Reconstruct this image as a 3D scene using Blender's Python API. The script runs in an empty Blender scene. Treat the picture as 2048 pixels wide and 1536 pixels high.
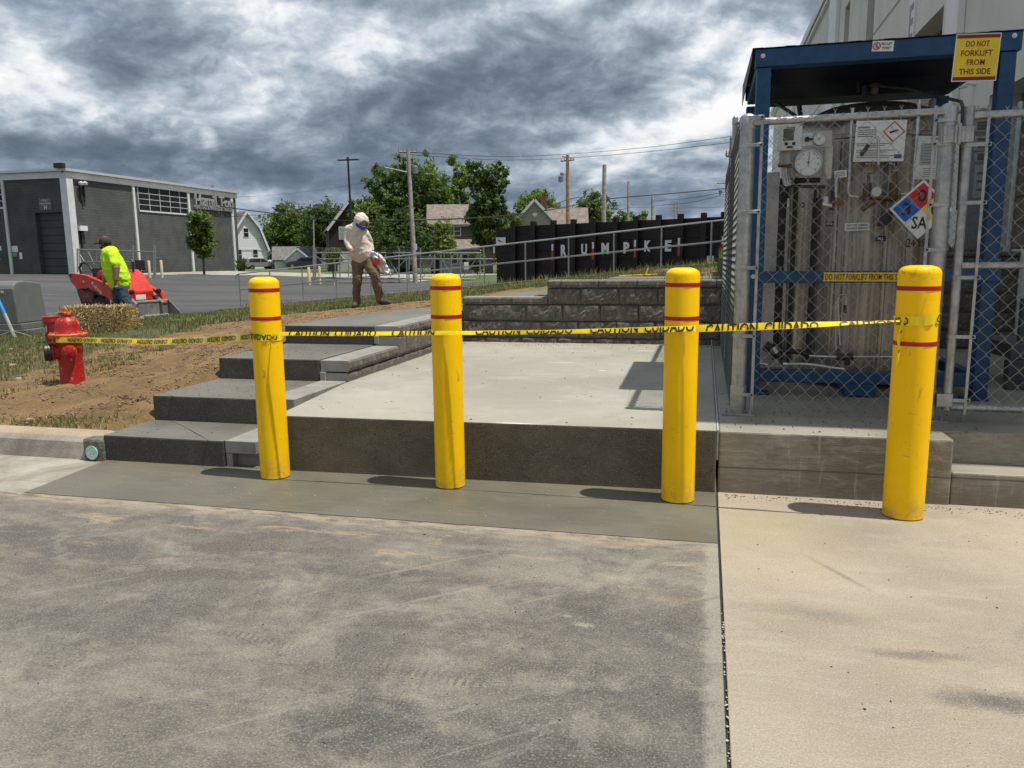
import bpy, bmesh, math, random
import numpy as np
from mathutils import Vector, Matrix, noise as mn
random.seed(7); rng = np.random.default_rng(7)
R = math.radians; pi = math.pi
C = bpy.context.scene.collection

# ------------------------------------------------------------------ camera
CH = 1.42; FP = 1560.0
def _n(v): v = np.array(v, float); return v/np.linalg.norm(v)
Yc = _n([1412-1024, 511-768, FP])
_q = _n([412-1024, 511+11.5-768, FP])
_dn = _n(np.cross(Yc, _q)); _dn = _dn if _dn[1] > 0 else -_dn
Zc = -_dn; Xc = _n(np.cross(Yc, Zc)); Xc = Xc if Xc[0] > 0 else -Xc
cam = bpy.data.cameras.new('camera'); co = bpy.data.objects.new('camera', cam); C.objects.link(co)
rt = Vector((Xc[0], Yc[0], Zc[0])); up = -Vector((Xc[1], Yc[1], Zc[1])); fw = Vector((Xc[2], Yc[2], Zc[2]))
m = Matrix((rt, up, -fw)).transposed().to_4x4(); m.translation = (0, 0, CH)
co.matrix_world = m
cam.sensor_width = 36; cam.lens = 36*FP/2048; cam.clip_start = 0.05; cam.clip_end = 3000
bpy.context.scene.camera = co

# survey helpers: measured bearings (u, v in the 2048 px survey) turned into world points at a known depth, height or plane
def ray(u, v):
    d = np.array([u-1024, v-768, FP]); return np.array([d@Xc, d@Yc, d@Zc])
def pz(u, v, z=0): r = ray(u, v); return Vector(r*(z-CH)/r[2]) + Vector((0, 0, CH))
def py(u, v, y): r = ray(u, v); return Vector(r*y/r[1]) + Vector((0, 0, CH))
def px(u, v, x): r = ray(u, v); return Vector(r*x/r[0]) + Vector((0, 0, CH))
def at(u, v, d): r = ray(u, v); return Vector(r*d/FP) + Vector((0, 0, CH))

# ------------------------------------------------------------------ light
SUN = Vector((.50, -.030, 1.34)).normalized()
sl = bpy.data.lights.new('sun', 'SUN'); sl.energy = 5.0; sl.angle = R(.53); sl.color = (1, .955, .87)
so = bpy.data.objects.new('sun', sl); C.objects.link(so); so.rotation_euler = (-SUN).to_track_quat('-Z', 'Y').to_euler()
sc = bpy.context.scene
sc.view_settings.view_transform = 'Standard'; sc.view_settings.look = 'None'
sc.view_settings.gamma = 1; sc.view_settings.exposure = 0.0; sc.view_settings.use_curve_mapping = False
sc.cycles.max_bounces = 6; sc.cycles.diffuse_bounces = 3; sc.cycles.transparent_max_bounces = 12
sc.cycles.sample_clamp_indirect = 6

class NT:
    """small node-graph writer"""
    def __init__(s, tree): s.t = tree; s.n = tree.nodes; s.l = tree.links
    def new(s, kind, **kw):
        n = s.n.new(kind)
        for k, v in kw.items(): setattr(n, k, v)
        return n
    def put(s, n, i, v):
        if v is None: return
        if isinstance(v, bpy.types.NodeSocket): s.l.new(v, n.inputs[i])
        else:
            inp = n.inputs[i]
            if isinstance(v, (tuple, list)) and len(v) == 3 and inp.type == 'RGBA': v = (*v, 1)
            inp.default_value = v
    def math(s, op, a, b=None, c=None, clamp=False):
        n = s.new('ShaderNodeMath', operation=op, use_clamp=clamp)
        for i, v in enumerate((a, b, c)): s.put(n, i, v)
        return n.outputs[0]
    def vmath(s, op, a, b=None, out=0, scale=None):
        n = s.new('ShaderNodeVectorMath', operation=op); s.put(n, 0, a); s.put(n, 1, b)
        if scale is not None: s.put(n, 3, scale)
        return n.outputs[out]
    def mix(s, f, a, b, mode='MIX'):
        n = s.new('ShaderNodeMix', data_type='RGBA', blend_type=mode, clamp_factor=True)
        s.put(n, 0, f); s.put(n, 6, a); s.put(n, 7, b); return n.outputs[2]
    def noise(s, v, scale, detail=4, rough=.5, dist=0, lac=2.0):
        n = s.new('ShaderNodeTexNoise'); s.put(n, 0, v); s.put(n, 'Scale', scale); s.put(n, 'Detail', detail)
        s.put(n, 'Roughness', rough); s.put(n, 'Distortion', dist); s.put(n, 'Lacunarity', lac); return n.outputs[0]
    def voro(s, v, scale, feature='F1', out=0, rnd=1):
        n = s.new('ShaderNodeTexVoronoi', feature=feature); s.put(n, 0, v); s.put(n, 'Scale', scale); s.put(n, 'Randomness', rnd); return n.outputs[out]
    def ramp(s, f, lo, hi, a=0., b=1., smooth=True):
        n = s.new('ShaderNodeMapRange', interpolation_type='SMOOTHSTEP' if smooth else 'LINEAR'); n.clamp = True
        s.put(n, 0, f); s.put(n, 1, lo); s.put(n, 2, hi); s.put(n, 3, a); s.put(n, 4, b); return n.outputs[0]
    def sep(s, v): n = s.new('ShaderNodeSeparateXYZ'); s.put(n, 0, v); return n.outputs
    def comb(s, x, y, z): n = s.new('ShaderNodeCombineXYZ'); s.put(n, 0, x); s.put(n, 1, y); s.put(n, 2, z); return n.outputs[0]
    def scalev(s, v, sx, sy, sz): return s.vmath('MULTIPLY', v, (sx, sy, sz))
    def coord(s): return s.new('ShaderNodeTexCoord').outputs['Object']
    def geo(s): return s.new('ShaderNodeNewGeometry').outputs['Position']
    def blob(s, P, cx, cy, rx, ry, rot=0, edge=.5, nz=None, amp=.4):
        """soft ellipse mask on the ground plane"""
        x, y, z = s.sep(P)
        dx = s.math('SUBTRACT', x, cx); dy = s.math('SUBTRACT', y, cy)
        c, q = math.cos(rot), math.sin(rot)
        a = s.math('DIVIDE', s.math('ADD', s.math('MULTIPLY', dx, c), s.math('MULTIPLY', dy, q)), rx)
        b = s.math('DIVIDE', s.math('SUBTRACT', s.math('MULTIPLY', dy, c), s.math('MULTIPLY', dx, q)), ry)
        d = s.math('SQRT', s.math('ADD', s.math('MULTIPLY', a, a), s.math('MULTIPLY', b, b)))
        if nz is not None: d = s.math('ADD', d, s.math('MULTIPLY', s.math('SUBTRACT', nz, .5), amp*2))
        return s.ramp(d, 1-edge, 1+edge, 1, 0)

# ------------------------------------------------------------------ sky
W = bpy.data.worlds.new('World'); sc.world = W; W.use_nodes = True
g = NT(W.node_tree); g.n.clear()
sky = g.new('ShaderNodeTexSky', sky_type='NISHITA'); sky.sun_disc = False
sky.sun_elevation = math.asin(SUN.z); sky.sun_rotation = math.atan2(SUN.x, SUN.y)
D = g.new('ShaderNodeTexCoord').outputs['Generated']
D = g.vmath('NORMALIZE', D)
x, y, z = g.sep(D)
zz = g.math('MAXIMUM', z, 0.0)
inv = g.math('ADD', 1.28, g.math('DIVIDE', .38, g.math('ADD', zz, .20)))
P = g.comb(g.math('MULTIPLY', x, inv), g.math('MULTIPLY', y, inv), g.math('MULTIPLY', g.math('MULTIPLY', zz, 1.65), inv))
az = g.math('ARCTAN2', x, y); el = g.math('ARCSINE', z)
def dirn(u, v):
    r = _n(ray(u, v)); return math.atan2(r[0], r[1]), math.asin(r[2])
AE = g.comb(az, g.math('MULTIPLY', el, 1.0), 0)
def dirn(u, v):
    r = _n(ray(u, v)); return math.atan2(r[0], r[1]), math.asin(r[2])
def off(x_, y_, z_): return g.vmath('ADD', P, (x_, y_, z_))
WRP = g.new('ShaderNodeTexNoise'); g.put(WRP, 0, P); g.put(WRP, 'Scale', 2.2); g.put(WRP, 'Detail', 3); g.put(WRP, 'Roughness', .55)
P = g.vmath('ADD', P, g.vmath('MULTIPLY', g.vmath('SUBTRACT', WRP.outputs[1], (.5, .5, .5)), (.20, .20, .20)))
nz1 = g.noise(P, 1.10, 8, .55)
nz2 = g.noise(off(3.1, 7.7, 2), 2.7, 12, .60)
nz2b = g.noise(off(3.1-.02, 7.7-.03, 2+.075), 2.7, 9, .55)
nz3 = g.noise(off(13.1, 1.7, 5), 7.5, 9, .62)
nz3b = g.noise(off(13.1-.01, 1.7-.01, 5+.03), 7.5, 7, .58)
dens = g.math('ADD', g.math('MULTIPLY', nz1, .60), g.math('MULTIPLY', nz2, .40))
# bulges: lit towards the top, shaded underneath
dens = g.math('ADD', dens, g.math('MULTIPLY', g.math('SUBTRACT', nz2b, nz2), 1.05))
dens = g.math('ADD', dens, g.math('MULTIPLY', g.math('SUBTRACT', nz3b, nz3), .42))
dens = g.math('ADD', dens, g.math('MULTIPLY', g.math('SUBTRACT', nz3, .5), .10))
dens = g.math('SUBTRACT', dens, .022)
WV = [g.noise(P, 2.4, 6, .62), nz2]
def cloud_blob(u, v, rx, ry, rot=0, w=.1, edge=.6):
    a, e = dirn(u, v)
    b = g.blob(AE, a, e, rx/FP, ry/FP, rot, edge, WV[int(u/90+v/70) % 2], .9)
    return g.math('MULTIPLY', b, w)
# dark (positive) and bright (negative) masses of the deck
for a in [(300, 115, 170, 75, .2, .15), (1000, 225, 230, 85, .15, .17), (1180, 90, 230, 45, .5, .06), (110, 270, 200, 40, -.1, .07),
          (640, 240, 170, 40, .3, .05), (330, 330, 420, 45, -.05, .10), (1330, 395, 170, 45, .1, .09), (860, 150, 130, 36, .4, .04),
          (560, 25, 170, 26, .1, -.03), (60, 120, 90, 55, 0, -.09), (150, 175, 100, 26, -.6, -.08), (700, 95, 190, 30, .5, -.03),
          (900, 70, 110, 40, .4, -.06), (1250, 290, 220, 30, .25, -.07), (80, 320, 300, 40, 0, .13), (1290, 395, 130, 30, 0, .06), (1480, 120, 130, 70, .6, -.12), (1050, 20, 180, 22, .2, -.04),
          (540, 140, 90, 20, -.4, -.05), (418, 275, 14, 20, .2, -.13, .6), (1330, 20, 190, 28, .3, -.08), (790, 300, 90, 24, .3, -.03),
          (250, 230, 100, 22, .4, -.09), (530, 395, 38, 16, .3, -.12), (1210, 345, 34, 14, .3, -.12), (1400, 230, 90, 36, .5, -.06), (765, 220, 60, 16, .7, -.11)]:
    dens = g.math('ADD', dens, cloud_blob(*a))
cr = g.new('ShaderNodeValToRGB'); g.put(cr, 0, dens); e = cr.color_ramp.elements
stops = [(.27, (.98, .985, .98)), (.35, (.80, .84, .875)), (.41, (.60, .655, .725)), (.47, (.44, .51, .59)), (.54, (.305, .37, .445)), (.62, (.210, .265, .328)), (.70, (.150, .196, .252)), (.86, (.095, .130, .175))]
e[0].position = stops[0][0]; e[0].color = (*stops[0][1], 1); e[1].position = stops[-1][0]; e[1].color = (*stops[-1][1], 1)
for p_, c_ in stops[1:-1]: q = e.new(p_); q.color = (*c_, 1)
cl = cr.outputs[0]
# bluer, darker air under the deck towards the horizon
low = g.ramp(el, .01, .17, 1, 0)
cl = g.mix(g.math('MULTIPLY', low, .70), cl, g.mix(.55, cl, (.14, .205, .31)))
nish = g.vmath('MULTIPLY', sky.outputs[0], (.09, .09, .09))
wf = dirn(1440, 105); wf2 = dirn(1500, 110)
holes = g.blob(AE, wf[0], wf[1], .035, .014, .7, .7, nz3, 1.4)
holes2 = g.blob(AE, dirn(120, 28)[0], dirn(120, 28)[1], .05, .012, 0, .7, nz3, 1.2)
hole = g.math('MAXIMUM', g.math('MULTIPLY', holes, .55), g.math('MULTIPLY', holes2, .3))
skyc = g.mix(hole, cl, nish)
skyc = g.mix(g.ramp(z, -.02, 0.0, 1, 0), skyc, (.20, .22, .22))
W.cycles.sampling_method = 'MANUAL'; W.cycles.sample_map_resolution = 512
bg = g.new('ShaderNodeBackground'); g.put(bg, 0, skyc); g.put(bg, 1, 1.0)
wo = g.new('ShaderNodeOutputWorld'); g.l.new(bg.outputs[0], wo.inputs[0])

# ------------------------------------------------------------------ materials
MATS = {}
def mat(name, col, rough=.6, metal=0., var=0., vs=8., bump=0., bs=60., spec=None, col2=None, fn=None, coat=0.):
    if name in MATS: return MATS[name]
    m = bpy.data.materials.new(name); m.use_nodes = True; MATS[name] = m
    g = NT(m.node_tree); b = m.node_tree.nodes['Principled BSDF']
    m.diffuse_color = (*col, 1)
    b.inputs['Roughness'].default_value = rough; b.inputs['Metallic'].default_value = metal
    if spec is not None: b.inputs['Specular IOR Level'].default_value = spec
    if coat: b.inputs['Coat Weight'].default_value = coat; b.inputs['Coat Roughness'].default_value = .1
    b.inputs['Base Color'].default_value = (*col, 1)
    P = g.coord()
    if var or col2:
        n1 = g.noise(P, vs, 5, .6); n2 = g.noise(P, vs*7, 3, .6)
        f = g.math('ADD', g.math('MULTIPLY', n1, .65), g.math('MULTIPLY', n2, .35))
        c2 = col2 or tuple(c*(1-var) for c in col); c1 = col if col2 else tuple(min(1, c*(1+var)) for c in col)
        g.put(b, 'Base Color', g.mix(g.ramp(f, .36, .64), c1, c2))
    if bump:
        bn = g.new('ShaderNodeBump'); g.put(bn, 'Strength', bump); g.put(bn, 'Distance', .01)
        g.put(bn, 'Height', g.noise(P, bs, 4, .6)); g.put(b, 'Normal', bn.outputs[0])
    if fn: fn(g, b, P)
    return m

# ------------------------------------------------------------------ mesh writer
class MB:
    def __init__(s): s.v = []; s.f = []; s.m = []; s.sm = []
    def add(s, vs, fs, mi=0, smooth=False, M=None):
        o = len(s.v)
        s.v += [tuple(M @ Vector(p)) for p in vs] if M is not None else [tuple(p) for p in vs]
        for f in fs: s.f.append(tuple(i+o for i in f)); s.m.append(mi); s.sm.append(smooth)
        return s
    def box(s, a, b, mi=0, M=None):
        (x0, y0, z0), (x1, y1, z1) = a, b
        return s.add([(x0,y0,z0),(x1,y0,z0),(x1,y1,z0),(x0,y1,z0),(x0,y0,z1),(x1,y0,z1),(x1,y1,z1),(x0,y1,z1)],
              [(0,3,2,1),(4,5,6,7),(0,1,5,4),(1,2,6,5),(2,3,7,6),(3,0,4,7)], mi, False, M)
    def cbox(s, c, d, mi=0, M=None):
        return s.box([c[i]-d[i]/2 for i in range(3)], [c[i]+d[i]/2 for i in range(3)], mi, M)
    def prism(s, poly, a, b, axis=2, mi=0, M=None, smooth=False):
        """poly in the two remaining axes (order x,y / x,z / y,z), extruded along axis from a to b"""
        def P(p, t):
            if axis == 2: return (p[0], p[1], t)
            if axis == 1: return (p[0], t, p[1])
            return (t, p[0], p[1])
        n = len(poly); vs = [P(p, a) for p in poly] + [P(p, b) for p in poly]
        fs = [tuple(range(n))[::-1], tuple(range(n, 2*n))] + [(i, (i+1) % n, n+(i+1) % n, n+i) for i in range(n)]
        return s.add(vs, fs, mi, smooth, M)
    def tube(s, pts, r, n=8, mi=0, caps=True, closed=False, M=None):
        pts = [Vector(p) for p in pts]; k = len(pts); rs = r if isinstance(r, (list, tuple)) else [r]*k
        vs = []; fs = []; prev = None
        for i, p in enumerate(pts):
            if closed: t = pts[(i+1) % k]-pts[i-1]
            else: t = pts[min(i+1, k-1)]-pts[max(i-1, 0)]
            t.normalize()
            u = prev - t*prev.dot(t) if prev is not None else t.orthogonal()
            if u.length < 1e-6: u = t.orthogonal()
            u.normalize(); prev = u; w = t.cross(u)
            for j in range(n):
                a = 2*pi*j/n; vs.append(p + (u*math.cos(a)+w*math.sin(a))*rs[i])
        for i in range(k if closed else k-1):
            for j in range(n):
                a, b = i*n+j, i*n+(j+1) % n; c, d = ((i+1) % k)*n+(j+1) % n, ((i+1) % k)*n+j
                fs.append((a, b, c, d))
        if caps and not closed: fs += [tuple(range(n))[::-1], tuple(range((k-1)*n, k*n))]
        return s.add(vs, fs, mi, n > 4, M)
    def lathe(s, prof, c=(0,0,0), n=24, mi=0, M=None, axis=2, smooth=True, cap=True):
        vs = []; fs = []; k = len(prof); ring = prof[0][0] > 0 and prof[-1][0] > 0 and abs(prof[0][1]-prof[-1][1]) < 1e-6 and k > 2
        flat = k == 2 and abs(prof[0][1]-prof[1][1]) < 1e-6
        for (r, h) in prof:
            for j in range(n):
                a = 2*pi*j/n; p = [r*math.cos(a), r*math.sin(a), h]
                if axis == 1: p = [p[0], p[2], p[1]]
                if axis == 0: p = [p[2], p[0], p[1]]
                vs.append((p[0]+c[0], p[1]+c[1], p[2]+c[2]))
        for i in range(k-1):
            for j in range(n): fs.append((i*n+j, i*n+(j+1) % n, (i+1)*n+(j+1) % n, (i+1)*n+j))
        if prof[0][0] > 1e-5 and cap and not ring and not flat: fs.append(tuple(range(n))[::-1])
        if prof[-1][0] > 1e-5 and cap and not ring and not flat: fs.append(tuple(range((k-1)*n, k*n)))
        return s.add(vs, fs, mi, smooth, M)
    def build(s, name, mats, parent=None, loc=None, rot=None, bevel=0, bseg=2, sharp=True, kind=None, label=None, cat=None, group=None, recalc=True):
        me = bpy.data.meshes.new(name); me.from_pydata(s.v, [], s.f); me.update()
        for mm in (mats if isinstance(mats, (list, tuple)) else [mats]): me.materials.append(mm)
        me.polygons.foreach_set('material_index', s.m); me.polygons.foreach_set('use_smooth', s.sm)
        if recalc:
            bm = bmesh.new(); bm.from_mesh(me); bmesh.ops.recalc_face_normals(bm, faces=bm.faces); bm.to_mesh(me); bm.free()
        if any(s.sm): me.set_sharp_from_angle(angle=R(38))
        return link(name, me, parent, loc, rot, bevel, bseg, kind, label, cat, group)
def link(name, me, parent=None, loc=None, rot=None, bevel=0, bseg=2, kind=None, label=None, cat=None, group=None):
    o = bpy.data.objects.new(name, me); C.objects.link(o)
    if parent: o.parent = parent
    if loc is not None: o.location = loc
    if rot is not None: o.rotation_euler = rot
    if bevel:
        b = o.modifiers.new('bevel', 'BEVEL'); b.width = bevel; b.segments = bseg; b.limit_method = 'ANGLE'; b.angle_limit = R(40)
    tag(o, label, cat, group, kind); return o
def tag(o, label=None, cat=None, group=None, kind=None):
    for k, v in (('label', label), ('category', cat), ('group', group), ('kind', kind)):
        if v: o[k] = v
    return o
def thing(name, label, cat, loc=(0, 0, 0), rz=0, group=None):
    o = bpy.data.objects.new(name, None); C.objects.link(o); o.empty_display_size = .2
    o.location = loc; o.rotation_euler = (0, 0, rz) if not isinstance(rz, tuple) else rz
    return tag(o, label, cat, group)
def copy_tree(o, parent=None, keep=True):
    c = o.copy(); C.objects.link(c); c.parent = parent
    for ch in [q for q in bpy.data.objects if q.parent == o]: copy_tree(ch, c)
    return c
def npmesh(name, v, f, mats, mi=None, smooth=False, **kw):
    v = np.asarray(v, np.float32); f = np.asarray(f, np.int32); k = f.shape[1]
    me = bpy.data.meshes.new(name); me.vertices.add(len(v)); me.vertices.foreach_set('co', v.ravel())
    me.loops.add(f.size); me.loops.foreach_set('vertex_index', f.ravel())
    me.polygons.add(len(f)); me.polygons.foreach_set('loop_start', np.arange(0, f.size, k, dtype=np.int32))
    for mm in (mats if isinstance(mats, (list, tuple)) else [mats]): me.materials.append(mm)
    if mi is not None: me.polygons.foreach_set('material_index', np.asarray(mi, np.int32))
    me.polygons.foreach_set('use_smooth', np.full(len(f), smooth))
    me.update(calc_edges=True); me.validate()
    return link(name, me, **kw)
_tc = {}
def text(name, s, size, M, mt, parent=None, extrude=.0008, bold=0., align='CENTER', fit=None, **kw):
    """flat lettering as mesh; M places the text plane (x = reading direction, y = up)"""
    key = (s, size, extrude, bold, align)
    if key not in _tc:
        cu = bpy.data.curves.new('lettering', 'FONT'); cu.body = s; cu.size = size; cu.extrude = extrude; cu.offset = bold*size
        cu.align_x = align; cu.align_y = 'CENTER'; cu.resolution_u = 2; cu.space_line = .85
        to = bpy.data.objects.new('t', cu); C.objects.link(to)
        dg = bpy.context.evaluated_depsgraph_get(); me = bpy.data.meshes.new_from_object(to.evaluated_get(dg))
        bpy.data.objects.remove(to); bpy.data.curves.remove(cu); _tc[key] = me
    me = _tc[key].copy(); me.name = name; me.materials.clear(); me.materials.append(mt)
    if fit:
        xs = np.empty(len(me.vertices)*3, np.float32); me.vertices.foreach_get('co', xs); xs = xs.reshape(-1, 3)
        w = np.ptp(xs[:, 0]); h = np.ptp(xs[:, 1]); c = (xs.max(0)+xs.min(0))/2; xs[:, :2] -= c[:2]
        xs[:, 0] *= fit[0]/w
        if fit[1]: xs[:, 1] *= fit[1]/h
        me.vertices.foreach_set('co', xs.ravel())
    me.transform(M)
    return link(name, me, parent, **kw)
def frame(o, xd, yd):
    """matrix with origin o, x axis xd, y axis yd (up), z = facing"""
    xd = Vector(xd).normalized(); yd = Vector(yd); z = xd.cross(yd).normalized(); yd = z.cross(xd)
    M = Matrix((xd, yd, z)).transposed().to_4x4(); M.translation = o; return M
# ------------------------------------------------------------------ concrete and soil materials
def bumpn(g, b, h, strength=.5, dist=.01):
    bn = g.new('ShaderNodeBump'); g.put(bn, 'Strength', strength); g.put(bn, 'Distance', dist); g.put(bn, 'Height', h); g.put(b, 'Normal', bn.outputs[0])
def f_old(g, b, P):
    big = g.noise(P, .50, 6, .60, .6); med = g.noise(g.vmath('ADD', P, (4, 9, 0)), 1.5, 8, .70, .8)
    str_ = g.noise(g.scalev(P, .8, 2.2, 1), 1.3, 8, .68, .8)
    fine = g.noise(P, 120, 3, .8); grit = g.noise(P, 330, 2, .7); mott = g.noise(P, 14, 7, .78, .3); spk = g.noise(P, 46, 6, .8)
    f = g.math('ADD', g.math('MULTIPLY', big, .36), g.math('ADD', g.math('MULTIPLY', med, .34), g.math('MULTIPLY', str_, .30)))
    f = g.math('ADD', f, g.math('MULTIPLY', g.math('SUBTRACT', mott, .5), .16))
    c = g.mix(g.ramp(f, .42, .585), (.086, .078, .069), (.218, .198, .158))
    c = g.mix(g.math('MULTIPLY', g.ramp(med, .54, .74), .6), c, (.285, .262, .205))
    c = g.mix(g.ramp(g.noise(g.vmath('ADD', P, (7, 2, 0)), .9, 6, .65, .4), .58, .72, 0, .5), c, (.098, .082, .086))
    x, y, z = g.sep(P)
    tan = g.ramp(g.noise(g.scalev(P, 1.1, 2.6, 1), 1.9, 8, .68, .5), .54, .66)
    near = g.math('MULTIPLY', g.ramp(y, 2.6, 3.4), g.ramp(x, -4.6, -3.2))
    c = g.mix(g.math('MULTIPLY', g.math('MULTIPLY', tan, near), .50), c, (.42, .315, .20))
    c = g.mix(g.math('MULTIPLY', g.ramp(g.noise(g.scalev(P, 3, 9, 1), 2, 6, .7), .35, .62), g.ramp(y, 3.62, 3.83)), c, (.34, .27, .19))
    for bx, by, rx, ry, ro, w in ((-1.02, 2.02, .20, .12, .2, .85), (-.05, 2.35, .32, .12, -.2, .6), (-.10, 2.85, .45, .42, 0, .42), (-.2, 2.15, .7, .25, 0, .35), (-2.3, 2.5, .30, .16, .3, .45),
                                  (-.55, 2.12, .5, .04, -.12, .5), (-2.6, 2.2, .3, .2, 0, .4), (-.3, 1.95, .4, .05, -.1, .5), (-3.6, 3.2, .5, .12, .1, .35), (-1.3, 3.15, .5, .07, 0, .4)):
        mk = g.blob(P, bx, by, rx, ry, ro, .6, mott, 1.3); c = g.mix(g.math('MULTIPLY', mk, w), c, (.048, .048, .050))
    for bx, by, rx, ry, ro, w in ((-.42, 2.84, .04, .016, 0, .7), (-.50, 2.90, .02, .01, 0, .6), (-1.05, 1.98, .07, .02, .6, .35), (-.72, 2.18, .04, .010, .9, .35),
                                  (-3.25, 3.58, .10, .008, .35, .45), (-1.6, 2.9, .06, .006, .8, .35), (-.26, 2.42, .03, .02, 0, .3)):
        mk = g.blob(P, bx, by, rx, ry, ro, .5, spk, 2.6); c = g.mix(g.math('MULTIPLY', mk, w*.5), c, (.50, .46, .39))
    # tyre tread print
    t0, t1 = (-1.83, 2.49), (-.52, 2.30); dx, dy = t1[0]-t0[0], t1[1]-t0[1]; L = math.hypot(dx, dy); ux, uy = dx/L, dy/L
    s_ = g.math('ADD', g.math('MULTIPLY', g.math('SUBTRACT', x, t0[0]), ux), g.math('MULTIPLY', g.math('SUBTRACT', y, t0[1]), uy))
    q_ = g.math('SUBTRACT', g.math('MULTIPLY', g.math('SUBTRACT', y, t0[1]), ux), g.math('MULTIPLY', g.math('SUBTRACT', x, t0[0]), uy))
    band = g.math('MULTIPLY', g.ramp(g.math('ABSOLUTE', q_), .022, .03, 1, 0), g.math('MULTIPLY', g.ramp(s_, 0, .1), g.ramp(s_, L-.2, L, 1, 0)))
    bars = g.ramp(g.math('SINE', g.math('ADD', g.math('MULTIPLY', s_, 210), g.math('MULTIPLY', q_, 40))), .1, .6)
    c = g.mix(g.math('MULTIPLY', g.math('MULTIPLY', band, bars), g.ramp(mott, .38, .62, .1, .65)), c, (.055, .048, .040))
    c = g.mix(g.math('MULTIPLY', g.ramp(g.math('ADD', x, g.math('MULTIPLY', mott, .12)), .07, .12), .6), c, (.33, .30, .25))
    scr = g.noise(g.vmath('MULTIPLY', g.vmath('ADD', P, g.comb(g.math('MULTIPLY', y, -1.2), 0, 0)), (9, .5, 1)), 1.6, 8, .72, .1)
    c = g.mix(g.ramp(scr, .56, .70, 0, .38), c, (.33, .305, .255)); c = g.mix(g.ramp(scr, .30, .42, .40, 0), c, (.07, .063, .056))
    ed = g.noise(g.vmath('ADD', P, (31, 12, 0)), 2.1, 10, .74, .3); c = g.mix(g.ramp(ed, .575, .60, 0, .25), c, (.31, .285, .235)); c = g.mix(g.ramp(ed, .40, .425, .28, 0), c, (.075, .068, .062))
    c = g.mix(g.ramp(spk, .52, .68, 0, .22), c, (.33, .305, .25)); c = g.mix(g.ramp(spk, .34, .44, .26, 0), c, (.06, .054, .048))
    c = g.mix(g.ramp(fine, .50, .68, 0, .48), c, (.40, .37, .31)); c = g.mix(g.ramp(fine, .33, .46, .60, 0), c, (.045, .040, .036))
    c = g.mix(g.ramp(grit, .58, .66, 0, .5), c, (.05, .046, .04)); c = g.mix(g.ramp(grit, .30, .38, .45, 0), c, (.50, .47, .40))
    g.put(b, 'Base Color', c); g.put(b, 'Roughness', .88)
    bumpn(g, b, g.math('ADD', g.math('MULTIPLY', fine, .6), g.math('MULTIPLY', spk, .6)), .5, .006)
def f_tan(g, b, P):
    big = g.noise(P, .8, 5, .6, .4); str_ = g.noise(g.scalev(P, .9, 3.2, 1), 2.4, 8, .72, .3); broom = g.noise(g.scalev(P, 3, 55, 1), 6, 4, .75)
    fine = g.noise(P, 140, 3, .8); grit = g.noise(P, 300, 2, .7); mott = g.noise(P, 12, 7, .78, .3); spk = g.noise(g.scalev(P, 1, 2, 1), 40, 6, .8)
    c = g.mix(g.ramp(big, .35, .66), (.285, .240, .180), (.385, .332, .255))
    c = g.mix(g.math('MULTIPLY', g.ramp(str_, .46, .70), .45), c, (.42, .375, .305))
    c = g.mix(g.math('MULTIPLY', g.ramp(g.noise(g.vmath('ADD', P, (5, 5, 0)), 1.2, 7, .66, .5), .52, .72), .5), c, (.235, .195, .145))
    c = g.mix(g.ramp(broom, .45, .68, 0, .34), c, (.17, .135, .095)); c = g.mix(g.ramp(spk, .53, .68, 0, .30), c, (.48, .42, .33)); c = g.mix(g.ramp(spk, .33, .45, .3, 0), c, (.17, .14, .105))
    for bx, by, rx, ry, ro, w in ((.97, 2.60, .17, .055, .05, .85), (1.20, 2.66, .09, .03, 0, .55), (.72, 2.85, .10, .025, -.1, .55), (.83, 2.88, .10, .025, 0, .5), (1.35, 2.50, .1, .05, 0, .55), (1.42, 2.80, .07, .04, -.4, .35),
                                  (.62, 3.58, .16, .014, -1.02, .5), (.30, 3.15, .20, .05, 0, .28), (.55, 3.12, .12, .05, 0, .28), (1.25, 3.2, .16, .025, 1.0, .25), (.8, 4.2, .5, .16, 0, .18)):
        mk = g.blob(P, bx, by, rx, ry, ro, .8, mott, 1.2); c = g.mix(g.math('MULTIPLY', mk, w), c, (.075, .073, .070))
    for bx, by, rx, ry, w in ((.35, 4.15, .3, .25, .35), (.3, 3.65, .25, .2, .25)):
        mk = g.blob(P, bx, by, rx, ry, 0, .8, mott, .8); c = g.mix(g.math('MULTIPLY', mk, w), c, (.42, .33, .16))
    c = g.mix(g.ramp(fine, .52, .66, 0, .5), c, (.56, .49, .38)); c = g.mix(g.ramp(fine, .33, .46, .55, 0), c, (.15, .115, .08))
    c = g.mix(g.ramp(grit, .60, .68, 0, .6), c, (.07, .05, .035)); c = g.mix(g.ramp(grit, .31, .38, .4, 0), c, (.60, .54, .44))
    g.put(b, 'Base Color', c); g.put(b, 'Roughness', .88)
    bumpn(g, b, g.math('ADD', g.math('MULTIPLY', broom, .5), g.math('MULTIPLY', fine, .5)), .5, .006)
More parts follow.
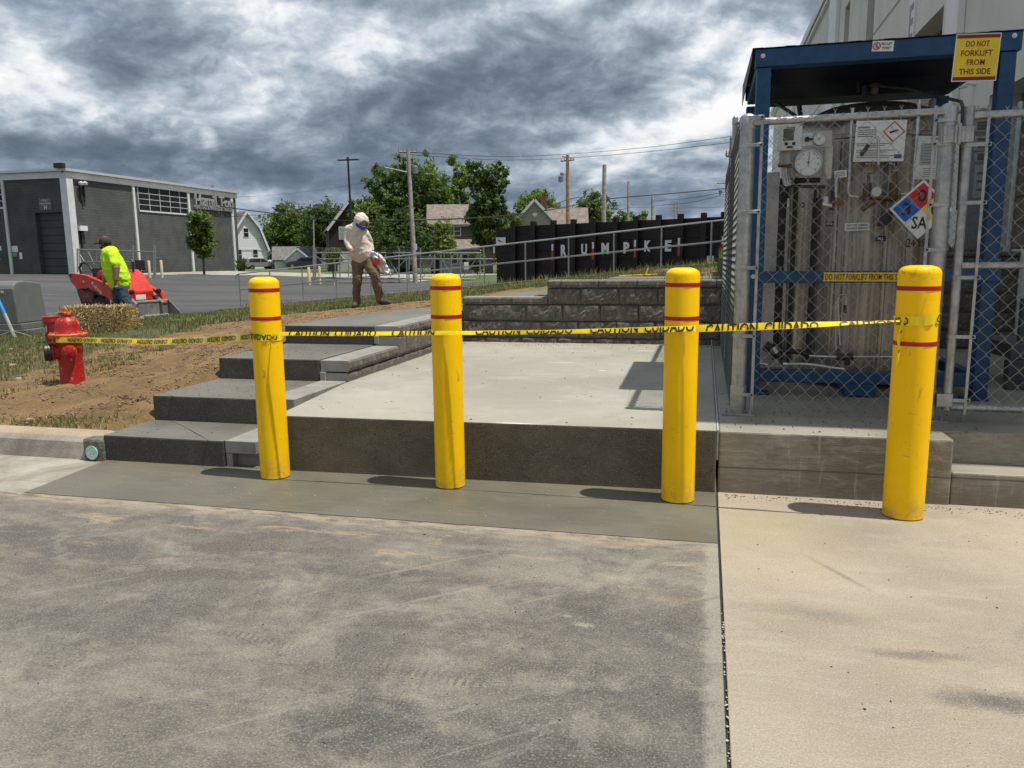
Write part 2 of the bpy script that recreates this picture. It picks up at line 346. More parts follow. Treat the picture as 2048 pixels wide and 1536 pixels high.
def f_fresh(g, b, P, c1=(.112, .104, .078), c2=(.150, .138, .102), damp=True):
    big = g.noise(P, 1.1, 4, .55, .3); st = g.noise(g.scalev(P, 2, 14, 3), 2.5, 5, .6, .2); gr = g.noise(P, 260, 2, .6)
    f = g.math('ADD', g.math('MULTIPLY', big, .7), g.math('MULTIPLY', st, .3))
    c = g.mix(g.ramp(f, .38, .62), c1, c2)
    if damp:
        mk = g.noise(g.vmath('ADD', P, (2, 2, 2)), 2.3, 4, .6, .4)
        c = g.mix(g.ramp(mk, .55, .75, 0, .35), c, (.155, .15, .118))
    c = g.mix(g.ramp(gr, .62, .72, 0, .35), c, (.32, .31, .27))
    sp = g.noise(P, 90, 2, .5); c = g.mix(g.ramp(sp, .73, .76, 0, .8), c, (.45, .43, .38))
    g.put(b, 'Base Color', c); g.put(b, 'Roughness', g.ramp(big, .3, .7, .42, .62))
    bumpn(g, b, g.math('ADD', g.math('MULTIPLY', st, .5), g.math('MULTIPLY', gr, .3)), .22, .005)
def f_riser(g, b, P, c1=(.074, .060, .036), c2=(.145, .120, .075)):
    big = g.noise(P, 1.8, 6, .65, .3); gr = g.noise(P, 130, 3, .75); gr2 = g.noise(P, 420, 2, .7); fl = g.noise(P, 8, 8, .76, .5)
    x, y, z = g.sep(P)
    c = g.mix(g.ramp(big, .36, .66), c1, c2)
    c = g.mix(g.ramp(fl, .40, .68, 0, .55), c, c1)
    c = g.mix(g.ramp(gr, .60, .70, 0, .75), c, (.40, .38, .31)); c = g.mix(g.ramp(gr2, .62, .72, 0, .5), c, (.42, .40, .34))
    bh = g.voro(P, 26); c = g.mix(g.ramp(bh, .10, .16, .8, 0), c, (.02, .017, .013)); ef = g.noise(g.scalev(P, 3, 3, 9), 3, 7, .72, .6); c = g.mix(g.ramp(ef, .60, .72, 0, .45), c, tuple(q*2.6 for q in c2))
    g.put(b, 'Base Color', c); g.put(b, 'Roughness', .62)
    bumpn(g, b, g.math('ADD', g.math('MULTIPLY', gr, .8), g.math('ADD', g.math('MULTIPLY', gr2, .35), g.math('MULTIPLY', fl, 1.2))), .9, .012)
def f_light(g, b, P):
    big = g.noise(P, .7, 5, .6, .5); br = g.noise(g.scalev(P, 26, 1.2, 1), 5, 4, .65, .2); gr = g.noise(P, 180, 2, .6)
    ru = g.noise(g.scalev(P, 1, 1.3, 1), 1.7, 5, .62, .8); mk = g.noise(g.scalev(P, 1.2, 3, 1), 2.6, 5, .62, 1.1)
    c = g.mix(g.ramp(big, .35, .66), (.272, .256, .212), (.358, .339, .288))
    c = g.mix(g.ramp(ru, .50, .70, 0, .45), c, (.41, .39, .325)); c = g.mix(g.ramp(mk, .54, .72, 0, .34), c, (.235, .22, .165))
    c = g.mix(g.ramp(br, .40, .66, 0, .16), c, (.25, .24, .20)); c = g.mix(g.ramp(gr, .64, .72, 0, .3), c, (.16, .15, .13))
    x, y, z = g.sep(P)
    for bx, by, rx, ry, w in ((-1.15, 4.70, .10, .012, .8), (-.60, 8.7, .1, .03, .6), (-1.35, 7.6, .12, .02, .35), (-.9, 7.1, .03, .02, .5)):
        c = g.mix(g.math('MULTIPLY', g.blob(P, bx, by, rx, ry, 0, .6, gr, 1.6), w), c, (.72, .71, .66))
    dirt = g.math('MULTIPLY', g.ramp(y, 8.2, 9.3), g.ramp(g.noise(P, 4, 5, .65, .5), .40, .62)); c = g.mix(g.math('MULTIPLY', dirt, .45), c, (.27, .215, .15))
    g.put(b, 'Base Color', c); g.put(b, 'Roughness', .8)
    bumpn(g, b, g.math('ADD', g.math('MULTIPLY', br, .6), g.math('MULTIPLY', gr, .3)), .35, .005)
def f_form(g, b, P):
    """board-marked old wall face"""
    big = g.noise(P, 1.6, 6, .65, .6); st = g.noise(g.scalev(P, 1.4, 1, 4), 4, 7, .7, .5); gr = g.noise(P, 120, 3, .7); x, y, z = g.sep(P)
    wd = g.noise(g.scalev(P, 1.2, 1, 12), 6, 7, .76, .4)
    c = g.mix(g.ramp(big, .35, .66), (.175, .155, .115), (.31, .28, .22))
    c = g.mix(g.ramp(st, .46, .7, 0, .6), c, (.42, .40, .35)); c = g.mix(g.ramp(wd, .45, .66, 0, .4), c, (.15, .135, .11))
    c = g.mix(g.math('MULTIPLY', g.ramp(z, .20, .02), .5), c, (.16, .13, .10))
    drp = g.noise(g.scalev(P, 22, 22, 1.3), 1.2, 5, .7, .2); c = g.mix(g.math('MULTIPLY', g.ramp(drp, .56, .68), .5), c, (.46, .43, .37)); gv = g.ramp(g.math('ABSOLUTE', g.math('SUBTRACT', g.math('ADD', z, g.math('MULTIPLY', big, .012)), .165)), .003, .007, 1, 0); c = g.mix(g.math('MULTIPLY', gv, .7), c, (.07, .06, .05))
    c = g.mix(g.ramp(gr, .62, .72, 0, .5), c, (.08, .075, .065))
    g.put(b, 'Base Color', c); g.put(b, 'Roughness', .85)
    bumpn(g, b, g.math('ADD', g.math('MULTIPLY', wd, .7), g.math('ADD', g.math('MULTIPLY', st, .6), g.math('MULTIPLY', gr, .3))), .8, .012)
def f_curb(g, b, P):
    big = g.noise(P, 2.2, 6, .66, .6); gr = g.noise(P, 90, 4, .7); st = g.noise(g.scalev(P, 1, 6, 6), 3, 5, .6, .5); x, y, z = g.sep(P)
    c = g.mix(g.ramp(big, .34, .66), (.22, .20, .165), (.40, .365, .30))
    c = g.mix(g.ramp(st, .5, .7, 0, .5), c, (.17, .16, .14)); c = g.mix(g.math('MULTIPLY', g.ramp(z, .12, .17), .5), c, (.42, .29, .17))
    c = g.mix(g.ramp(gr, .6, .7, 0, .6), c, (.10, .09, .08))
    g.put(b, 'Base Color', c); g.put(b, 'Roughness', .88); bumpn(g, b, gr, .6, .01)
def f_block(g, b, P):
    oi = g.new('ShaderNodeObjectInfo').outputs['Random']
    big = g.noise(P, 7, 6, .7, .6); gr = g.noise(P, 110, 4, .75); gr2 = g.noise(P, 34, 5, .7, .6)
    c = g.mix(g.ramp(big, .34, .66), (.095, .080, .066), (.165, .145, .122))
    c = g.mix(g.ramp(oi, 0, 1, 0, .25), c, (.16, .135, .12)); rd = g.ramp(gr2, .56, .66); c = g.mix(g.math('MULTIPLY', rd, .45), c, (.46, .43, .38)); c = g.mix(g.ramp(gr, .56, .68, 0, .5), c, (.36, .34, .30)); c = g.mix(g.ramp(gr, .28, .38, .5, 0), c, (.05, .045, .04))  # raised ridges coloured pale, standing in for grazing sun on them
    g.put(b, 'Base Color', c); g.put(b, 'Roughness', .9)
    bumpn(g, b, g.math('ADD', g.math('MULTIPLY', gr, .35), gr2), 1.0, .022)
def f_cap(g, b, P):
    big = g.noise(P, 5, 5, .6); gr = g.noise(P, 160, 3, .7)
    oi = g.new('ShaderNodeObjectInfo').outputs['Random']
    c = g.mix(g.ramp(big, .34, .66), (.22, .208, .185), (.30, .288, .262)); c = g.mix(g.ramp(oi, 0, 1, 0, .3), c, (.19, .18, .165)); c = g.mix(g.ramp(gr, .58, .7, 0, .5), c, (.12, .115, .105))
    g.put(b, 'Base Color', c); g.put(b, 'Roughness', .88); bumpn(g, b, gr, .35, .005)
def f_asph(g, b, P):
    big = g.noise(g.scalev(P, .25, 1, 1), .35, 6, .62, .5); st = g.noise(g.scalev(P, .18, 1.3, 1), 1.2, 6, .65, .7); gr = g.noise(P, 45, 3, .7)
    f = g.math('ADD', g.math('MULTIPLY', big, .5), g.math('MULTIPLY', st, .5))
    c = g.mix(g.ramp(f, .38, .62), (.046, .045, .046), (.082, .080, .080)); c = g.mix(g.ramp(st, .58, .72, 0, .4), c, (.115, .112, .115))
    c = g.mix(g.ramp(gr, .58, .7, 0, .4), c, (.13, .13, .13))
    g.put(b, 'Base Color', c); g.put(b, 'Roughness', .9); bumpn(g, b, gr, .4, .01)
def f_ground(g, b, P):
    at_ = g.new('ShaderNodeAttribute', attribute_name='dirt').outputs['Fac']
    big = g.noise(P, 1.6, 6, .65, .6); gr = g.noise(P, 34, 5, .75, .4); fine = g.noise(P, 130, 3, .7)
    d = g.mix(g.ramp(big, .35, .66), (.165, .098, .038), (.285, .180, .080)); d = g.mix(g.ramp(gr, .52, .68, 0, .6), d, (.36, .265, .165)); d = g.mix(g.ramp(gr, .32, .42, .7, 0), d, (.085, .052, .028))
    s = g.mix(g.ramp(big, .35, .66), (.050, .062, .020), (.11, .105, .045)); s = g.mix(g.ramp(gr, .5, .7, 0, .6), s, (.17, .145, .075))
    g.put(b, 'Base Color', g.mix(at_, s, d)); g.put(b, 'Roughness', .95)
    bumpn(g, b, g.math('ADD', gr, g.math('MULTIPLY', fine, .4)), .9, .03)
def f_lawn(g, b, P):
    big = g.noise(P, .25, 6, .65, .6); gr = g.noise(P, 3.2, 6, .7, .4)
    c = g.mix(g.ramp(big, .38, .62), (.058, .098, .020), (.105, .145, .036)); c = g.mix(g.ramp(gr, .45, .7, 0, .6), c, (.05, .075, .018))
    g.put(b, 'Base Color', c); g.put(b, 'Roughness', .95); bumpn(g, b, gr, .8, .15)
M_old = mat('old_stained_concrete', (.15, .145, .135), fn=f_old); M_tan = mat('tan_concrete', (.40, .34, .26), fn=f_tan)
M_fresh = mat('fresh_concrete', (.1, .1, .09), fn=f_fresh); M_tread = mat('tread_concrete', (.13, .13, .12), fn=lambda g, b, P: f_fresh(g, b, P, (.120, .114, .096), (.165, .158, .132), False))
M_riser = mat('damp_riser_concrete', (.1, .09, .07), fn=f_riser); M_light = mat('broomed_light_concrete', (.4, .4, .34), fn=f_light)
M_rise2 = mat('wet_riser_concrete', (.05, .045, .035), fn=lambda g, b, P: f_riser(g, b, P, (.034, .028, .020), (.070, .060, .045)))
M_form = mat('board_marked_concrete', (.25, .24, .2), fn=f_form); M_curb = mat('curb_concrete', (.3, .28, .23), fn=f_curb)
M_block = mat('split_face_block', (.2, .19, .17), fn=f_block); M_cap = mat('smooth_block', (.3, .3, .3), fn=f_cap)
M_asph = mat('asphalt', (.05, .05, .055), fn=f_asph); M_ground = mat('soil_and_turf', (.2, .14, .08), fn=f_ground); M_lawn = mat('lawn', (.05, .08, .02), fn=f_lawn)
M_road = mat('pale_road_concrete', (.34, .31, .26), .9, var=.18, vs=.4)
M_gutter = mat('gutter_concrete', (.30, .27, .21), .88, fn=f_curb)
M_dark = mat('joint_filler', (.03, .028, .025), .9)

# ------------------------------------------------------------------ foreground paving (structure)
def slab(name, poly, z0, z1, mats, top=0, side=0, bevel=0, label=None):
    b = MB(); n = len(poly)
    vs = [(p[0], p[1], z0) for p in poly] + [(p[0], p[1], z1) for p in poly]
    b.add(vs, [tuple(range(n))[::-1]], side); b.add(vs, [tuple(range(n, 2*n))], top)
    b.v = vs; b.f = [tuple(range(n))[::-1], tuple(range(n, 2*n))] + [(i, (i+1) % n, n+(i+1) % n, n+i) for i in range(n)]
    b.m = [side, top] + [side]*n; b.sm = [False]*(n+2)
    return b.build(name, mats, kind='structure', bevel=bevel, label=label)
YS, YF = 3.852, 4.64
slab('old_pavement', [(-16, -9), (.096, -9), (.096, YS-.004), (-16, YS-.004)], -.2, 0, [M_old])
slab('gutter_pavement', [(-16, YS), (-4.118, YS), (-4.205, YF-.004), (-16, YF-.004)], -.2, -.002, [M_gutter])
slab('fresh_strip', [(-4.112, YS), (.096, YS), (.096, 4.72), (-4.20, 4.70)], -.2, .003, [M_fresh], bevel=.002)
slab('tan_pavement', [(.108, -9), (9, -9), (9, 4.78), (.108, 4.78)], -.2, 0, [M_tan], bevel=.003)
slab('joint_filler', [(.09, -9), (.113, -9), (.113, 4.7), (.09, 4.7)], -.15, -.012, [M_dark])
# landing
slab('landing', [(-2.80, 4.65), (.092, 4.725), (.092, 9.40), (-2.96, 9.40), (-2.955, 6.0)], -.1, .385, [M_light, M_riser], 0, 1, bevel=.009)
# sealant bead beside the landing
slab('sealant_joint', [(.0935, 4.74), (.104, 4.74), (.104, 9.36), (.0935, 9.36)], .2, .3845, [mat('pale_sealant', (.40, .40, .385), .7, var=.2, vs=30)])
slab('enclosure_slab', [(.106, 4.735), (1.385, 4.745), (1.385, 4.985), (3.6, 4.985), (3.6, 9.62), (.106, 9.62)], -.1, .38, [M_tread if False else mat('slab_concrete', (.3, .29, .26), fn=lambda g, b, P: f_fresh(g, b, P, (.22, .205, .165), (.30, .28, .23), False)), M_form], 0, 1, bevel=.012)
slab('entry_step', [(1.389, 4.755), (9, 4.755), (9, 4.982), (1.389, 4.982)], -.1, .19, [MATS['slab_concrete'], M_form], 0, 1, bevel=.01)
# steps
TR = [(4.64, .19), (5.19, .385), (6.08, .572), (7.24, .76)]
for i, (y0, zt) in enumerate(TR[:3]):
    y1 = TR[i+1][0]
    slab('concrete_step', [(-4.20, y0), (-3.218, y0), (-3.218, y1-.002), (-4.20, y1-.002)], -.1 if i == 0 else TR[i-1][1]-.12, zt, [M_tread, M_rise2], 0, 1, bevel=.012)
slab('upper_walk', [(-4.20, 7.24), (-3.218, 7.24), (-3.215, 9.62), (-2.90, 9.64), (-2.7, 11.4), (-3.0, 12.2), (-3.72, 10.3), (-4.12, 8.6)], .4, .76, [M_tread, M_rise2], 0, 1, bevel=.012)
slab('concrete_step', [(-2.9, 10.5), (-2.2, 10.3), (-1.6, 12.3), (-2.6, 12.6)], .7, .90, [M_tread, M_rise2], 0, 1, bevel=.01)
slab('upper_walk', [(-1.3, 10.6), (3.4, 10.4), (3.4, 11.6), (-1.3, 11.8)], .9, 1.125, [M_tread, M_rise2], 0, 1)

# ------------------------------------------------------------------ terrain
CP = np.array([(-4.3,4.82,.165),(-6.5,4.82,.165),(-9,4.82,.15),(-13,4.9,.12),(-4.25,5.25,.26),(-4.25,6.08,.43),(-4.25,7.24,.62),(-4.2,9,.715),(-3.7,10.6,.735),(-3.4,11.8,.76),
 (-5.3,6.8,.33),(-6.12,6.39,.225),(-7.7,9.06,.33),(-8.35,8.1,.25),(-7.2,6.6,.2),(-9.5,10.8,.33),(-11.8,11.1,.2),(-6.0,13.5,.57),(-7.5,11.5,.45),(-5.2,9.6,.58),(-10,6,.15),(-14,8,.12),
 (-15.3,15.05,.03),(-12.9,17.2,.03),(-13.6,21,-.02),(-11,15,.25),(-9,17.5,.28),
 (-15.2,22.8,-.10),(-8,21.8,.38),(-4,21.2,.74),(-.2,20.6,1.05),(3,20.2,1.25),(-1,9.7,1.09),(-2.4,9.7,.885),(.5,12,1.12),(-2.0,13,.98),(3,13,1.15),(-4.4,14,.72),(-4.2,17,.72),(2,10,1.12),
 (-18,18,-.03),(-20,14,.0),(-25,18,.0),(-16,25,-.08),(-4,24.5,.05),(2,24.5,.2),(-10,25,-.05),(-25,33,.12),(-33.9,42.6,.40),(-20.9,39.5,.03),(-44,47.4,.58),(-43.3,66,.50),(-52,49,.68),(-60,30,.6),
 (-18.2,42.2,.1),(-11.2,38.8,.24),(-8,32,.2),(0,28,.2),(6,27,.3),(-51,81,.25),(-34,54,.26),(-63.4,104,.24),(-67,108,.18),(-33,75,.05),(-10,62,.15),(10,60,.2),(0,120,.2),(60,120,.3),(-140,120,.3),(-140,20,1.0),(60,20,1.0),(8,18,1.4),(4.3,12,1.4),(4.3,30,1.2),(8,10,1.4),(-60,200,.3),(60,200,.3),(0,400,.3),(-200,400,.3)], float)
def _U(r2): return np.where(r2 > 1e-9, r2*np.log(r2+1e-12)*.5, 0)
_N = len(CP); _K = _U(((CP[:, None, :2]-CP[None, :, :2])**2).sum(-1)); _K += np.eye(_N)*.02
_Pm = np.hstack([np.ones((_N, 1)), CP[:, :2]]); _A = np.vstack([np.hstack([_K, _Pm]), np.hstack([_Pm.T, np.zeros((3, 3))])])
_w = np.linalg.solve(_A, np.concatenate([CP[:, 2], np.zeros(3)]))
def G(x, y):
    x = np.asarray(x, float); y = np.asarray(y, float); sh = x.shape; x = x.ravel(); y = y.ravel(); out = np.empty(len(x))
    for i in range(0, len(x), 20000):
        q = np.stack([x[i:i+20000], y[i:i+20000]], 1); K = _U(((q[:, None]-CP[None, :, :2])**2).sum(-1))
        out[i:i+20000] = K @ _w[:_N] + _w[_N] + q @ _w[_N+1:]
    return out.reshape(sh)
def Gs(x, y): return float(G(np.array([x]), np.array([y]))[0])
def on(u, v, dz=0.):
    """point of the ground surface seen on a bearing"""
    r = ray(u, v); r = r/r[1]; t = 4.6; prev = None
    while t < 400:
        p = r*t + [0, 0, CH]; h = p[2]-Gs(p[0], p[1])-dz
        if h < 0: break
        t *= 1.02
    lo, hi = t/1.02, t
    for _ in range(14):
        mdl = (lo+hi)/2; p = r*mdl + [0, 0, CH]
        if p[2]-Gs(p[0], p[1])-dz < 0: hi = mdl
        else: lo = mdl
    return Vector(r*hi + [0, 0, CH])
def fbm(x, y, s, o=4):
    return np.array([mn.fractal(Vector((a*s, b*s, 3.3)), 1.0, 2.0, o) for a, b in zip(x, y)])
def dirtmask(x, y, nz):
    """1 = bare soil, 0 = turf"""
    e = x + .38*nz
    left = np.interp(y, [4.6, 5.6, 6.6, 7.6, 9.1, 11.5, 12.6, 13.4, 14.2], [-7.6, -7.35, -7.15, -7.4, -7.6, -7.35, -6.6, -4.8, -2.8])
    m = np.clip((e-left)/.35+.5, 0, 1)
    far = np.clip((13.9+.4*nz-y)/.4, 0, 1)
    m = m*far
    m = np.maximum(m, .55*np.clip((nz+.12)*2.4, 0, 1)*(x > -9.5)*(y < 9)*(x < -6.5))
    m = np.where((y > 10) & (x > -2.5), np.clip((nz-.1)*1.5, 0, .6) + .9*np.clip(1-np.abs(x-.3)/.6, 0, 1)*(y > 11.5)*(y < 15), m)
    return np.clip(m, 0, 1)
def grid_mesh(name, xs, ys, drop=None, rough=0., off=0., mt=None, attr=False, **kw):
    X, Y = np.meshgrid(xs, ys); Z = G(X, Y)+off; nx, ny = len(xs), len(ys)
    if rough:
        n1 = fbm(X.ravel(), Y.ravel(), 1.1, 5).reshape(X.shape); dm = dirtmask(X, Y, n1)
        n2 = fbm(X.ravel(), Y.ravel(), 7, 4).reshape(X.shape)
        edge = np.clip((Y-4.85)/.25, 0, 1)
        n3 = fbm(X.ravel(), Y.ravel(), 19, 3).reshape(X.shape); Z = Z + edge*(.024*n1 + (.012+.020*dm)*n2 + .010*dm*n3)*rough
    if rough:
        T_ = np.where(Y < 5.19, .19, np.where(Y < 6.08, .385, np.where(Y < 7.24, .572, .76)))-.006; Z = np.where((X > -5) & (X < -4.1) & (Y < 7.3), np.minimum(Z, T_+np.maximum(0, -4.2-X)*.8), Z)
    wk = (X > -4.25) & (X < -2.15) & (Y > 7) & (Y < 12.4) | (X > -1.4) & (X < 3.5) & (Y > 10.3) & (Y < 11.9); Z = np.where(wk & (Z > .5), Z-.10, Z)
    idx = np.arange(nx*ny).reshape(ny, nx)
    f = np.stack([idx[:-1, :-1], idx[:-1, 1:], idx[1:, 1:], idx[1:, :-1]], -1).reshape(-1, 4)
    cx = ((X[:-1, :-1]+X[1:, 1:])/2).ravel(); cy = ((Y[:-1, :-1]+Y[1:, 1:])/2).ravel()
    if drop is not None: f = f[~drop(cx, cy)]
    o = npmesh(name, np.stack([X.ravel(), Y.ravel(), Z.ravel()], 1), f, [mt], smooth=True, **kw)
    if attr:
        if not rough: dm = np.zeros(X.shape)
        a = o.data.attributes.new('dirt', 'FLOAT', 'POINT'); a.data.foreach_set('value', dm.ravel().astype(np.float32)[:len(o.data.vertices)])
    return o
near = lambda x, y: (((x > -4.2) & (y < 7.24)) | ((x > -3.7) & (y < 9.45)) | ((x > -4.15) & (y < 8.6)))
xs = np.concatenate([np.arange(-16.2, -9, .10), np.arange(-9, -4.2, .045), [-4.2], np.arange(-4.1, 3.4, .06)])
ys = np.concatenate([np.arange(4.78, 10, .05), np.arange(10, 24.5, .10)])
ys = np.sort(np.append(ys, [9.45]))
grid_mesh('ground', xs, ys, lambda x, y: near(x, y) | (y > 24.3) | ((y > 9.40) & (y < 9.62) & (x > -3.2)) , 1.0, 0, M_ground, True, kind='structure')
XE = xs[-1]
far = lambda x, y: (x > -16.2) & (x < XE-.02) & (y < ys[-1]-.02)
fx = np.unique(np.round(np.concatenate([np.arange(-170, -60, 5), np.arange(-60, -16.2, 1.2), [-16.2], np.arange(-15, XE, 1.2), [XE], np.arange(4, 12, 1), np.arange(12, 120, 6)]), 3))
fy = np.unique(np.round(np.concatenate([[4.78], np.arange(6, ys[-1], 1.2), [ys[-1]], np.arange(26, 60, 1.5), np.arange(60, 150, 5), np.arange(150, 420, 20)]), 3))
grid_mesh('far_ground', fx, fy, lambda x, y: far(x, y) | ((x > XE) & (y < 9.6)), 0, -.01, M_lawn, False, kind='structure')
slab('field', [(-900, 400), (900, 400), (900, 1500), (-900, 1500)], -3, .1, [M_lawn])
# asphalt lot: a sheet laid over the terrain, its near edge along the verge
def sheet(name, inside, xr, yr, st, off, mt, th=0, **kw):
    X, Y = np.arange(xr[0], xr[1]+.01, st), np.arange(yr[0], yr[1]+.01, st)
    return grid_mesh(name, X, Y, lambda x, y: ~inside(x, y), 0, off, mt, kind='structure', **kw)
lot_edge = lambda x: np.interp(x, [-60, -20, -15.4, -14.2, -12.9, -13.3], [12.5, 14.1, 14.95, 16.1, 17.4, 18])
def in_lot(x, y):
    far_e = np.interp(x, [-60, -44, -34, -20, -12, -6], [46, 46, 56, 48, 36, 33.5])
    a = (x < -12.9) & (y > lot_edge(x)) & (y < far_e)
    b_ = (x >= -12.9) & (x < 4) & (y > 22.0+.0*x) & (y < np.interp(x, [-13, -9, -5, 0, 4], [39, 35.5, 33.2, 33.2, 33.2]))
    return (a | b_) & ~((x > -15.25) & (y < 22.6) & (y > 19.2) & (x > -13.6))
sheet('asphalt_lot', in_lot, (-75, 4), (12, 58), .30, .035, M_asph)
sheet('concrete_road', lambda x, y: (y > 49+.25*(x+35)) & (y < 68+.1*x) & (x > -43) & (x < 25) | ((y > 36) & (y < 52) & (x > -29) & (x < -15.5) & (y < 52)), (-43, 25), (34, 68), .5, .02, M_road)
# ---------------- kerb at the left of the steps
b = MB()
prof = [(4.63, -.05), (4.645, .02), (4.668, .12), (4.70, .155), (4.74, .170), (4.86, .172), (4.87, -.05)]
b.prism(prof, -16, -4.207, axis=0, smooth=False)
b.build('kerb', [M_curb], kind='structure', bevel=.008)

# ---------------- retaining walls of split faced blocks
_bm = {}
def block_mesh(w, h, d, seed, rough=.024, cap=False):
    key = (round(w, 3), round(h, 3), round(d, 3), seed, cap)
    if key in _bm: return _bm[key]
    nx, nz = max(3, int(w/.028)), max(2, int(h/.028)); b = MB(); vs = []; fs = []
    for j in range(nz+1):
        for i in range(nx+1):
            u, v = i/nx, j/nz; x = u*w; z = v*h
            if j == nz-1: z = h-.016; v = z/h
            ed = min(u*w, (1-u)*w, v*h, (1-v)*h); e = min(1, ed/.022)
            p = Vector((x*9+seed*7.3, z*11, seed*3.1))
            q = mn.ridged_multi_fractal(p, .9, 2.1, 4, 1.0, 2.0)*.35 + mn.noise(p*.6)*.9 + mn.noise(p*3.3)*.35
            y = -(.004 + rough*max(-.2, q))*e + (.013 if j == nz else (0 if j else .004))
            vs.append((x, y, z))
    for j in range(nz):
        for i in range(nx): a = j*(nx+1)+i; fs.append((a, a+1, a+nx+2, a+nx+1))
    b.add(vs, fs, 0)
    o = len(b.v); b.v += [(0, d, 0), (w, d, 0), (w, d, h), (0, d, h)]
    a0, a1, a2, a3 = 0, nx, nz*(nx+1)+nx, nz*(nx+1)
    bot = list(range(0, nx+1)); top = list(range(nz*(nx+1), nz*(nx+1)+nx+1)); lf = [j*(nx+1) for j in range(nz+1)]; rtt = [j*(nx+1)+nx for j in range(nz+1)]
    for f, mi in ((tuple(bot[::-1])+(o, o+1), 1), (tuple(top)+(o+2, o+3), 1), (tuple(lf)+(o+3, o), 1), (tuple(rtt[::-1])+(o+1, o+2), 1), ((o+1, o, o+3, o+2), 1)):
        b.f.append(f); b.m.append(mi); b.sm.append(False)
    me = bpy.data.meshes.new('block'); me.from_pydata(b.v, [], b.f); me.update(); me.materials.append(M_block); me.materials.append(M_cap)
    me.polygons.foreach_set('material_index', b.m); bm = bmesh.new(); bm.from_mesh(me); bmesh.ops.recalc_face_normals(bm, faces=bm.faces); bm.to_mesh(me); bm.free()
    _bm[key] = me; return me
def course(parent, joints, z0, z1, d=.24, org=(0, 0, 0), rz=0, name='block', rough=.024):
    g_ = .0022; M_ = Matrix.Translation(org) @ Matrix.Rotation(rz, 4, 'Z')
    for a, c in zip(joints[:-1], joints[1:]):
        w = c-a-2*g_
        wq = round(w, 2)
        me = block_mesh(w if abs(wq-.45) > .012 else .451, z1-z0-.004, d, random.randrange(4), rough)
        o = link(name, me, parent); o.matrix_basis = M_ @ Matrix.Translation((a+g_, random.uniform(-.003, .003), z0+.001))
BW = thing('retaining_wall', 'grey split-faced block wall with stepped cap rising across the back of the pale landing', 'wall', (0, 0, 0))
def jts(x0, x1, first, step=.457):
    r = [x0]; x = first
    while x <= x0+.06: x += step
    while x < x1-.05: r.append(x); x += step
    return r+[x1]
course(BW, jts(-2.95, .196, -2.65), .25, .447, org=(0, 9.365, 0))
course(BW, jts(-2.95, .196, -2.42+.03), .449, .649, org=(0, 9.372, 0))
course(BW, jts(-2.95, .196, -2.13), .651, .851, org=(0, 9.380, 0))
course(BW, jts(-2.95, -1.87, -2.32), .853, .943, org=(0, 9.376, 0), name='cap_stone', d=.27, rough=.012)
course(BW, jts(-1.866, .196, -1.45), .853, 1.053, org=(0, 9.388, 0))
course(BW, jts(-1.866, .196, -1.70), 1.055, 1.146, org=(0, 9.378, 0), name='cap_stone', d=.28, rough=.012)
BR = thing('retaining_wall', 'dark block wall under the grass behind the blue tank frame inside the fence', 'wall', (0, 0, 0))
for k in range(5):
    course(BR, jts(.20, 3.24, .35+(k % 2)*.23), .38+k*.2, .58+k*.2, org=(0, 9.43+k*.008, 0))
course(BR, jts(.20, 3.24, .5), 1.382, 1.43, org=(0, 9.44, 0), name='cap_stone', d=.3, rough=.01)
SW = thing('retaining_wall', 'pale grey block side wall stepping up beside the stairs left of the landing', 'wall', (0, 0, 0))
def side(y0, y1, z0, z1, x=-2.955, name='block', rough=.012, d=.24, first=None, step=.40):
    course(SW, [a for a in jts(0, y1-y0, first or step*.7, step)], z0, z1, d, (x, y0, 0), pi/2, name, rough)
side(6.09, 9.36, .26, .459, first=.28); side(6.09, 7.243, .468, .566, name='cap_stone', d=.262, x=-2.948, step=.3, first=.3)
side(7.25, 9.36, .461, .662, first=.22); side(7.25, 9.36, .667, .762, name='cap_stone', d=.262, x=-2.948, step=.3, first=.3)
def plain(name, a, c, mt=M_cap, parent=SW): b_ = MB(); b_.box(a, c); return b_.build(name, [mt], parent, bevel=.003, bseg=1)
for (y0, y1, zt) in ((4.655, 5.19, .19), (5.20, 6.085, .385)):
    n = max(1, round((y1-y0)/.3)); st = (y1-y0)/n
    for i in range(n): plain('cap_stone', (-3.214, y0+i*st+.001, zt-.09), (-2.972, y0+(i+1)*st-.001, zt-.001 if zt < .3 else zt+.004))
    plain('block', (-3.214, y0+.006, zt-.19), (-3.165, y1-.01, zt-.093)); plain('block', (-3.163, y0+.06, zt-.19), (-2.985, y1-.012, zt-.093))
for (y0, zt) in ((6.08, .566), (7.242, .762)):   # smooth sawn ends facing the steps
    plain('block', (-3.214, y0-.002, zt-.181), (-3.165, y0+.2, zt-.101)); 
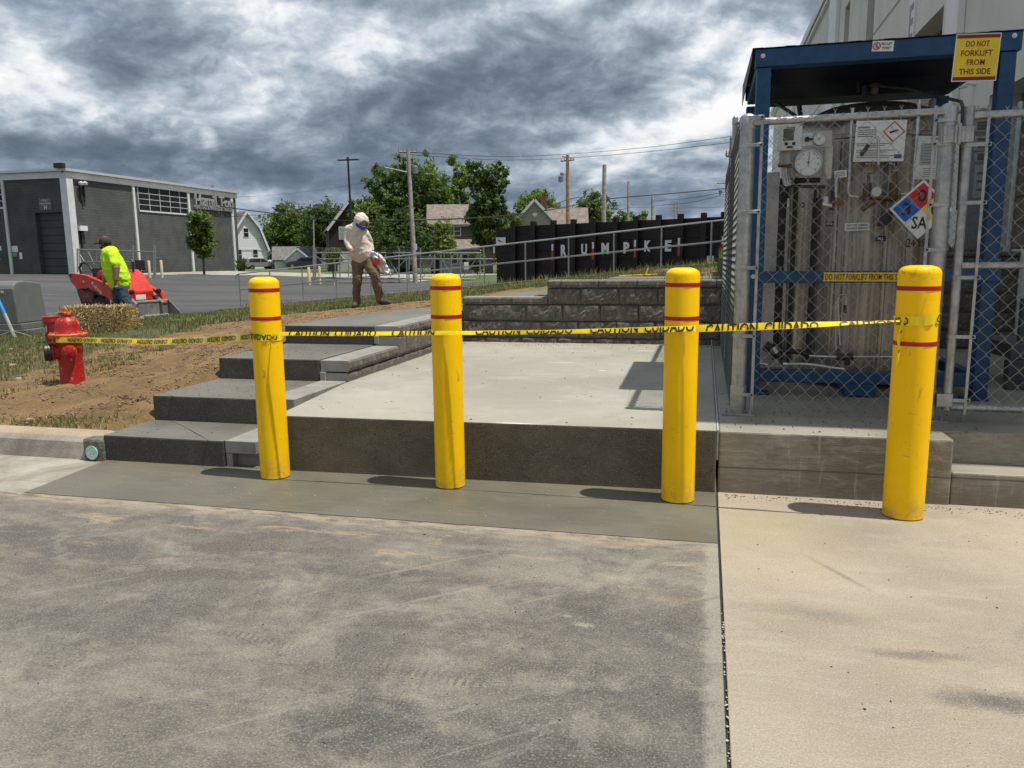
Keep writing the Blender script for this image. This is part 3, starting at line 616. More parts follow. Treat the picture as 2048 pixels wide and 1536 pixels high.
# green drain pipe in the kerb
DP = thing('drain_pipe', 'green plastic drain pipe opening in the kerb beside the bottom step', 'pipe', (-4.275, 4.60, .062))
b = MB(); ro, ri = .050, .043
b.lathe([(ri, .0), (ro, 0), (ro, .30), (ri, .30), (ri, 0)], n=28, axis=1); b.build('pipe_wall', [mat('teal_pvc', (.02, .26, .19), .35)], DP)
b = MB(); b.lathe([(0, .20), (ri, .20)], n=20, axis=1); b.build('pipe_water', [mat('pipe_inside', (.015, .15, .12), .3)], DP)
b = MB(); b.lathe([(ri*.98, -.001), (ro*1.02, -.001), (ro*1.02, .004), (ri*.98, .004)], n=28, axis=1); b.build('pipe_rim', [mat('scraped_pvc', (.45, .62, .55), .5, var=.4, vs=60)], DP)
b = MB(); b.box((-.085, .012, -.08), (.085, .20, .10)); 
b.build('mortar_patch', [mat('rough_mortar', (.13, .12, .10), .9, var=.5, vs=20, bump=1, bs=60)], DP, bevel=.02)
# ------------------------------------------------------------------ bollards
def f_yel(g, b, P):
    big = g.noise(P, 3, 5, .6); sm = g.noise(g.scalev(P, 1, 1, .35), 26, 5, .72, .8); sc_ = g.noise(g.scalev(P, 1, 1, 4), 9, 5, .7, 1.2)
    c = g.mix(g.ramp(big, .35, .65), (.92, .53, .0), (.98, .58, .0))
    x, y, z = g.sep(P)
    c = g.mix(g.ramp(sm, .63, .74, 0, .6), c, (.26, .14, .02)); c = g.mix(g.ramp(sc_, .655, .70, 0, .6), c, (.14, .08, .03))
    dn_ = g.math('MULTIPLY', g.ramp(z, .22, .0), g.ramp(g.noise(P, 15, 6, .75, .4), .42, .66)); c = g.mix(g.math('MULTIPLY', dn_, .55), c, (.30, .22, .12))
    tp_ = g.math('MULTIPLY', g.ramp(z, 1.20, 1.33), g.ramp(g.noise(P, 30, 6, .75, .4), .50, .66)); c = g.mix(g.math('MULTIPLY', tp_, .55), c, (.34, .20, .04))
    dr_ = g.noise(g.scalev(P, 30, 30, 1.2), 1, 5, .7, .2); c = g.mix(g.ramp(dr_, .62, .76, 0, .2), c, (.5, .3, .02))
    g.put(b, 'Base Color', c); g.put(b, 'Roughness', g.ramp(sm, .3, .7, .34, .50)); g.put(b, 'Specular IOR Level', .22); bumpn(g, b, big, .12, .01)
M_yel = mat('bollard_yellow', (.9, .54, .005), fn=f_yel); M_red = mat('bollard_red_tape', (.40, .008, .012), .28, var=.15, vs=10)
M_blk = mat('black_print', (.012, .012, .012), .45); M_tape = mat('caution_tape_yellow', (.93, .66, .005), .25, var=.08, vs=14)
def bollard(x, y, r, h, z0, bands, label, drop):
    t = thing('bollard', label, 'bollard', (x, y, z0), random.uniform(0, 6), 'yellow bollards with red bands in front of the landing')
    b = MB(); q = .030
    b.lathe([(r-.012, .0), (r-.012, .006)], n=40); b.build('steel_pipe', [M_dark], t)
    prof = [(r*1.0, .006), (r, h-.045)] + [(r-.045+.045*math.cos(a), h-.045+.041*math.sin(a)) for a in [pi/2*i/7 for i in range(1, 7)]] + [(r*.45, h-.001), (0, h)]
    b = MB(); b.lathe(prof, n=48); b.box((-r-.0006, -.0008, .01), (-r+.01, .0008, h-.04))
    b.build('sleeve', [M_yel], t)
    for zc in bands:
        b = MB(); b.lathe([(r+.0008, h-zc-.0115), (r+.0018, h-zc-.011), (r+.0018, h-zc+.011), (r+.0008, h-zc+.0115)], n=48); b.build('red_band', [M_red], t)
    return t
BL = [(-2.74, 4.50, .0945, 1.315, (.083, .262)), (-1.53, 4.535, .0935, 1.328, (.085, .258)), (-.124, 4.535, .0955, 1.352, (.095, .282)), (1.086, 4.50, .1035, 1.358, (.118, .405))]
LB = ['yellow bollard with red bands before the stair end, tape wrapped round it', 'yellow bollard with two red bands standing before the left half of the landing', 'yellow bollard with red bands nearest the seam between grey and tan paving', 'wider scuffed yellow bollard on the tan slab before the fence, torn tape hanging from it']
for (x, y, r, h, bd), lb in zip(BL, LB): bollard(x, y, r, h, .003 if x < .1 else 0, bd, lb, 0)

# ------------------------------------------------------------------ caution tape
def ribbon(name, path, strips, parent, n=60):
    """path: list of (point, height of visible strip, lean); builds a folded ribbon, two plies thick"""
    pass
def tape_run(name, pts, hs, lean, label, words, flip=False, clip=(-.5, .5), th=.03, cat=True, stepw=.34, sag=0, first=.05):
    pts = [Vector(p) for p in pts]
    cum = [0]
    for a, c in zip(pts[:-1], pts[1:]): cum.append(cum[-1]+(c-a).length)
    L = cum[-1]
    def ev(s):
        s = min(max(s, 0), L); f = s/L
        P_ = Vector([float(np.interp(s, cum, [p[i] for p in pts])) for i in range(3)]); P_.z -= sag*4*f*(1-f)
        h = float(np.interp(f, np.linspace(0, 1, len(hs)), hs)); l = float(np.interp(f, np.linspace(0, 1, len(lean)), lean)) + .10*math.sin(s*9+1)
        return P_, h, l
    n = max(8, int(L/.02)); vs = []; fs = []
    T = (pts[-1]-pts[0]).normalized(); side_ = T.cross(Vector((0, 0, 1))).normalized()
    if side_.y > 0: side_ = -side_
    for i in range(n+1):
        P_, h, l = ev(L*i/n); upv = Vector((0, 0, 1))*math.cos(l) - side_*math.sin(l)
        w = .0015*math.sin(i*.9)+.001*math.sin(i*2.3)
        a = P_+upv*h/2; c = P_-upv*h/2; mid = (a+c)/2+side_*(w+.001); bk = P_-side_*.004-upv*h*.35
        vs += [a, mid, c, bk]
    for i in range(n):
        for k in range(3): a = i*4+k; fs.append((a, a+1, a+5, a+4))
    b = MB(); b.add(vs, fs, 0, True)
    t = b.build(name, [M_tape], recalc=False)
    tag(t, label, 'caution tape', 'yellow caution tape strung between the hydrant and the bollards')
    # lettering
    s0 = first; k = 0
    while s0 < L-.1:
        wd = words[k % len(words)]; wl = .029*len(wd)*1.35
        me = text('lettering', wd, .07, Matrix.Identity(4), M_blk, t, extrude=0, bold=.025, fit=(wl, 1.0))
        bm = bmesh.new(); bm.from_mesh(me.data)
        for co_, no in (((0, clip[0], 0), (0, -1, 0)), ((0, clip[1], 0), (0, 1, 0))):
            bmesh.ops.bisect_plane(bm, geom=bm.verts[:]+bm.edges[:]+bm.faces[:], plane_co=co_, plane_no=no, clear_outer=True)
        nseg = int(wl/.02)
        for j in range(1, nseg): bmesh.ops.bisect_plane(bm, geom=bm.verts[:]+bm.edges[:]+bm.faces[:], plane_co=(-wl/2+wl*j/nseg, 0, 0), plane_no=(1, 0, 0))
        for v in bm.verts:
            sx = -v.co.x if flip else v.co.x; sy = -v.co.y if flip == 2 else v.co.y
            P_, h, l = ev(s0+wl/2+sx); upv = Vector((0, 0, 1))*math.cos(l)-side_*math.sin(l)
            q = (sy-(clip[0]+clip[1])/2*(-1 if flip == 2 else 1))/(clip[1]-clip[0])*(.66 if clip[1]-clip[0] > .9 else .92)
            if clip[1]-clip[0] <= .9: q = q+ (.08 if clip[0] < -.4 else -.08)*(-1)
            v.co = P_+upv*h*q+side_*.0035
        bm.to_mesh(me.data); bm.free()
        s0 += wl+(.035 if k % 2 == 0 else .10); k += 1
    return t
CW = ['CAUTION', 'CUIDADO']
yt = 4.41
tape_run('caution_tape', [py(112, 680, 6.30), py(165, 680, 6.1), py(300, 684, 5.55), py(400, 681, 5.05), py(480, 675, 4.55), py(500, 673, 4.415)], [.052, .052, .055, .054, .05], [.1, .25, .35, .2, .1],
         'yellow caution tape from the red hydrant to the first bollard, lettering upside down', CW, flip=2, first=.25)
tape_run('caution_tape', [py(546, 668, 4.43), py(560, 667.5, 4.405), py(700, 668, 4.42), py(860, 666, 4.432), py(912, 666, 4.434)], [.024, .026, .028, .027], [.3, .5, .4], 'thin folded strip of caution tape between the stair bollard and the second bollard', CW, clip=(-.30, .25), first=.13)
tape_run('caution_tape', [py(912, 666, 4.434), py(1110, 664, 4.44), py(1332, 658.5, 4.434), py(1392, 657, 4.43)], [.026, .024, .028, .036], [.5, .2, .4], 'thin folded strip of caution tape crossing in front of the landing between the middle bollards', CW, clip=(-.5, -.02), first=.12)
tape_run('caution_tape', [py(1393, 657, 4.43), py(1520, 653, 4.42), py(1660, 648, 4.41), py(1800, 642, 4.40)], [.040, .041, .034, .012], [.15, .35, .7, 1.0], 'caution tape crossing in front of the fence to the wide bollard, narrowing to an edge', CW, clip=(-.15, .5), first=.05)
def wrap(i, z, hh, name, label, word, a0, tilt, n=72):
    x, y, r, h, bd = BL[i]; vs = []; fs = []; rr = r+.003
    for j in range(n):
        a = 2*pi*j/n; zz_ = z+tilt*math.cos(a)*r; wob = .0012*math.sin(a*9)+.0012*math.sin(a*17+1)
        for q in (-1, -.3, .3, 1): vs.append((x+(rr+wob*(1+q))*math.cos(a), y+(rr+wob*(1-q))*math.sin(a), zz_+q*hh/2+.002*math.sin(a*5+q)))
    for j in range(n):
        for q in range(3): fs.append((j*4+q, ((j+1) % n)*4+q, ((j+1) % n)*4+q+1, j*4+q+1))
    b = MB(); b.add(vs, fs, 0, True); o = b.build(name, [M_tape]); tag(o, label, 'caution tape', 'yellow caution tape strung between the hydrant and the bollards')
    for wd, a_, fl in word:
        wl = .03*len(wd)
        me = text('lettering', wd, .06, Matrix.Identity(4), M_blk, o, extrude=0, bold=.02, fit=(wl, hh*.8))
        bm = bmesh.new(); bm.from_mesh(me.data)
        for j in range(1, 24): bmesh.ops.bisect_plane(bm, geom=bm.verts[:]+bm.edges[:]+bm.faces[:], plane_co=(-wl/2+wl*j/24, 0, 0), plane_no=(1, 0, 0))
        for v in bm.verts:
            a = a_+v.co.x/rr; v.co = (x+(rr+.0048)*math.cos(a), y+(rr+.0048)*math.sin(a), z+tilt*math.cos(a)*r+v.co.y*(-1 if fl else 1))
        bm.to_mesh(me.data); bm.free()
wrap(0, py(528, 674, 4.41).z, .046, 'caution_tape', 'wrap of caution tape round the bollard at the stair end', [('CUIDADO', -pi/2+.15, True)], 0, -.06)
wrap(3, py(1840, 641, 4.40).z, .052, 'caution_tape', 'crumpled wrap of caution tape round the wide bollard on the tan slab', [('ADO', -pi/2-1.0, False), ('CUI', -pi/2+1.22, False)], 0, .08)
b = MB(); pts = [(1806, 634), (1803, 655), (1797, 680), (1799, 700), (1795, 715), (1793, 733)]; ws = [.02, .012, .018, .010, .016, .003]; vs = []
for (u, v), w in zip(pts, ws):
    p = py(u, v, 4.405+.01*math.sin(v)); vs += [(p.x-w/2, p.y, p.z), (p.x+w*.1, p.y-.008, p.z), (p.x+w/2, p.y, p.z)]
b.add(vs, [(i*3+k, i*3+k+1, i*3+k+4, i*3+k+3) for i in range(5) for k in range(2)], 0, True)
tt_ = b.build('caution_tape', [M_tape], recalc=False); tag(tt_, 'torn end of caution tape hanging down the left of the wide bollard', 'caution tape', 'yellow caution tape strung between the hydrant and the bollards')
for (u, v, w, h_) in ((1800, 668, .006, .02), (1799, 692, .006, .02), (1796, 706, .005, .018), (1799, 646, .007, .014)):
    p = py(u, v, 4.39); b = MB(); b.add([(p.x, p.y, p.z), (p.x+w, p.y, p.z+.004), (p.x+w*1.6, p.y, p.z+h_), (p.x+w*.5, p.y, p.z+h_*.9)], [(0, 1, 2, 3)]); b.build('lettering', [M_blk], tt_, recalc=False)

# ------------------------------------------------------------------ galvanised fence
def f_galv(g, b, P):
    n = g.noise(P, 14, 5, .65, .5); s = g.noise(g.scalev(P, 9, 9, .35), 10, 5, .7); v = g.voro(P, 60)
    c = g.mix(g.ramp(n, .35, .65), (.27, .275, .265), (.43, .435, .42)); c = g.mix(g.ramp(s, .52, .68, 0, .6), c, (.18, .185, .18)); c = g.mix(g.math('MULTIPLY', v, .3), c, (.52, .53, .52))
    g.put(b, 'Base Color', c); g.put(b, 'Metallic', .75); g.put(b, 'Roughness', g.ramp(n, .3, .7, .34, .52))
M_galv = mat('galvanised_steel', (.5, .5, .5), fn=f_galv)
M_wire = mat('galvanised_wire', (.30, .305, .295), .42, .6); M_wire2 = mat('dull_galvanised_wire', (.13, .135, .13), .55, .4)
def chain(name, org, dx, w, z0, z1, parent, W_=.092, H_=.098, r=.0022, kn=True, nrm=None, n=4, mt=None):
    org = Vector(org); dx = Vector(dx).normalized(); nv = Vector(nrm) if nrm else dx.cross(Vector((0, 0, 1)))
    b = MB(); k = int(w/(W_/2)); nz_ = int(round((z1-z0)/(H_/2)))
    for i in range(k):
        pts = []
        for j in range(nz_+1):
            s = (i % 2) ^ (j % 2); x = i*W_/2+(W_/2+.003 if s else -.003); pts.append(org+dx*x+Vector((0, 0, z0+j*H_/2))+nv*(.003 if s else -.003))
        b.tube(pts, r, n, caps=False)
    if kn:
        for i in range(0, k+1):
            if (i % 2) == (nz_ % 2):
                continue
            p = org+dx*(i*W_/2)+Vector((0, 0, z0+nz_*H_/2))
            b.tube([p+dx*.003, p+dx*.001+Vector((0, 0, .012)), p+dx*.010+Vector((0, 0, .026))], r, n, caps=False); b.tube([p-dx*.003, p-dx*.001+Vector((0, 0, .012)), p-dx*.010+Vector((0, 0, .026))], r, n, caps=False)
            q = Vector((p.x, p.y, z0))
            b.tube([q, q+dx*.004-Vector((0, 0, .016))], r, n, caps=False)
    return b.build(name, [mt or M_wire], parent)
def post(parent, x, y, r, z0, z1, plate=True, sleeve=True, cap=True):
    b = MB(); b.tube([(x, y, z0), (x, y, z1)], r, 20); b.build('post', [M_galv], parent)
    if cap: b = MB(); b.lathe([(r*1.08, z1-.075), (r*1.1, z1-.07), (r*1.1, z1-.005), (r*.9, z1+.010), (r*.4, z1+.022), (0, z1+.025)], (x, y, 0), 20); b.build('post_cap', [M_galv], parent)
    if sleeve: b = MB(); b.lathe([(r*1.0, z0), (r*1.14, z0+.004), (r*1.14, z0+.19), (r*1.0, z0+.195)], (x, y, 0), 20); b.build('post_sleeve', [M_galv], parent)
    if plate:
        b = MB(); b.box((x-.105, y-.08, z0), (x+.105, y+.08, z0+.012)); b.build('base_plate', [M_galv], parent, bevel=.002)
        for sx in (-1, 1): b = MB(); b.tube([(x+sx*.075, y-.055, z0+.012), (x+sx*.075, y-.055, z0+.035)], .009, 6); b.build('anchor_bolt', [M_galv], parent)
def band(parent, x, y, r, z, xe, ye=None):
    b = MB(); b.lathe([(r+.001, z-.011), (r+.004, z-.011), (r+.004, z+.011), (r+.001, z+.011)], (x, y, 0), 20)
    s = 1 if xe > x else -1; yy = y-r if ye is None else ye
    b.box((min(x, xe), yy-.010, z-.011), (max(x, xe), yy-.004, z+.011)); b.build('brace_band', [M_galv], parent, bevel=.001, bseg=1)
    b = MB(); b.tube([(xe-s*.014, yy-.018, z), (xe-s*.014, yy-.002, z)], .007, 6); b.build('band_bolt', [M_dark], parent)
yF = 5.25
F1 = thing('chain_link_fence', 'front panel of galvanised chain link fence between two posts before the blue frame', 'fence', (0, 0, 0))
x1, x2, yP = .233, 1.372, 5.292
post(F1, x1, yP, .046, .38, 2.27); post(F1, x2, yP, .045, .38, 2.27, sleeve=True)
b = MB(); b.tube([(.30, 5.27, 2.236), (1.325, 5.27, 2.243)], .0225, 14); b.build('top_rail', [M_galv], F1)
b = MB(); b.lathe([(.024, -.03), (.027, -.028), (.027, .028), (.0, .03)], (1.325, 5.27, 2.243), 14, axis=0); b.build('rail_end', [M_galv], F1)
b = MB(); b.lathe([(.024, -.03), (.027, -.028), (.027, .028), (.0, .03)], (.292, 5.27, 2.236), 14, axis=0); b.build('rail_end', [M_galv], F1)
for xx in (.317, 1.292): b = MB(); b.box((xx-.010, yF-.003, .395), (xx+.008, yF+.003, 2.275)); b.build('tension_bar', [M_galv], F1)
for v in (236, 291, 424, 536, 672, 789): band(F1, x1, yP, .046, py(1490, v, yF).z, .327, yF)
for v in (242, 289, 410, 500, 610, 720, 806): band(F1, x2, yP, .045, py(1850, v, yF).z, 1.282, yF)
chain('chain_link', (.322, yF, 0), (1, 0, 0), .965, .40, 2.255, F1)
F2 = thing('chain_link_gate', 'galvanised chain link gate at the right edge hung beside the fence post', 'gate', (0, 0, 0))
xg = 1.478
b = MB(); b.tube([(xg, 5.27, .455), (xg, 5.27, 2.25)], .0255, 16); b.build('gate_upright', [M_galv], F2)
b = MB(); b.lathe([(.028, 2.235), (.029, 2.237), (.029, 2.262), (.012, 2.272), (0, 2.273)], (xg, 5.27, 0), 16); b.build('post_cap', [M_galv], F2)
b = MB(); b.tube([(2.78, 5.27, .455), (2.78, 5.27, 2.25)], .0255, 16); b.build('gate_upright', [M_galv], F2)
for z_, r_ in ((2.212, .0225), (py(1980, 531, yF).z, .0205), (.472, .0225)):
    b = MB(); b.tube([(xg+.02, 5.27, z_), (2.76, 5.27, z_)], r_, 14); b.build('gate_rail', [M_galv], F2)
b = MB(); b.box((1.568, yF-.003, .43), (1.584, yF+.003, 2.20)); b.build('tension_bar', [M_galv], F2)
for v in (289, 405, 555, 674, 802): band(F2, xg, 5.27, .0255, py(1960, v, yF).z, 1.60, yF)
chain('chain_link', (1.576, yF, 0), (1, 0, 0), 1.16, .415, 2.235, F2)
z_ = py(1900, 270, yF).z
b = MB(); b.box((1.325, yF-.018, z_-.045), (1.50, yF-.006, z_+.045)); b.box((1.335, yF-.03, z_-.05), (1.35, yF+.03, z_+.05)); b.box((1.395, yF-.03, z_-.05), (1.41, yF+.03, z_+.05)); b.tube([(1.42, yF-.03, z_-.06), (1.42, yF-.03, z_+.06)], .010, 8)
b.build('gate_hinge', [M_galv], F2, bevel=.002, bseg=1)
z_ = .52; b = MB(); b.box((1.41, yF-.018, z_-.04), (1.50, yF-.006, z_+.04)); b.build('gate_hinge', [M_galv], F2, bevel=.002, bseg=1)
F3 = thing('chain_link_fence', 'side run of chain link fence along the right edge of the landing', 'fence', (0, 0, 0))
for yy in (7.25, 9.22): post(F3, .215, yy, .030, .38, 2.25, plate=False, sleeve=False)
b = MB(); b.tube([(.212, 5.33, 2.238), (.212, 9.2, 2.238)], .021, 12); b.build('top_rail', [M_galv], F3)
b = MB(); b.box((.189, 5.36, .395), (.195, 5.38, 2.27)); b.build('tension_bar', [M_galv], F3)
chain('chain_link', (.19, 5.37, 0), (0, 1, 0), 3.80, .40, 2.255, F3, r=.0034, mt=M_wire2)
F4 = thing('chain_link_fence', 'rear run of chain link fence standing on the dark block wall behind the tank', 'fence', (0, 0, 0))
for xx in (.28, 3.15): post(F4, xx, 9.52, .030, 1.43, 2.95, plate=False, sleeve=False)
b = MB(); b.tube([(.28, 9.52, 2.90), (3.15, 9.52, 2.90)], .022, 12); b.build('top_rail', [M_galv], F4)
chain('chain_link', (.30, 9.49, 0), (1, 0, 0), 2.85, 1.45, 2.93, F4, r=.0022, n=3, mt=M_wire2)

# ------------------------------------------------------------------ blue tank frame
def f_blue(g, b, P):
    n = g.noise(P, 9, 5, .65, .4); s = g.noise(P, 60, 3, .7)
    c = g.mix(g.ramp(n, .35, .65), (.002, .040, .105), (.005, .056, .145)); c = g.mix(g.ramp(s, .66, .72, 0, .4), c, (.12, .15, .17))
    g.put(b, 'Base Color', c); g.put(b, 'Roughness', .48)
M_blue = mat('blue_frame_paint', (.004, .045, .14), fn=f_blue); M_bolt = mat('zinc_bolt', (.6, .6, .58), .35, .8)
FR = thing('tank_frame', 'dark blue steel lifting frame with a canopy roof around the steel tank', 'frame', (0, 0, 0))
fx0, fx1, fy0, fy1, fzt = .315, 1.955, 6.06, 7.66, 2.838
def bx(name, a, c, mt=M_blue, bev=.006, par=FR): b = MB(); b.box(a, c); return b.build(name, [mt], par, bevel=bev)
for xx in (fx0, fx1-.098):
    for yy in (fy0, fy1-.1): bx('post', (xx, yy, .38), (xx+.098, yy+.098, 2.728))
bx('top_beam', (fx0-.012, fy0-.012, 2.730), (fx1+.022, fy0+.105, fzt+.012))
bx('top_beam', (fx0-.01, fy1-.105, 2.79), (fx1+.01, fy1+.0, 2.90))
for xx in (fx0+.004, fx1-.095): bx('side_beam', (xx, fy0+.107, 2.74), (xx+.09, fy1-.107, 2.82)); bx('side_beam', (xx+.01, fy0+.1, .478), (xx+.085, fy1-.102, .56)); bx('side_beam', (xx+.01, fy0+.1, 1.22), (xx+.085, fy1-.102, 1.29))
zm = py(1600, 554, fy0).z
bx('middle_beam', (fx0+.004, fy0-.010, zm-.042), (fx1+.02, fy0+.03, zm+.042)); 
bx('bottom_beam', (fx0+.1, fy0+.004, .478), (fx1-.1, fy0+.09, .570)); bx('bottom_beam', (fx0+.1, fy1-.094, .478), (fx1-.1, fy1-.004, .570))
xa, xb = py(1690, 780, fy0).x, py(1752, 780, fy0).x
bx('fork_pocket', (xa, fy0+.002, .388), (xb, fy0+.5, .476)); bx('fork_pocket', (xa, fy1-.5, .388), (xb, fy1-.002, .476))
bx('foot', (fx0-.004, fy0-.01, .381), (fx0+.17, fy0+.11, .40)); bx('foot', (fx1-.16, fy0-.01, .381), (fx1+.01, fy0+.11, .40))
b = MB(); b.add([(fx1-.1, fy0+.02, .9), (fx1-.1, fy0+.08, .9), (fx1-.10, fy0+.08, .57), (fx1-.10, fy0+.02, .57)], [(0, 1, 2, 3)])
for (u, v) in ((1526, 112), (2029, 71), (1506, 553)):
    p = py(u, v, fy0-.012 if v < 200 else fy0-.01); b = MB(); b.lathe([(.016, 0), (.016, -.003), (.009, -.0035), (.009, -.010), (0, -.011)], p, 12, axis=1); b.build('bolt', [M_bolt], FR)
# canopy: ribbed sheet with side skirts
M_can = mat('canopy_dark_sheet', (.004, .006, .015), .42, 0, var=.3, vs=4)
b = MB(); n = 24; zf, zb = fzt+.014, 2.925
xs_ = np.linspace(fx0-.035, fx1+.03, n+1)
for i in range(n):
    a, c = xs_[i], xs_[i+1]; dz = .002 if i % 3 == 0 else 0
    b.add([(a, fy0-.02, zf+dz), (c, fy0-.02, zf+dz), (c, fy1+.06, zb+dz), (a, fy1+.06, zb+dz), (a, fy0-.02, zf+dz+.004), (c, fy0-.02, zf+dz+.004), (c, fy1+.06, zb+dz+.004), (a, fy1+.06, zb+dz+.004)], [(0, 3, 2, 1), (4, 5, 6, 7), (0, 1, 5, 4), (1, 2, 6, 5), (2, 3, 7, 6), (3, 0, 4, 7)])
b.build('canopy_roof', [M_can], FR)
for xx in (fx0-.034, fx1+.024):
    b = MB(); b.prism([(fy0+.07, zf-.02), (fy0+.07, zf-.045), (fy1+.06, zb-.16), (fy1+.06, zb-.002), (fy0+.0, zf-.004)], xx, xx+.005, axis=0); b.build('canopy_skirt', [M_can], FR)
b = MB(); b.prism([(fy0+.22, 2.785), (fy0+.22, 2.775), (fy0+.5, 2.70), (fy0+.85, 2.655), (fy0+1.2, 2.66), (fy1-.12, 2.72), (fy1-.12, 2.732), (fy0+1.2, 2.672), (fy0+.85, 2.667), (fy0+.5, 2.712)], fx0+.14, fx1-.14, axis=0); b.build('roof_liner', [M_can], FR)
for k in range(3): b = MB(); y_ = fy0+.45+k*.38; b.box((fx0+.1, y_, 2.775), (fx1-.1, y_+.04, 2.808)); b.build('roof_rib', [M_blue], FR)
# signs on the frame
def board(name, P0, P1, y, mt, parent, th=.003, tilt=0., bev=.001, **kw):
    """flat plate on a plane y = const between two survey bearings; returns object, centre, width, height"""
    a, c = py(*P0, y), py(*P1, y); w = abs(c.x-a.x); h = abs(a.z-c.z); o_ = Vector(((a.x+c.x)/2, y, (a.z+c.z)/2))
    M_ = Matrix.Translation(o_) @ Matrix.Rotation(tilt, 4, 'Y')
    b = MB(); b.box((-w/2, 0, -h/2), (w/2, th, h/2), M=M_); ob = b.build(name, [mt], parent, bevel=0, **kw)
    return ob, M_, w, h
def tx(s, M_, x, z, w, h, mt, par, bold=0., off=.002, name='lettering', align='CENTER'):
    """lettering on a plate: x, z plate coordinates of the centre"""
    Mt = M_ @ Matrix.Translation((x, -off, z)) @ Matrix.Rotation(pi/2, 4, 'X')
    return text(name, s, .05, Mt, mt, par, extrude=.0003, bold=bold, fit=(w, h))
M_sy = mat('sign_yellow', (.78, .56, .012), .4, var=.05, vs=12); M_sr = mat('sign_dark_red', (.20, .010, .010), .4); M_sw = mat('sign_white', (.70, .70, .68), .4, var=.05, vs=15)
M_nr = mat('sign_red', (.52, .02, .02), .4); M_nb = mat('sign_blue', (.01, .10, .46), .4); M_ny = mat('placard_yellow', (.80, .60, .02), .4)
s1, Ms, w, h = board('sign_border', (1911, 70), (1994, 160), fy0-.018, M_sw, FR, tilt=R(2.2))
def plate(M_, x, z, w, h, mt, par, name, off=.0012, th=.0012): b = MB(); b.box((x-w/2, -off, z-h/2), (x+w/2, -off+th, z+h/2), M=M_); return b.build(name, [mt], par)
plate(Ms, 0, 0, w*.955, h*.955, M_sy, s1, 'sign_face'); plate(Ms, 0, h*.44, w*.955, h*.075, M_sr, s1, 'sign_bar', .002); plate(Ms, 0, -h*.44, w*.955, h*.075, M_sr, s1, 'sign_bar', .002)
for i, (s_, ww) in enumerate((('DO NOT', .52), ('FORKLIFT', .70), ('FROM', .40), ('THIS SIDE', .70))): tx(s_, Ms, 0, h*(.285-.192*i), w*ww, h*.125, M_sr, s1, .022)
s2, Ms, w, h = board('small_sign', (1745, 83), (1787, 101), fy0-.018, M_sw, FR, tilt=R(3.0))
b = MB(); b.lathe([(.019, -.0032), (.025, -.0032), (.025, -.0045), (.019, -.0045), (.019, -.0032)], (0, 0, 0), 20, axis=1, M=Ms @ Matrix.Translation((-w*.29, 0, 0)), cap=False); b.build('no_entry_ring', [M_nr], s2)
b = MB(); b.cbox((0, -.0045, 0), (.046, .001, .005), M=Ms @ Matrix.Translation((-w*.29, 0, 0)) @ Matrix.Rotation(R(45), 4, 'Y')); b.build('no_entry_bar', [M_nr], s2)
b = MB(); b.cbox((0, -.003, .002), (.004, .001, .028), M=Ms @ Matrix.Translation((-w*.29, 0, 0))); b.cbox((.004, -.003, -.008), (.014, .001, .004), M=Ms @ Matrix.Translation((-w*.29, 0, 0))); b.build('hook_symbol', [M_blk], s2)
tx('NO LIFT', Ms, w*.18, h*.2, w*.50, h*.27, M_blk, s2, .01); tx('POINT', Ms, w*.18, -h*.2, w*.38, h*.27, M_blk, s2, .01)
s3, Ms, w, h = board('strip_sign', (1648, 545.5), (1812, 562.5), fy0-.014, M_sy, FR, tilt=R(.4))
tx('DO NOT FORKLIFT FROM THIS SIDE', Ms, 0, 0, w*.965, h*.70, M_sr, s3, .02)

# ------------------------------------------------------------------ tank and fittings
def f_steel(g, b, P):
    s = g.noise(g.scalev(P, 9, 9, .25), 4, 5, .65, .3); n = g.noise(P, 3, 5, .6); f = g.noise(g.scalev(P, 60, 60, 1), 4, 3, .6); st = g.noise(g.scalev(P, 26, 26, .7), 1.5, 6, .7, .3)
    c = g.mix(g.ramp(s, .38, .62), (.24, .20, .155), (.40, .35, .29)); c = g.mix(g.ramp(n, .5, .68, 0, .4), c, (.46, .38, .28)); c = g.mix(g.ramp(st, .52, .66, 0, .6), c, (.17, .13, .095)); c = g.mix(g.ramp(g.noise(g.scalev(P, 7, 7, .12), 2, 3, .5), .56, .66, 0, .55), c, (.62, .55, .42)); c = g.mix(g.ramp(g.noise(P, 7, 6, .7, .6), .58, .72, 0, .5), c, (.13, .10, .075))
    g.put(b, 'Base Color', c); g.put(b, 'Metallic', .72); g.put(b, 'Roughness', g.ramp(s, .35, .65, .30, .48)); bumpn(g, b, f, .1, .002)
M_steel = mat('stained_stainless_steel', (.5, .46, .42), fn=f_steel)
M_pipe = mat('pipe_steel', (.55, .53, .50), .3, .85, var=.2, vs=30); M_brass = mat('tarnished_brass', (.16, .10, .055), .42, .7, var=.4, vs=30); M_iron = mat('dark_fitting', (.045, .043, .042), .5, .4, var=.4, vs=20)
TK = thing('gas_tank', 'tall stained stainless steel liquid gas tank standing inside the blue frame', 'tank', (0, 0, 0))
tc, tr = (1.235, 7.0), .60
b = MB(); nn = 96; prof_z = [.50, 2.30]
ring = []
for j in range(nn):
    a = 2*pi*j/nn; ring.append(tr - (.012 if (j % 12) in (0,) else 0) - (.02 if (j % 12) == 6 else 0))
vs = []; 
prof = [(1, .50), (1, 2.30), (.985, 2.36), (.93, 2.43), (.80, 2.50), (.55, 2.56), (.25, 2.585)]
for k, z_ in prof:
    for j in range(nn): a = 2*pi*j/nn; rr = (ring[j] if z_ < 2.33 else tr)*k; vs.append((tc[0]+rr*math.cos(a), tc[1]+rr*math.sin(a), z_))
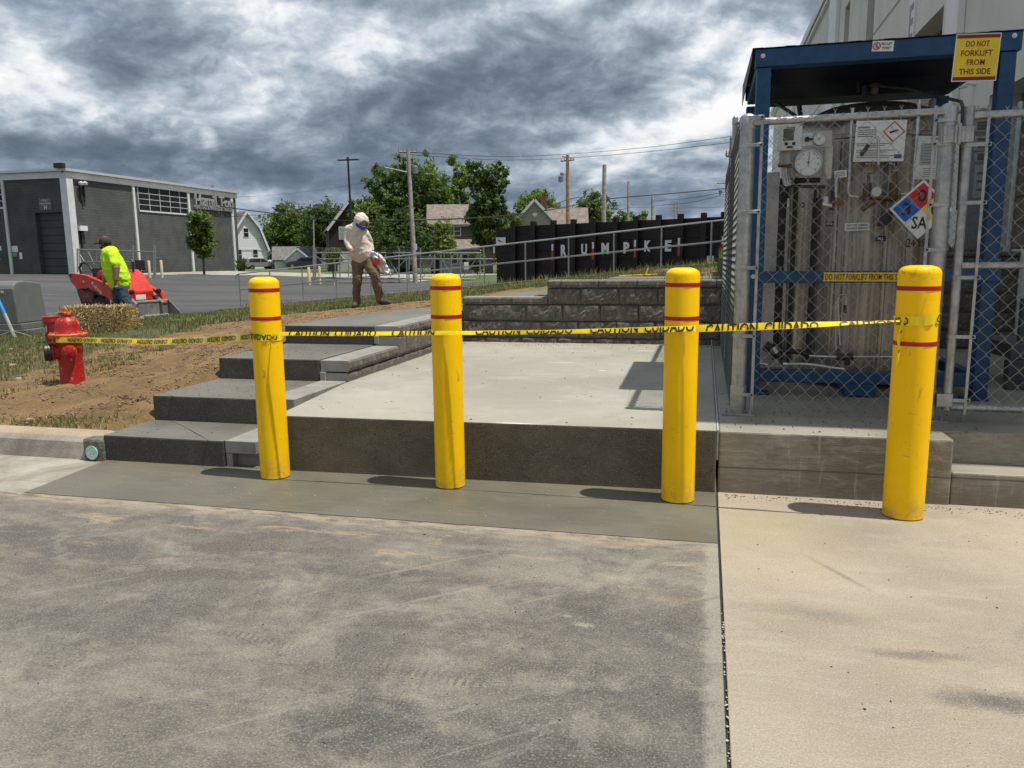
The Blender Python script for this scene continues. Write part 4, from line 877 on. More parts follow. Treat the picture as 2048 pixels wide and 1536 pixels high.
fs = [(i*nn+j, i*nn+(j+1) % nn, (i+1)*nn+(j+1) % nn, (i+1)*nn+j) for i in range(len(prof)-1) for j in range(nn)]; fs.append(tuple(range((len(prof)-1)*nn, len(prof)*nn)))
b.add(vs, fs, 0, True); b.build('shell', [M_steel], TK)
b = MB(); b.lathe([(.30, .388), (.40, .388), (.40, .50), (.30, .50)], (tc[0], tc[1], 0), 24); b.build('base_ring', [M_iron], TK)
b = MB(); b.lathe([(tr+.002, 2.27), (tr+.010, 2.275), (tr+.010, 2.30), (tr+.002, 2.305)], (tc[0], tc[1], 0), 64); b.build('weld_band', [M_steel], TK)
for th_ in (-118, -84): # vertical half-round stiffeners
    a = R(th_); x, y = tc[0]+(tr+.002)*math.cos(a), tc[1]+(tr+.002)*math.sin(a); b = MB(); b.tube([(x, y, .54), (x, y, 2.25)], .017, 10); b.build('stiffener', [M_steel], TK)
# vaporiser tubes to the left of the tank
for i, (u, y_, r_) in enumerate(((1582, 6.60, .012), (1603, 6.78, .024), (1622, 6.55, .012), (1571, 6.85, .016))):
    p = py(u, 560, y_); b = MB(); b.tube([(p.x, y_, .56), (p.x, y_, 2.02-.05*i)], r_, 10)
    for k in range(3): a = 2*pi/3*k+.6; b.box((-.001, r_*.9, .6), (.001, r_+.012, 1.95-.05*i), M=Matrix.Translation((p.x, y_, 0)) @ Matrix.Rotation(a, 4, 'Z'))
    b.build('vaporiser_tube', [M_pipe if i % 2 else M_iron], TK)
pa, pb = py(1536, 345, 6.34), py(1560, 345, 6.34)
b = MB(); b.prism([(pa.x, 6.34), (pb.x, 6.34), (pb.x, 6.40), (pb.x-.006, 6.40), (pb.x-.006, 6.346), (pa.x+.006, 6.346), (pa.x+.006, 6.40), (pa.x, 6.40)], .57, pa.z, 2); b.build('channel_upright', [mat('grey_channel', (.36, .34, .32), .45, .3, var=.15, vs=10)], TK)
b = MB(); b.box((.425, 6.9, .57), (.72, 7.3, 2.0)); b.build('regulator_cabinet', [M_iron], TK, bevel=.01)
yy = 6.20
M_box = mat('instrument_white', (.60, .61, .58), .45, var=.05, vs=12); M_bei = mat('instrument_beige', (.45, .43, .38), .45, var=.08, vs=12); M_glass = mat('gauge_glass', (.62, .64, .62), .12); M_lcd = mat('dim_display', (.10, .09, .06), .2)
o, Ms, w, h = board('level_display', (1558, 253), (1603, 299), yy, M_box, TK, th=.07)
plate(Ms, -w*.06, h*.14, w*.48, h*.50, M_lcd, o, 'display'); plate(Ms, w*.30, h*.05, w*.30, h*.36, M_box, o, 'label', .002)
for xx in (-.16, .16): plate(Ms, w*xx, -h*.24, w*.14, h*.12, M_blk, o, 'button', .004)
plate(Ms, 0, -h*.38, w*.26, h*.08, M_blk, o, 'button', .004); tx('Arsenal', Ms, 0, h*.44, w*.4, h*.08, M_blk, o, .01)
o, Ms, w, h = board('gauge_panel', (1602, 264), (1663, 293), yy+.01, M_bei, TK, th=.004)
b = MB(); b.cbox((-w*.28, -.006, 0), (w*.34, .006, h*.8), M=Ms); b.build('valve_plate', [M_box], o)
b = MB(); b.lathe([(0, -.03), (.018, -.03), (.018, -.008)], (0, 0, 0), 8, axis=1, M=Ms @ Matrix.Translation((-w*.30, 0, 0))); b.cbox((-w*.22, -.018, 0), (w*.2, .01, .012), M=Ms); b.build('valve_handle', [M_blk], o)
def gauge(Mc, r, par, needle, red=False, ticks=True):
    b = MB(); b.lathe([(r*.9, -.012), (r*.94, -.022), (r, -.022), (r*1.03, -.014), (r*1.03, 0)], (0, 0, 0), 36, axis=1, M=Mc, cap=False); b.build('bezel', [M_pipe], par)
    b = MB(); b.lathe([(0, -.012), (r*.93, -.012)], (0, 0, 0), 36, axis=1, M=Mc); b.build('gauge_face', [M_glass], par)
    b = MB()
    for k in range(9 if r > .05 else 4):
        a = -.75*pi+1.5*pi*k/(8 if r > .05 else 3); b.cbox((0, -.0135, r*.72), (r*.04, .001, r*.14), M=Mc @ Matrix.Rotation(a, 4, 'Y'))
    b.cbox((0, -.0145, r*.15), (r*.035, .001, r*.9), M=Mc @ Matrix.Rotation(needle, 4, 'Y')); b.lathe([(r*.08, -.014), (r*.08, -.017), (0, -.017)], (0, 0, 0), 10, axis=1, M=Mc); b.build('needle', [M_blk], par)
p = py(1639, 278, yy); gauge(Matrix.Translation((p.x, yy-.002, p.z)), .044, o, .7); 
gg = thing('big_gauge', None, None, (0, 0, 0)); gg.parent = TK
p = py(1617, 325, yy); gauge(Matrix.Translation((p.x, yy+.01, p.z)), .096, gg, .05)
b = MB(); b.lathe([(.09, .0), (.09, .07), (.0, .07)], (p.x, yy+.01, p.z), 24, axis=1); b.build('gauge_housing', [M_iron], gg)
pa = py(1656, 292, yy+.02); pb = py(1663, 350, yy+.02)
b = MB(); b.prism([(pa.x-.01, pa.z), (pb.x, pa.z), (pb.x, pb.z-.02), (pa.x+.012, pb.z-.03), (pa.x-.01, pb.z+.02)], yy+.02, yy+.03, axis=1); b.build('gauge_bracket', [M_bei], TK)
pa = py(1566, 300, yy+.02); b = MB(); b.prism([(pa.x-.02, pa.z), (pa.x+.11, pa.z), (pa.x+.11, pa.z-.15), (pa.x+.085, pa.z-.22), (pa.x+.07, pa.z-.10), (pa.x-.02, pa.z-.10)], yy+.05, yy+.06, axis=1); b.build('gauge_bracket', [M_steel], TK)
# warning board
o, Ms, w, h = board('warning_board', (1712, 243), (1808, 321), yy+.05, M_sw, TK, th=.003, tilt=R(1.5))
tx('WARNING!', Ms, -w*.34, h*.335, w*.24, h*.05, M_blk, o, .012)
M_grt = mat('small_print', (.10, .10, .10), .5)
rnd = random.Random(3)
for k in range(4): plate(Ms, -w*.27, h*(.27-.05*k), w*rnd.uniform(.34, .42), h*.020, M_grt, o, 'print_line', .0015)
for k in range(8):
    ww = rnd.uniform(.6, .9)*w*.92; plate(Ms, -w*.46+ww/2, -h*(.06+.045*k+(.03 if k > 2 else 0)), ww if k not in (2, 5) else ww*.4, h*.014, M_grt, o, 'print_line', .0015)
b = MB(); Mq = Ms @ Matrix.Translation((w*.26, 0, h*.22)) @ Matrix.Rotation(pi/4, 4, 'Y'); q = .052
b.prism([(-q, -q), (q, -q), (q, q), (-q, q)], -.0035, -.002, axis=1, M=Mq); b.build('hazard_diamond', [M_nr], o)
b = MB(); q = .044; b.prism([(-q, -q), (q, -q), (q, q), (-q, q)], -.0042, -.003, axis=1, M=Mq); b.build('diamond_centre', [M_sw], o)
b = MB(); b.tube([(-.028, -.005, -.008), (.012, -.005, .006), (.03, -.005, .011)], [.007, .007, .002], 6, M=Ms @ Matrix.Translation((w*.26, 0, h*.22))); b.build('cylinder_symbol', [M_blk], o)
plate(Ms, w*.38, -h*.38, w*.15, h*.10, mat('logo_blue', (.02, .09, .32), .4), o, 'logo_block', .0018)
for (u0, v0, u1, v1, s_) in ((1727, 325, 1744, 331, 'VENT'), (1776, 324, 1794, 331, 'FILL'), (1651, 443, 1667, 452, 'LIQ'), (1752, 472, 1771, 482, 'FILL'), (1599, 405, 1609, 415, 'GAS')):
    o, Ms, w, h = board('tag', (u0, v0), (u1, v1), 6.35 if v0 > 400 else yy+.06, M_blk, TK, th=.002, tilt=R(rnd.uniform(-3, 3))); tx(s_, Ms, 0, 0, w*.62, h*.5, M_sw, o, .005)
o, Ms, w, h = board('label_plate', (1690, 446), (1738, 461), 6.38, M_sw, TK, th=.003, tilt=R(-1))
tx('NOT FOR CARBON', Ms, 0, h*.2, w*.86, h*.27, M_blk, o, .01); tx('DIOXIDE SERVICE', Ms, 0, -h*.2, w*.86, h*.27, M_blk, o, .01)
o, Ms, w, h = board('data_plate', (1669, 341), (1693, 355), yy+.1, M_sw, TK, th=.002, tilt=R(-5))
for k in range(3): plate(Ms, 0, h*(.25-.22*k), w*.7, h*.06, M_grt, o, 'print_line', .0015)
o, Ms, w, h = board('paper_notice', (1835, 273), (1876, 358), yy+.0, mat('paper_grey_white', (.52, .52, .50), .6, var=.08, vs=9), TK, th=.002, tilt=R(2))
tx('Linde', Ms, w*.22, h*.44, w*.36, h*.055, M_blk, o, .01); plate(Ms, 0, h*.08, w*.66, h*.50, mat('notice_grey', (.30, .30, .31), .6), o, 'grey_field', .0012)
for k in range(7): plate(Ms, -w*.05+rnd.uniform(-.03, .03)*w, h*(.31-.07*k), w*rnd.uniform(.28, .5), h*.012, M_grt, o, 'print_line', .0025)
for k in range(5): plate(Ms, w*.1, -h*(.25+.045*k), w*rnd.uniform(.4, .55), h*.010, M_grt, o, 'print_line', .0015)
p = py(1838, 486, 6.46); Mt = Matrix.Translation((p.x, 6.44, p.z)) @ Matrix.Rotation(R(38), 4, 'Z'); text('tank_number', '24 1941', .05, Mt @ Matrix.Rotation(pi/2, 4, 'X'), M_blk, TK, extrude=.0003, fit=(.27, .062))
# hazard placard (fire diamond)
p = py(1842, 418.5, 6.05+.09); q = .118; PL = thing('hazard_placard', 'four-colour fire diamond placard with 3, 0 and SA beside the fence post', 'placard', (0, 0, 0))
Mq = Matrix.Translation((p.x, 6.145, p.z)) @ Matrix.Rotation(R(2), 4, 'Y')
def rhomb(cx, cz, q, y0, y1, mt, name):
    b = MB(); b.prism([(cx-q, cz), (cx, cz-q), (cx+q, cz), (cx, cz+q)], y0, y1, axis=1, M=Mq); b.build(name, [mt], PL)
q = .205; rhomb(0, 0, q, 0, .003, M_sw, 'placard_back'); e_ = q*.455
rhomb(0, e_+.0, e_*.98, -.0015, -.0003, M_nr, 'red_quarter'); rhomb(-e_, 0, e_*.98, -.0015, -.0003, M_nb, 'blue_quarter'); rhomb(e_, 0, e_*.98, -.0015, -.0003, M_ny, 'yellow_quarter'); rhomb(0, -e_, e_*.98, -.0015, -.0003, M_sw, 'white_quarter')
for s_, cx, cz, ww in (('0', 0, e_, .058), ('3', -e_, 0, .058), ('0', e_, 0, .058), ('SA', 0, -e_, .10)):
    text('lettering', s_, .1, Mq @ Matrix.Translation((cx, -.0025, cz)) @ Matrix.Rotation(pi/2, 4, 'X'), M_blk, PL, extrude=.0003, bold=.02, fit=(ww, .088))
# piping in front of the tank
def pipe(uvs, y, r, mt=M_pipe, name='pipe', n=10, par=TK):
    b = MB(); b.tube([py(u, v, (y if not isinstance(y, (list, tuple)) else y[i])) for i, (u, v) in enumerate(uvs)], r, n); return b.build(name, [mt], par)
pipe([(1706, 216), (1704, 240), (1700, 330), (1696, 384), (1700, 392), (1716, 394)], 6.30, .011)
pipe([(1840, 200), (1838, 215), (1832, 300), (1826, 380), (1822, 387), (1802, 389)], 6.25, .012)
pipe([(1757, 330), (1757, 282), (1755, 275), (1748, 274), (1740, 282), (1732, 300)], 6.18, .010); pipe([(1737, 290), (1722, 311)], 6.17, .014, M_iron, 'hose_end')
pipe([(1672, 395), (1672, 360), (1676, 350)], 6.28, .012); pipe([(1663, 420), (1668, 375)], 6.3, .02, M_iron, 'valve_body')
for (u, v, r_) in ((1738, 345, .028), (1791, 342, .028)):
    p = py(u, v, 6.22); b = MB(); b.lathe([(r_, -.006), (r_+.006, 0), (r_, .006), (r_-.006, 0), (r_, -.006)], p, 16); b.box((p.x-r_, p.y-.004, p.z-.003), (p.x+r_, p.y+.004, p.z+.003)); b.build('valve_wheel', [M_bolt], TK)
    pipe([(u, v), (u-1, 365), (u-3, 392)], 6.24, .012, M_brass, 'valve_stem'); pipe([(u-3, 366), (u-4, 398)], 6.27, .030, M_brass, 'valve_body')
pipe([(1722, 402), (1735, 392), (1800, 398)], 6.30, .026, M_brass, 'manifold'); pipe([(1724, 420), (1748, 402)], 6.2, .018, M_brass, 'relief_valve'); p = py(1752, 384, 6.2)
b = MB(); b.lathe([(.0, -.02), (.034, -.02), (.036, 0), (.03, .02), (0, .02)], (p.x, p.y, p.z), 12, axis=1); b.build('regulator', [M_bolt], TK)
pipe([(1652, 393), (1652, 412)], 6.22, .020, M_bolt, 'valve_body'); pipe([(1645, 408), (1663, 412)], 6.2, .015, M_bolt, 'valve_body'); pipe([(1664, 405), (1682, 407)], 6.2, .010, mat('red_handle', (.30, .03, .03), .4), 'valve_handle')
b = MB(); pa = py(1765, 424, 6.28); pb = py(1785, 452, 6.28); b.prism([(pa.x, pa.z), (pb.x, pa.z), (pb.x-.02, pb.z), (pa.x-.03, pb.z)], 6.27, 6.30, axis=1); b.build('sight_plate', [M_iron], TK)
for (u, r_) in ((1566, .014), (1577, .010), (1572, .018)): pipe([(u, 300), (u, 345), (u+4, 372)], 6.3, r_, M_pipe)
pipe([(1556, 330), (1590, 332)], 6.28, .016, M_brass); pipe([(1560, 372), (1650, 374)], 6.3, .012, M_iron); pipe([(1560, 362), (1640, 360)], 6.36, .02, M_iron)
pipe([(1680, 690), (1676, 600), (1679, 590), (1690, 589), (1693, 596), (1692, 612)], 6.24, .007); pipe([(1690, 610), (1690, 626)], 6.23, .012, M_iron, 'hose_end'); pipe([(1672, 700), (1672, 602)], 6.27, .006)
pipe([(1618, 712), (1660, 714), (1800, 714), (1880, 716)], 6.25, .011); pipe([(1674, 714), (1706, 714)], 6.24, .026, M_iron, 'valve_body'); pipe([(1694, 714), (1694, 730)], 6.24, .020, M_iron, 'valve_body')
b = MB(); pts = [py(u, v, 6.14) for u, v in ((1569, 728.5), (1580, 728.5), (1600, 728), (1630, 730), (1660, 735), (1690, 739))]
rp = []; rs = []
for a, c in zip(pts[:-1], pts[1:]):
    for k in range(14): rp.append(a.lerp(c, k/14)); rs.append(.012 if k % 2 else .0095)
b.tube(rp, rs, 10); b.build('braided_hose', [mat('braided_hose', (.62, .62, .60), .35, .6)], TK); pipe([(1566, 728.5), (1574, 728.5)], 6.14, .017, M_bolt, 'hose_coupling')
pipe([(1515, 690), (1515, 715), (1520, 727), (1536, 730)], 6.12, .011); pipe([(1530, 690), (1545, 700), (1558, 712)], 6.3, .035, M_iron, 'valve_body'); pipe([(1545, 695), (1552, 706)], 6.28, .03, M_pipe, 'valve_body'); pipe([(1556, 700), (1600, 704), (1620, 712)], 6.3, .02, M_iron)
for k in range(3): pipe([(1524+k*17, 665), (1526+k*17, 720)], 6.45, .02, M_iron)
# plumbing above the tank under the canopy
pipe([(1655, 170), (1655, 140), (1690, 150), (1715, 150), (1718, 185)], 6.6, .008, M_blk, 'hose'); pipe([(1700, 110), (1698, 135), (1680, 140), (1660, 112)], 6.7, .008, M_blk, 'hose'); pipe([(1725, 105), (1722, 138), (1735, 140), (1738, 108)], 6.5, .008, M_blk, 'hose')
pipe([(1740, 170), (1820, 178), (1900, 198), (1922, 203), (1926, 215), (1922, 300), (1916, 420)], [6.6, 6.4, 6.0, 5.7, 5.6, 5.6, 5.6], .011, M_iron, 'hose'); pipe([(1550, 205), (1592, 232)], 6.9, .014, M_iron, 'strut'); pipe([(1598, 210), (1602, 236)], 7.0, .02, M_iron, 'strut')
pipe([(1730, 195), (1730, 150), (1742, 148)], 6.7, .022, M_iron, 'relief_valve'); pipe([(1745, 190), (1752, 168)], 6.6, .03, M_brass, 'relief_valve')
o, Ms, w, h = board('sticker', (1546, 368), (1555, 383), 6.42, M_ny, TK, th=.002, tilt=R(30))
# grey cart inside the gate, at the right edge
CA = thing('wheeled_cart', 'dark grey steel cart standing inside the fence at the right edge', 'cart', (0, 0, 0))
pa = py(1995, 745, 6.9); M_crt = mat('cart_grey', (.075, .082, .085), .5, .2, var=.2, vs=8)
x0 = py(2008, 700, 6.9).x
for nme, a, c in (('post', (x0+.1, 6.9, .52), (x0+.16, 6.96, 1.06)), ('deck', (x0-.02, 6.7, .60), (x0+.75, 7.5, .72)), ('skirt', (x0-.04, 6.66, .44), (x0+.12, 6.76, .60)), ('skirt', (x0+.5, 6.66, .44), (x0+.7, 6.76, .60)), ('brace', (x0+.3, 6.95, .72), (x0+.34, 7.0, .98)), ('foot_rail', (x0-.06, 6.6, .381), (x0+.7, 6.68, .42))):
    bx(nme, a, c, M_crt, .006, CA)

# ------------------------------------------------------------------ white building at the right
def f_stucco(g, b, P):
    n = g.noise(P, .5, 6, .6, .4); s = g.noise(g.scalev(P, 1, 1, .12), 1.6, 6, .7, .2); gr = g.noise(P, 22, 4, .7)
    c = g.mix(g.ramp(n, .35, .65), (.60, .585, .53), (.70, .69, .64)); c = g.mix(g.ramp(s, .52, .7, 0, .4), c, (.44, .43, .39)); c = g.mix(g.ramp(gr, .6, .7, 0, .2), c, (.40, .39, .35))
    g.put(b, 'Base Color', c); g.put(b, 'Roughness', .9); bumpn(g, b, gr, .3, .02)
M_stu = mat('painted_concrete_panel', (.62, .61, .56), fn=f_stucco); M_trim = mat('white_trim', (.74, .745, .74), .55, var=.06, vs=2)
M_dglass = mat('dark_window_glass', (.02, .022, .025), .08, spec=.8); M_frm = mat('bronze_frame', (.10, .085, .07), .5)
M_bri = mat('brown_brick_jamb', (.13, .10, .075), .85, var=.3, vs=6)
WB = thing('white_building', 'tall off-white panel building with pilasters and recessed windows behind the tank enclosure', 'building', (0, 0, 0))
XB = 3.25; KB = XB/4.5; kz_ = lambda z_: CH+(z_-CH)*KB; zr = kz_(11.60)
# wall with openings: strips between the openings
ops = [(25.6*KB, 26.7*KB, kz_(6.2), kz_(9.9)), (18.25*KB, 20.9*KB, kz_(2.4), kz_(6.33)), (9.3, 15.06*KB, 1.45, kz_(3.98)), (30.0*KB, 31.0*KB, kz_(6.2), kz_(9.9))]
yN, yE_ = 4.86, 44.5
cuts = sorted({yN, yE_} | {o_[0] for o_ in ops} | {o_[1] for o_ in ops})
b = MB()
for a, c in zip(cuts[:-1], cuts[1:]):
    hit = [o_ for o_ in ops if o_[0] <= a+.001 and o_[1] >= c-.001]
    if hit:
        z0_, z1_ = hit[0][2:]; b.box((XB, a, z1_), (XB+.45, c, zr)); b.box((XB, a, .3), (XB+.45, c, z0_))
        b.box((XB+.45, a-.1, z0_-.1), (XB+.5, c+.1, z1_+.1), 1)
    else: b.box((XB, a, .3), (XB+.45, c, zr))
b.box((XB+.5, yN, .3), (24, yE_, zr-.1)); b.box((XB+.455, yN, zr-.3), (XB+.499, yE_, zr-.1))
b.build('wall', [M_stu, M_bri], WB)
for (a, c, z0_, z1_) in ops[::3]:
    f_ = bx('window', (XB+.28, a+.02, z0_+.02), (XB+.36, c-.02, z1_-.02), M_dglass, 0, WB)
    for yy_ in (a+.02, c-.07): bx('window_frame', (XB+.24, yy_, z0_+.02), (XB+.279, yy_+.05, z1_-.02), M_frm, 0, f_)
    bx('window_frame', (XB+.24, a+.071, (z0_+z1_)/2), (XB+.278, c-.071, (z0_+z1_)/2+.06), M_frm, 0, f_)
for (a, c, z0_, z1_) in ops[1:3]:
    d_ = bx('doorway', (XB+.34, a+.02, z0_), (XB+.44, c-.02, z1_-.02), M_bri, 0, WB)
    for k in range(int((z1_-z0_)/.3)): bx('door_panel', (XB+.325, a+.06, z0_+.02+k*.3), (XB+.339, c-.06, z0_+.29+k*.3), M_bri, .004, d_)
for (a, c) in ((32.2*KB, 34.0*KB), (16.75*KB, 17.55*KB), (47*KB, 48.2*KB)): bx('pilaster', (XB-.10, a, 1.1), (XB-.001, c, zr-.33), M_trim, .01, WB)
for z_ in (kz_(7.6), kz_(4.6)): bx('panel_joint', (XB-.006, 10, z_), (XB-.001, 44, z_+.04), mat('joint_shadow_grey', (.30, .29, .27), .9), 0, WB)
bx('eave', (XB-.12, yN-.1, zr), (24.5, yE_+.3, zr+.10), M_trim, .01, WB); bx('fascia', (XB-.16, yN-.1, zr-.12), (XB-.121, yE_+.3, zr+.14), M_trim, .008, WB); bx('soffit_board', (XB-.10, yN, zr-.24), (XB-.002, yE_, zr-.002), M_trim, 0, WB)
pf = px(1826, 45, XB)
b = MB(); b.box((XB-.03, pf.y-.2, pf.z-.40), (XB-.002, pf.y+.2, pf.z+.40)); sg = b.build('letter_sign', [M_trim], WB)
text('lettering', 'E', .6, Matrix.Translation((XB-.034, pf.y, pf.z)) @ Matrix.Rotation(-pi/2, 4, 'Z') @ Matrix.Rotation(pi/2, 4, 'X'), mat('grey_letter', (.25, .25, .25), .5), sg, extrude=.002, bold=.02, fit=(.26, .58))
pl = px(1950, 168, XB); b = MB(); b.tube([(XB, pl.y, pl.z), (XB-.12, pl.y, pl.z+.02)], .022, 8); b.lathe([(0, -.02), (.05, -.02), (.06, .01), (.04, .04), (0, .05)], (XB-.14, pl.y, pl.z-.02), 14); b.build('wall_lamp', [M_trim], WB)
# grey notice board on the bank behind the wall
NB = thing('notice_board', 'tall grey board with white notices behind the fence, right of the gate hinge', 'notice board', (0, 0, 0))
pa, pb = py(1948, 232, 9.95), py(1990, 500, 9.95)
bx('board', (pa.x, 9.95, pb.z), (pb.x, 10.01, pa.z), mat('board_grey', (.20, .205, .21), .5, var=.1, vs=3), .005, NB)
for (v0, v1) in ((240, 262), (272, 300), (305, 322), (330, 395)):
    a, c = py(1950, v0, 9.94), py(1980, v1, 9.94); bx('notice', (a.x, 9.944, c.z), (c.x, 9.949, a.z), mat('faded_notice', (.36, .36, .36), .6), 0, NB)
    for k in range(3): zz_ = a.z+(c.z-a.z)*(.25+.25*k); bx('print_line', (a.x+.03, 9.940, zz_-.012), (c.x-.03, 9.943, zz_+.012), M_grt, 0, NB)
for xx in (pa.x+.02, pb.x-.08): bx('leg', (xx, 10.015, 1.2), (xx+.06, 10.07, pb.z+.3), M_galv, 0, NB)
# ------------------------------------------------------------------ hydrant
def f_hyd(g, b, P):
    n = g.noise(P, 22, 6, .75, .5); x, y, z = g.sep(P); nr = g.sep(g.new('ShaderNodeNewGeometry').outputs['Normal'])[2]
    oi = g.new('ShaderNodeAttribute', attribute_name='chip').outputs['Fac']
    m = g.ramp(g.math('ADD', n, g.math('MULTIPLY', g.ramp(z, .55, .72), .045)), .60, .64)
    c = g.mix(g.noise(P, 5, 4, .6), (.30, .006, .008), (.42, .011, .013)); c = g.mix(m, c, (.72, .30, .03)); c = g.mix(g.ramp(g.noise(P, 70, 4, .7), .68, .72), c, (.6, .55, .5))
    g.put(b, 'Base Color', c); g.put(b, 'Roughness', .42); bumpn(g, b, n, .3, .006)
M_hyd = mat('hydrant_red', (.4, .01, .012), fn=f_hyd); M_hydo = mat('hydrant_worn_orange', (.62, .20, .03), .5, var=.5, vs=30, col2=(.42, .02, .015))
HY = thing('fire_hydrant', 'red fire hydrant with chipped orange paint and a black cap on bare soil', 'fire hydrant', (-6.12, 6.44, .20), R(-8))
b = MB(); b.lathe([(.118, -.05), (.118, .0), (.112, .02), (.110, .30), (.118, .36), (.122, .47), (.128, .49)], n=32); b.build('barrel', [M_hyd], HY)
b = MB(); b.lathe([(.128, .49), (.170, .493), (.175, .50), (.175, .525), (.168, .532), (.128, .534)], n=32); b.build('bonnet_flange', [M_hydo], HY)
for k in range(8):
    a = 2*pi*k/8+.2; b = MB(); b.tube([(.152*math.cos(a), .152*math.sin(a), .53), (.152*math.cos(a), .152*math.sin(a), .55)], .012, 6); b.build('flange_bolt', [M_hydo], HY)
b = MB(); b.lathe([(.125, .534), (.112, .56), (.108, .60), (.102, .64), (.085, .672), (.060, .69), (.052, .695), (.050, .71), (.062, .715), (.062, .738), (.050, .744), (.0, .746)], n=32); b.build('bonnet', [M_hyd], HY)
b = MB(); b.lathe([(.024, .744), (.022, .775), (.0, .778)], n=5, smooth=False); b.build('operating_nut', [M_hydo], HY)
def nozzle(ang, z, segs, mt, name, n=24):
    Mz = Matrix.Rotation(ang, 4, 'Z') @ Matrix.Translation((0, 0, z)) @ Matrix.Rotation(pi/2, 4, 'Y')
    b = MB(); b.lathe([(r_, d_) for d_, r_ in segs], n=n, M=Mz); return b.build(name, [mt], HY)
aL, aR = R(-128), R(-40)
nozzle(aL, .355, [(.08, .075), (.13, .080), (.14, .092), (.155, .092), (.158, .082)], M_hyd, 'nozzle')
c_ = nozzle(aL, .355, [(.155, .078), (.165, .092), (.185, .094), (.19, .086), (.20, .088), (.215, .088), (.222, .080), (.224, .060), (.218, .055), (.216, .02), (.225, .016), (.226, .0)], mat('black_rubber_cap', (.018, .018, .020), .4), 'hose_cap')
b = MB(); b.tube([(-.15, -.19, .36), (-.155, -.195, .29), (-.14, -.19, .16), (-.11, -.17, .05), (-.08, -.10, .04)], .0035, 6); b.build('cap_chain', [M_bolt], HY)
nozzle(aR, .365, [(.08, .058), (.12, .060), (.128, .066), (.15, .066)], M_hydo, 'nozzle', 20); nozzle(aR, .365, [(.148, .062), (.165, .062), (.185, .048), (.19, .020), (.215, .018), (.216, 0)], M_hyd, 'nozzle_cap', 12)
b = MB(); b.lathe([(.13, -.06), (.15, -.02), (.145, .0), (.112, .004)], n=20); b.build('base_collar', [M_hyd], HY)
# red pail
p = on(113, 684)
PA = thing('pail', 'red plastic pail standing in the grass behind the hydrant', 'pail', p, .4)
M_pail = mat('red_pail', (.42, .025, .02), .4)
b = MB(); b.lathe([(.0, .0), (.13, .0), (.133, .01), (.148, .30), (.156, .30), (.156, .335), (.150, .335), (.150, .365), (.156, .37), (.150, .372), (.144, .366), (.128, .02), (0, .02)], n=28); b.build('pail_body', [M_pail], PA)
for k in range(5):
    b = MB(); b.cbox((-.03+k*.02, -.1435, .16+.012*k), (.006, .003, .09), M=Matrix.Rotation(-.35-.4, 4, 'Z')); b.build('print_stripe', [M_sw], PA)
# green utility cabinet
pT = on(14, 672)
TF = thing('utility_cabinet', 'grey-green electrical cabinet cut off by the left edge', 'cabinet', pT, R(10))
M_tf = mat('cabinet_green_grey', (.125, .135, .125), .5, var=.08, vs=5)
b = MB(); b.box((-1.0, -.02, -.05), (.36, .9, .10)); b.build('pad', [mat('pad_grey', (.11, .115, .11), .8, var=.2, vs=8)], TF, bevel=.01)
b = MB(); b.box((-.95, .02, .102), (.26, .8, .20)); b.build('plinth', [M_tf], TF, bevel=.01)
pr = [(.045, .202), (.045, .78), (.075, .84), (.16, .89), (.35, .91), (.76, .86), (.78, .202)]
b = MB(); vs = []
for t_, s_ in ((0, 1.0), (1, 1.0)):
    pass
b.prism(pr, -.92, .155, axis=0); o = b.build('housing', [M_tf], TF, bevel=.02)
for v in o.data.vertices:
    if v.co.x > 0: v.co.x += .05*(1-(v.co.z-.2)/.7)
text('lettering', '06', .06, Matrix.Translation((.02-.045, .040, .735)) @ Matrix.Rotation(pi/2, 4, 'X'), M_sw, TF, extrude=.0005, bold=.03)
b = MB(); b.box((-.5, .035, .25), (-.49, .044, .78)); b.build('door_seam', [M_dark], TF)
# marker stake leaning by the cabinet
ST = thing('marker_stake', 'pale stake with a blue top leaning in the grass before the cabinet', 'stake', on(32, 676), 0)
a0 = on(32, 674); a1 = at(-3, 606, (a0-Vector((0, 0, CH))).dot(fw)); a1.z = a0.z+.62; v_ = a1-a0
b = MB(); b.tube([(0, 0, -.05), v_*.62], .026, 8); b.build('stake', [mat('weathered_stake', (.34, .34, .33), .8, var=.2, vs=20)], ST); b = MB(); b.tube([v_*.62, v_], .027, 8); b.build('blue_top', [mat('blue_marker', (.02, .22, .62), .5)], ST)
for e_ in ((-.35, -.1, .0), (.42, -.05, .02)): b = MB(); b.tube([v_*.18, Vector(e_)*.5+v_*.10, Vector(e_)], .004, 5); b.build('string', [mat('string', (.5, .5, .48), .8)], ST)
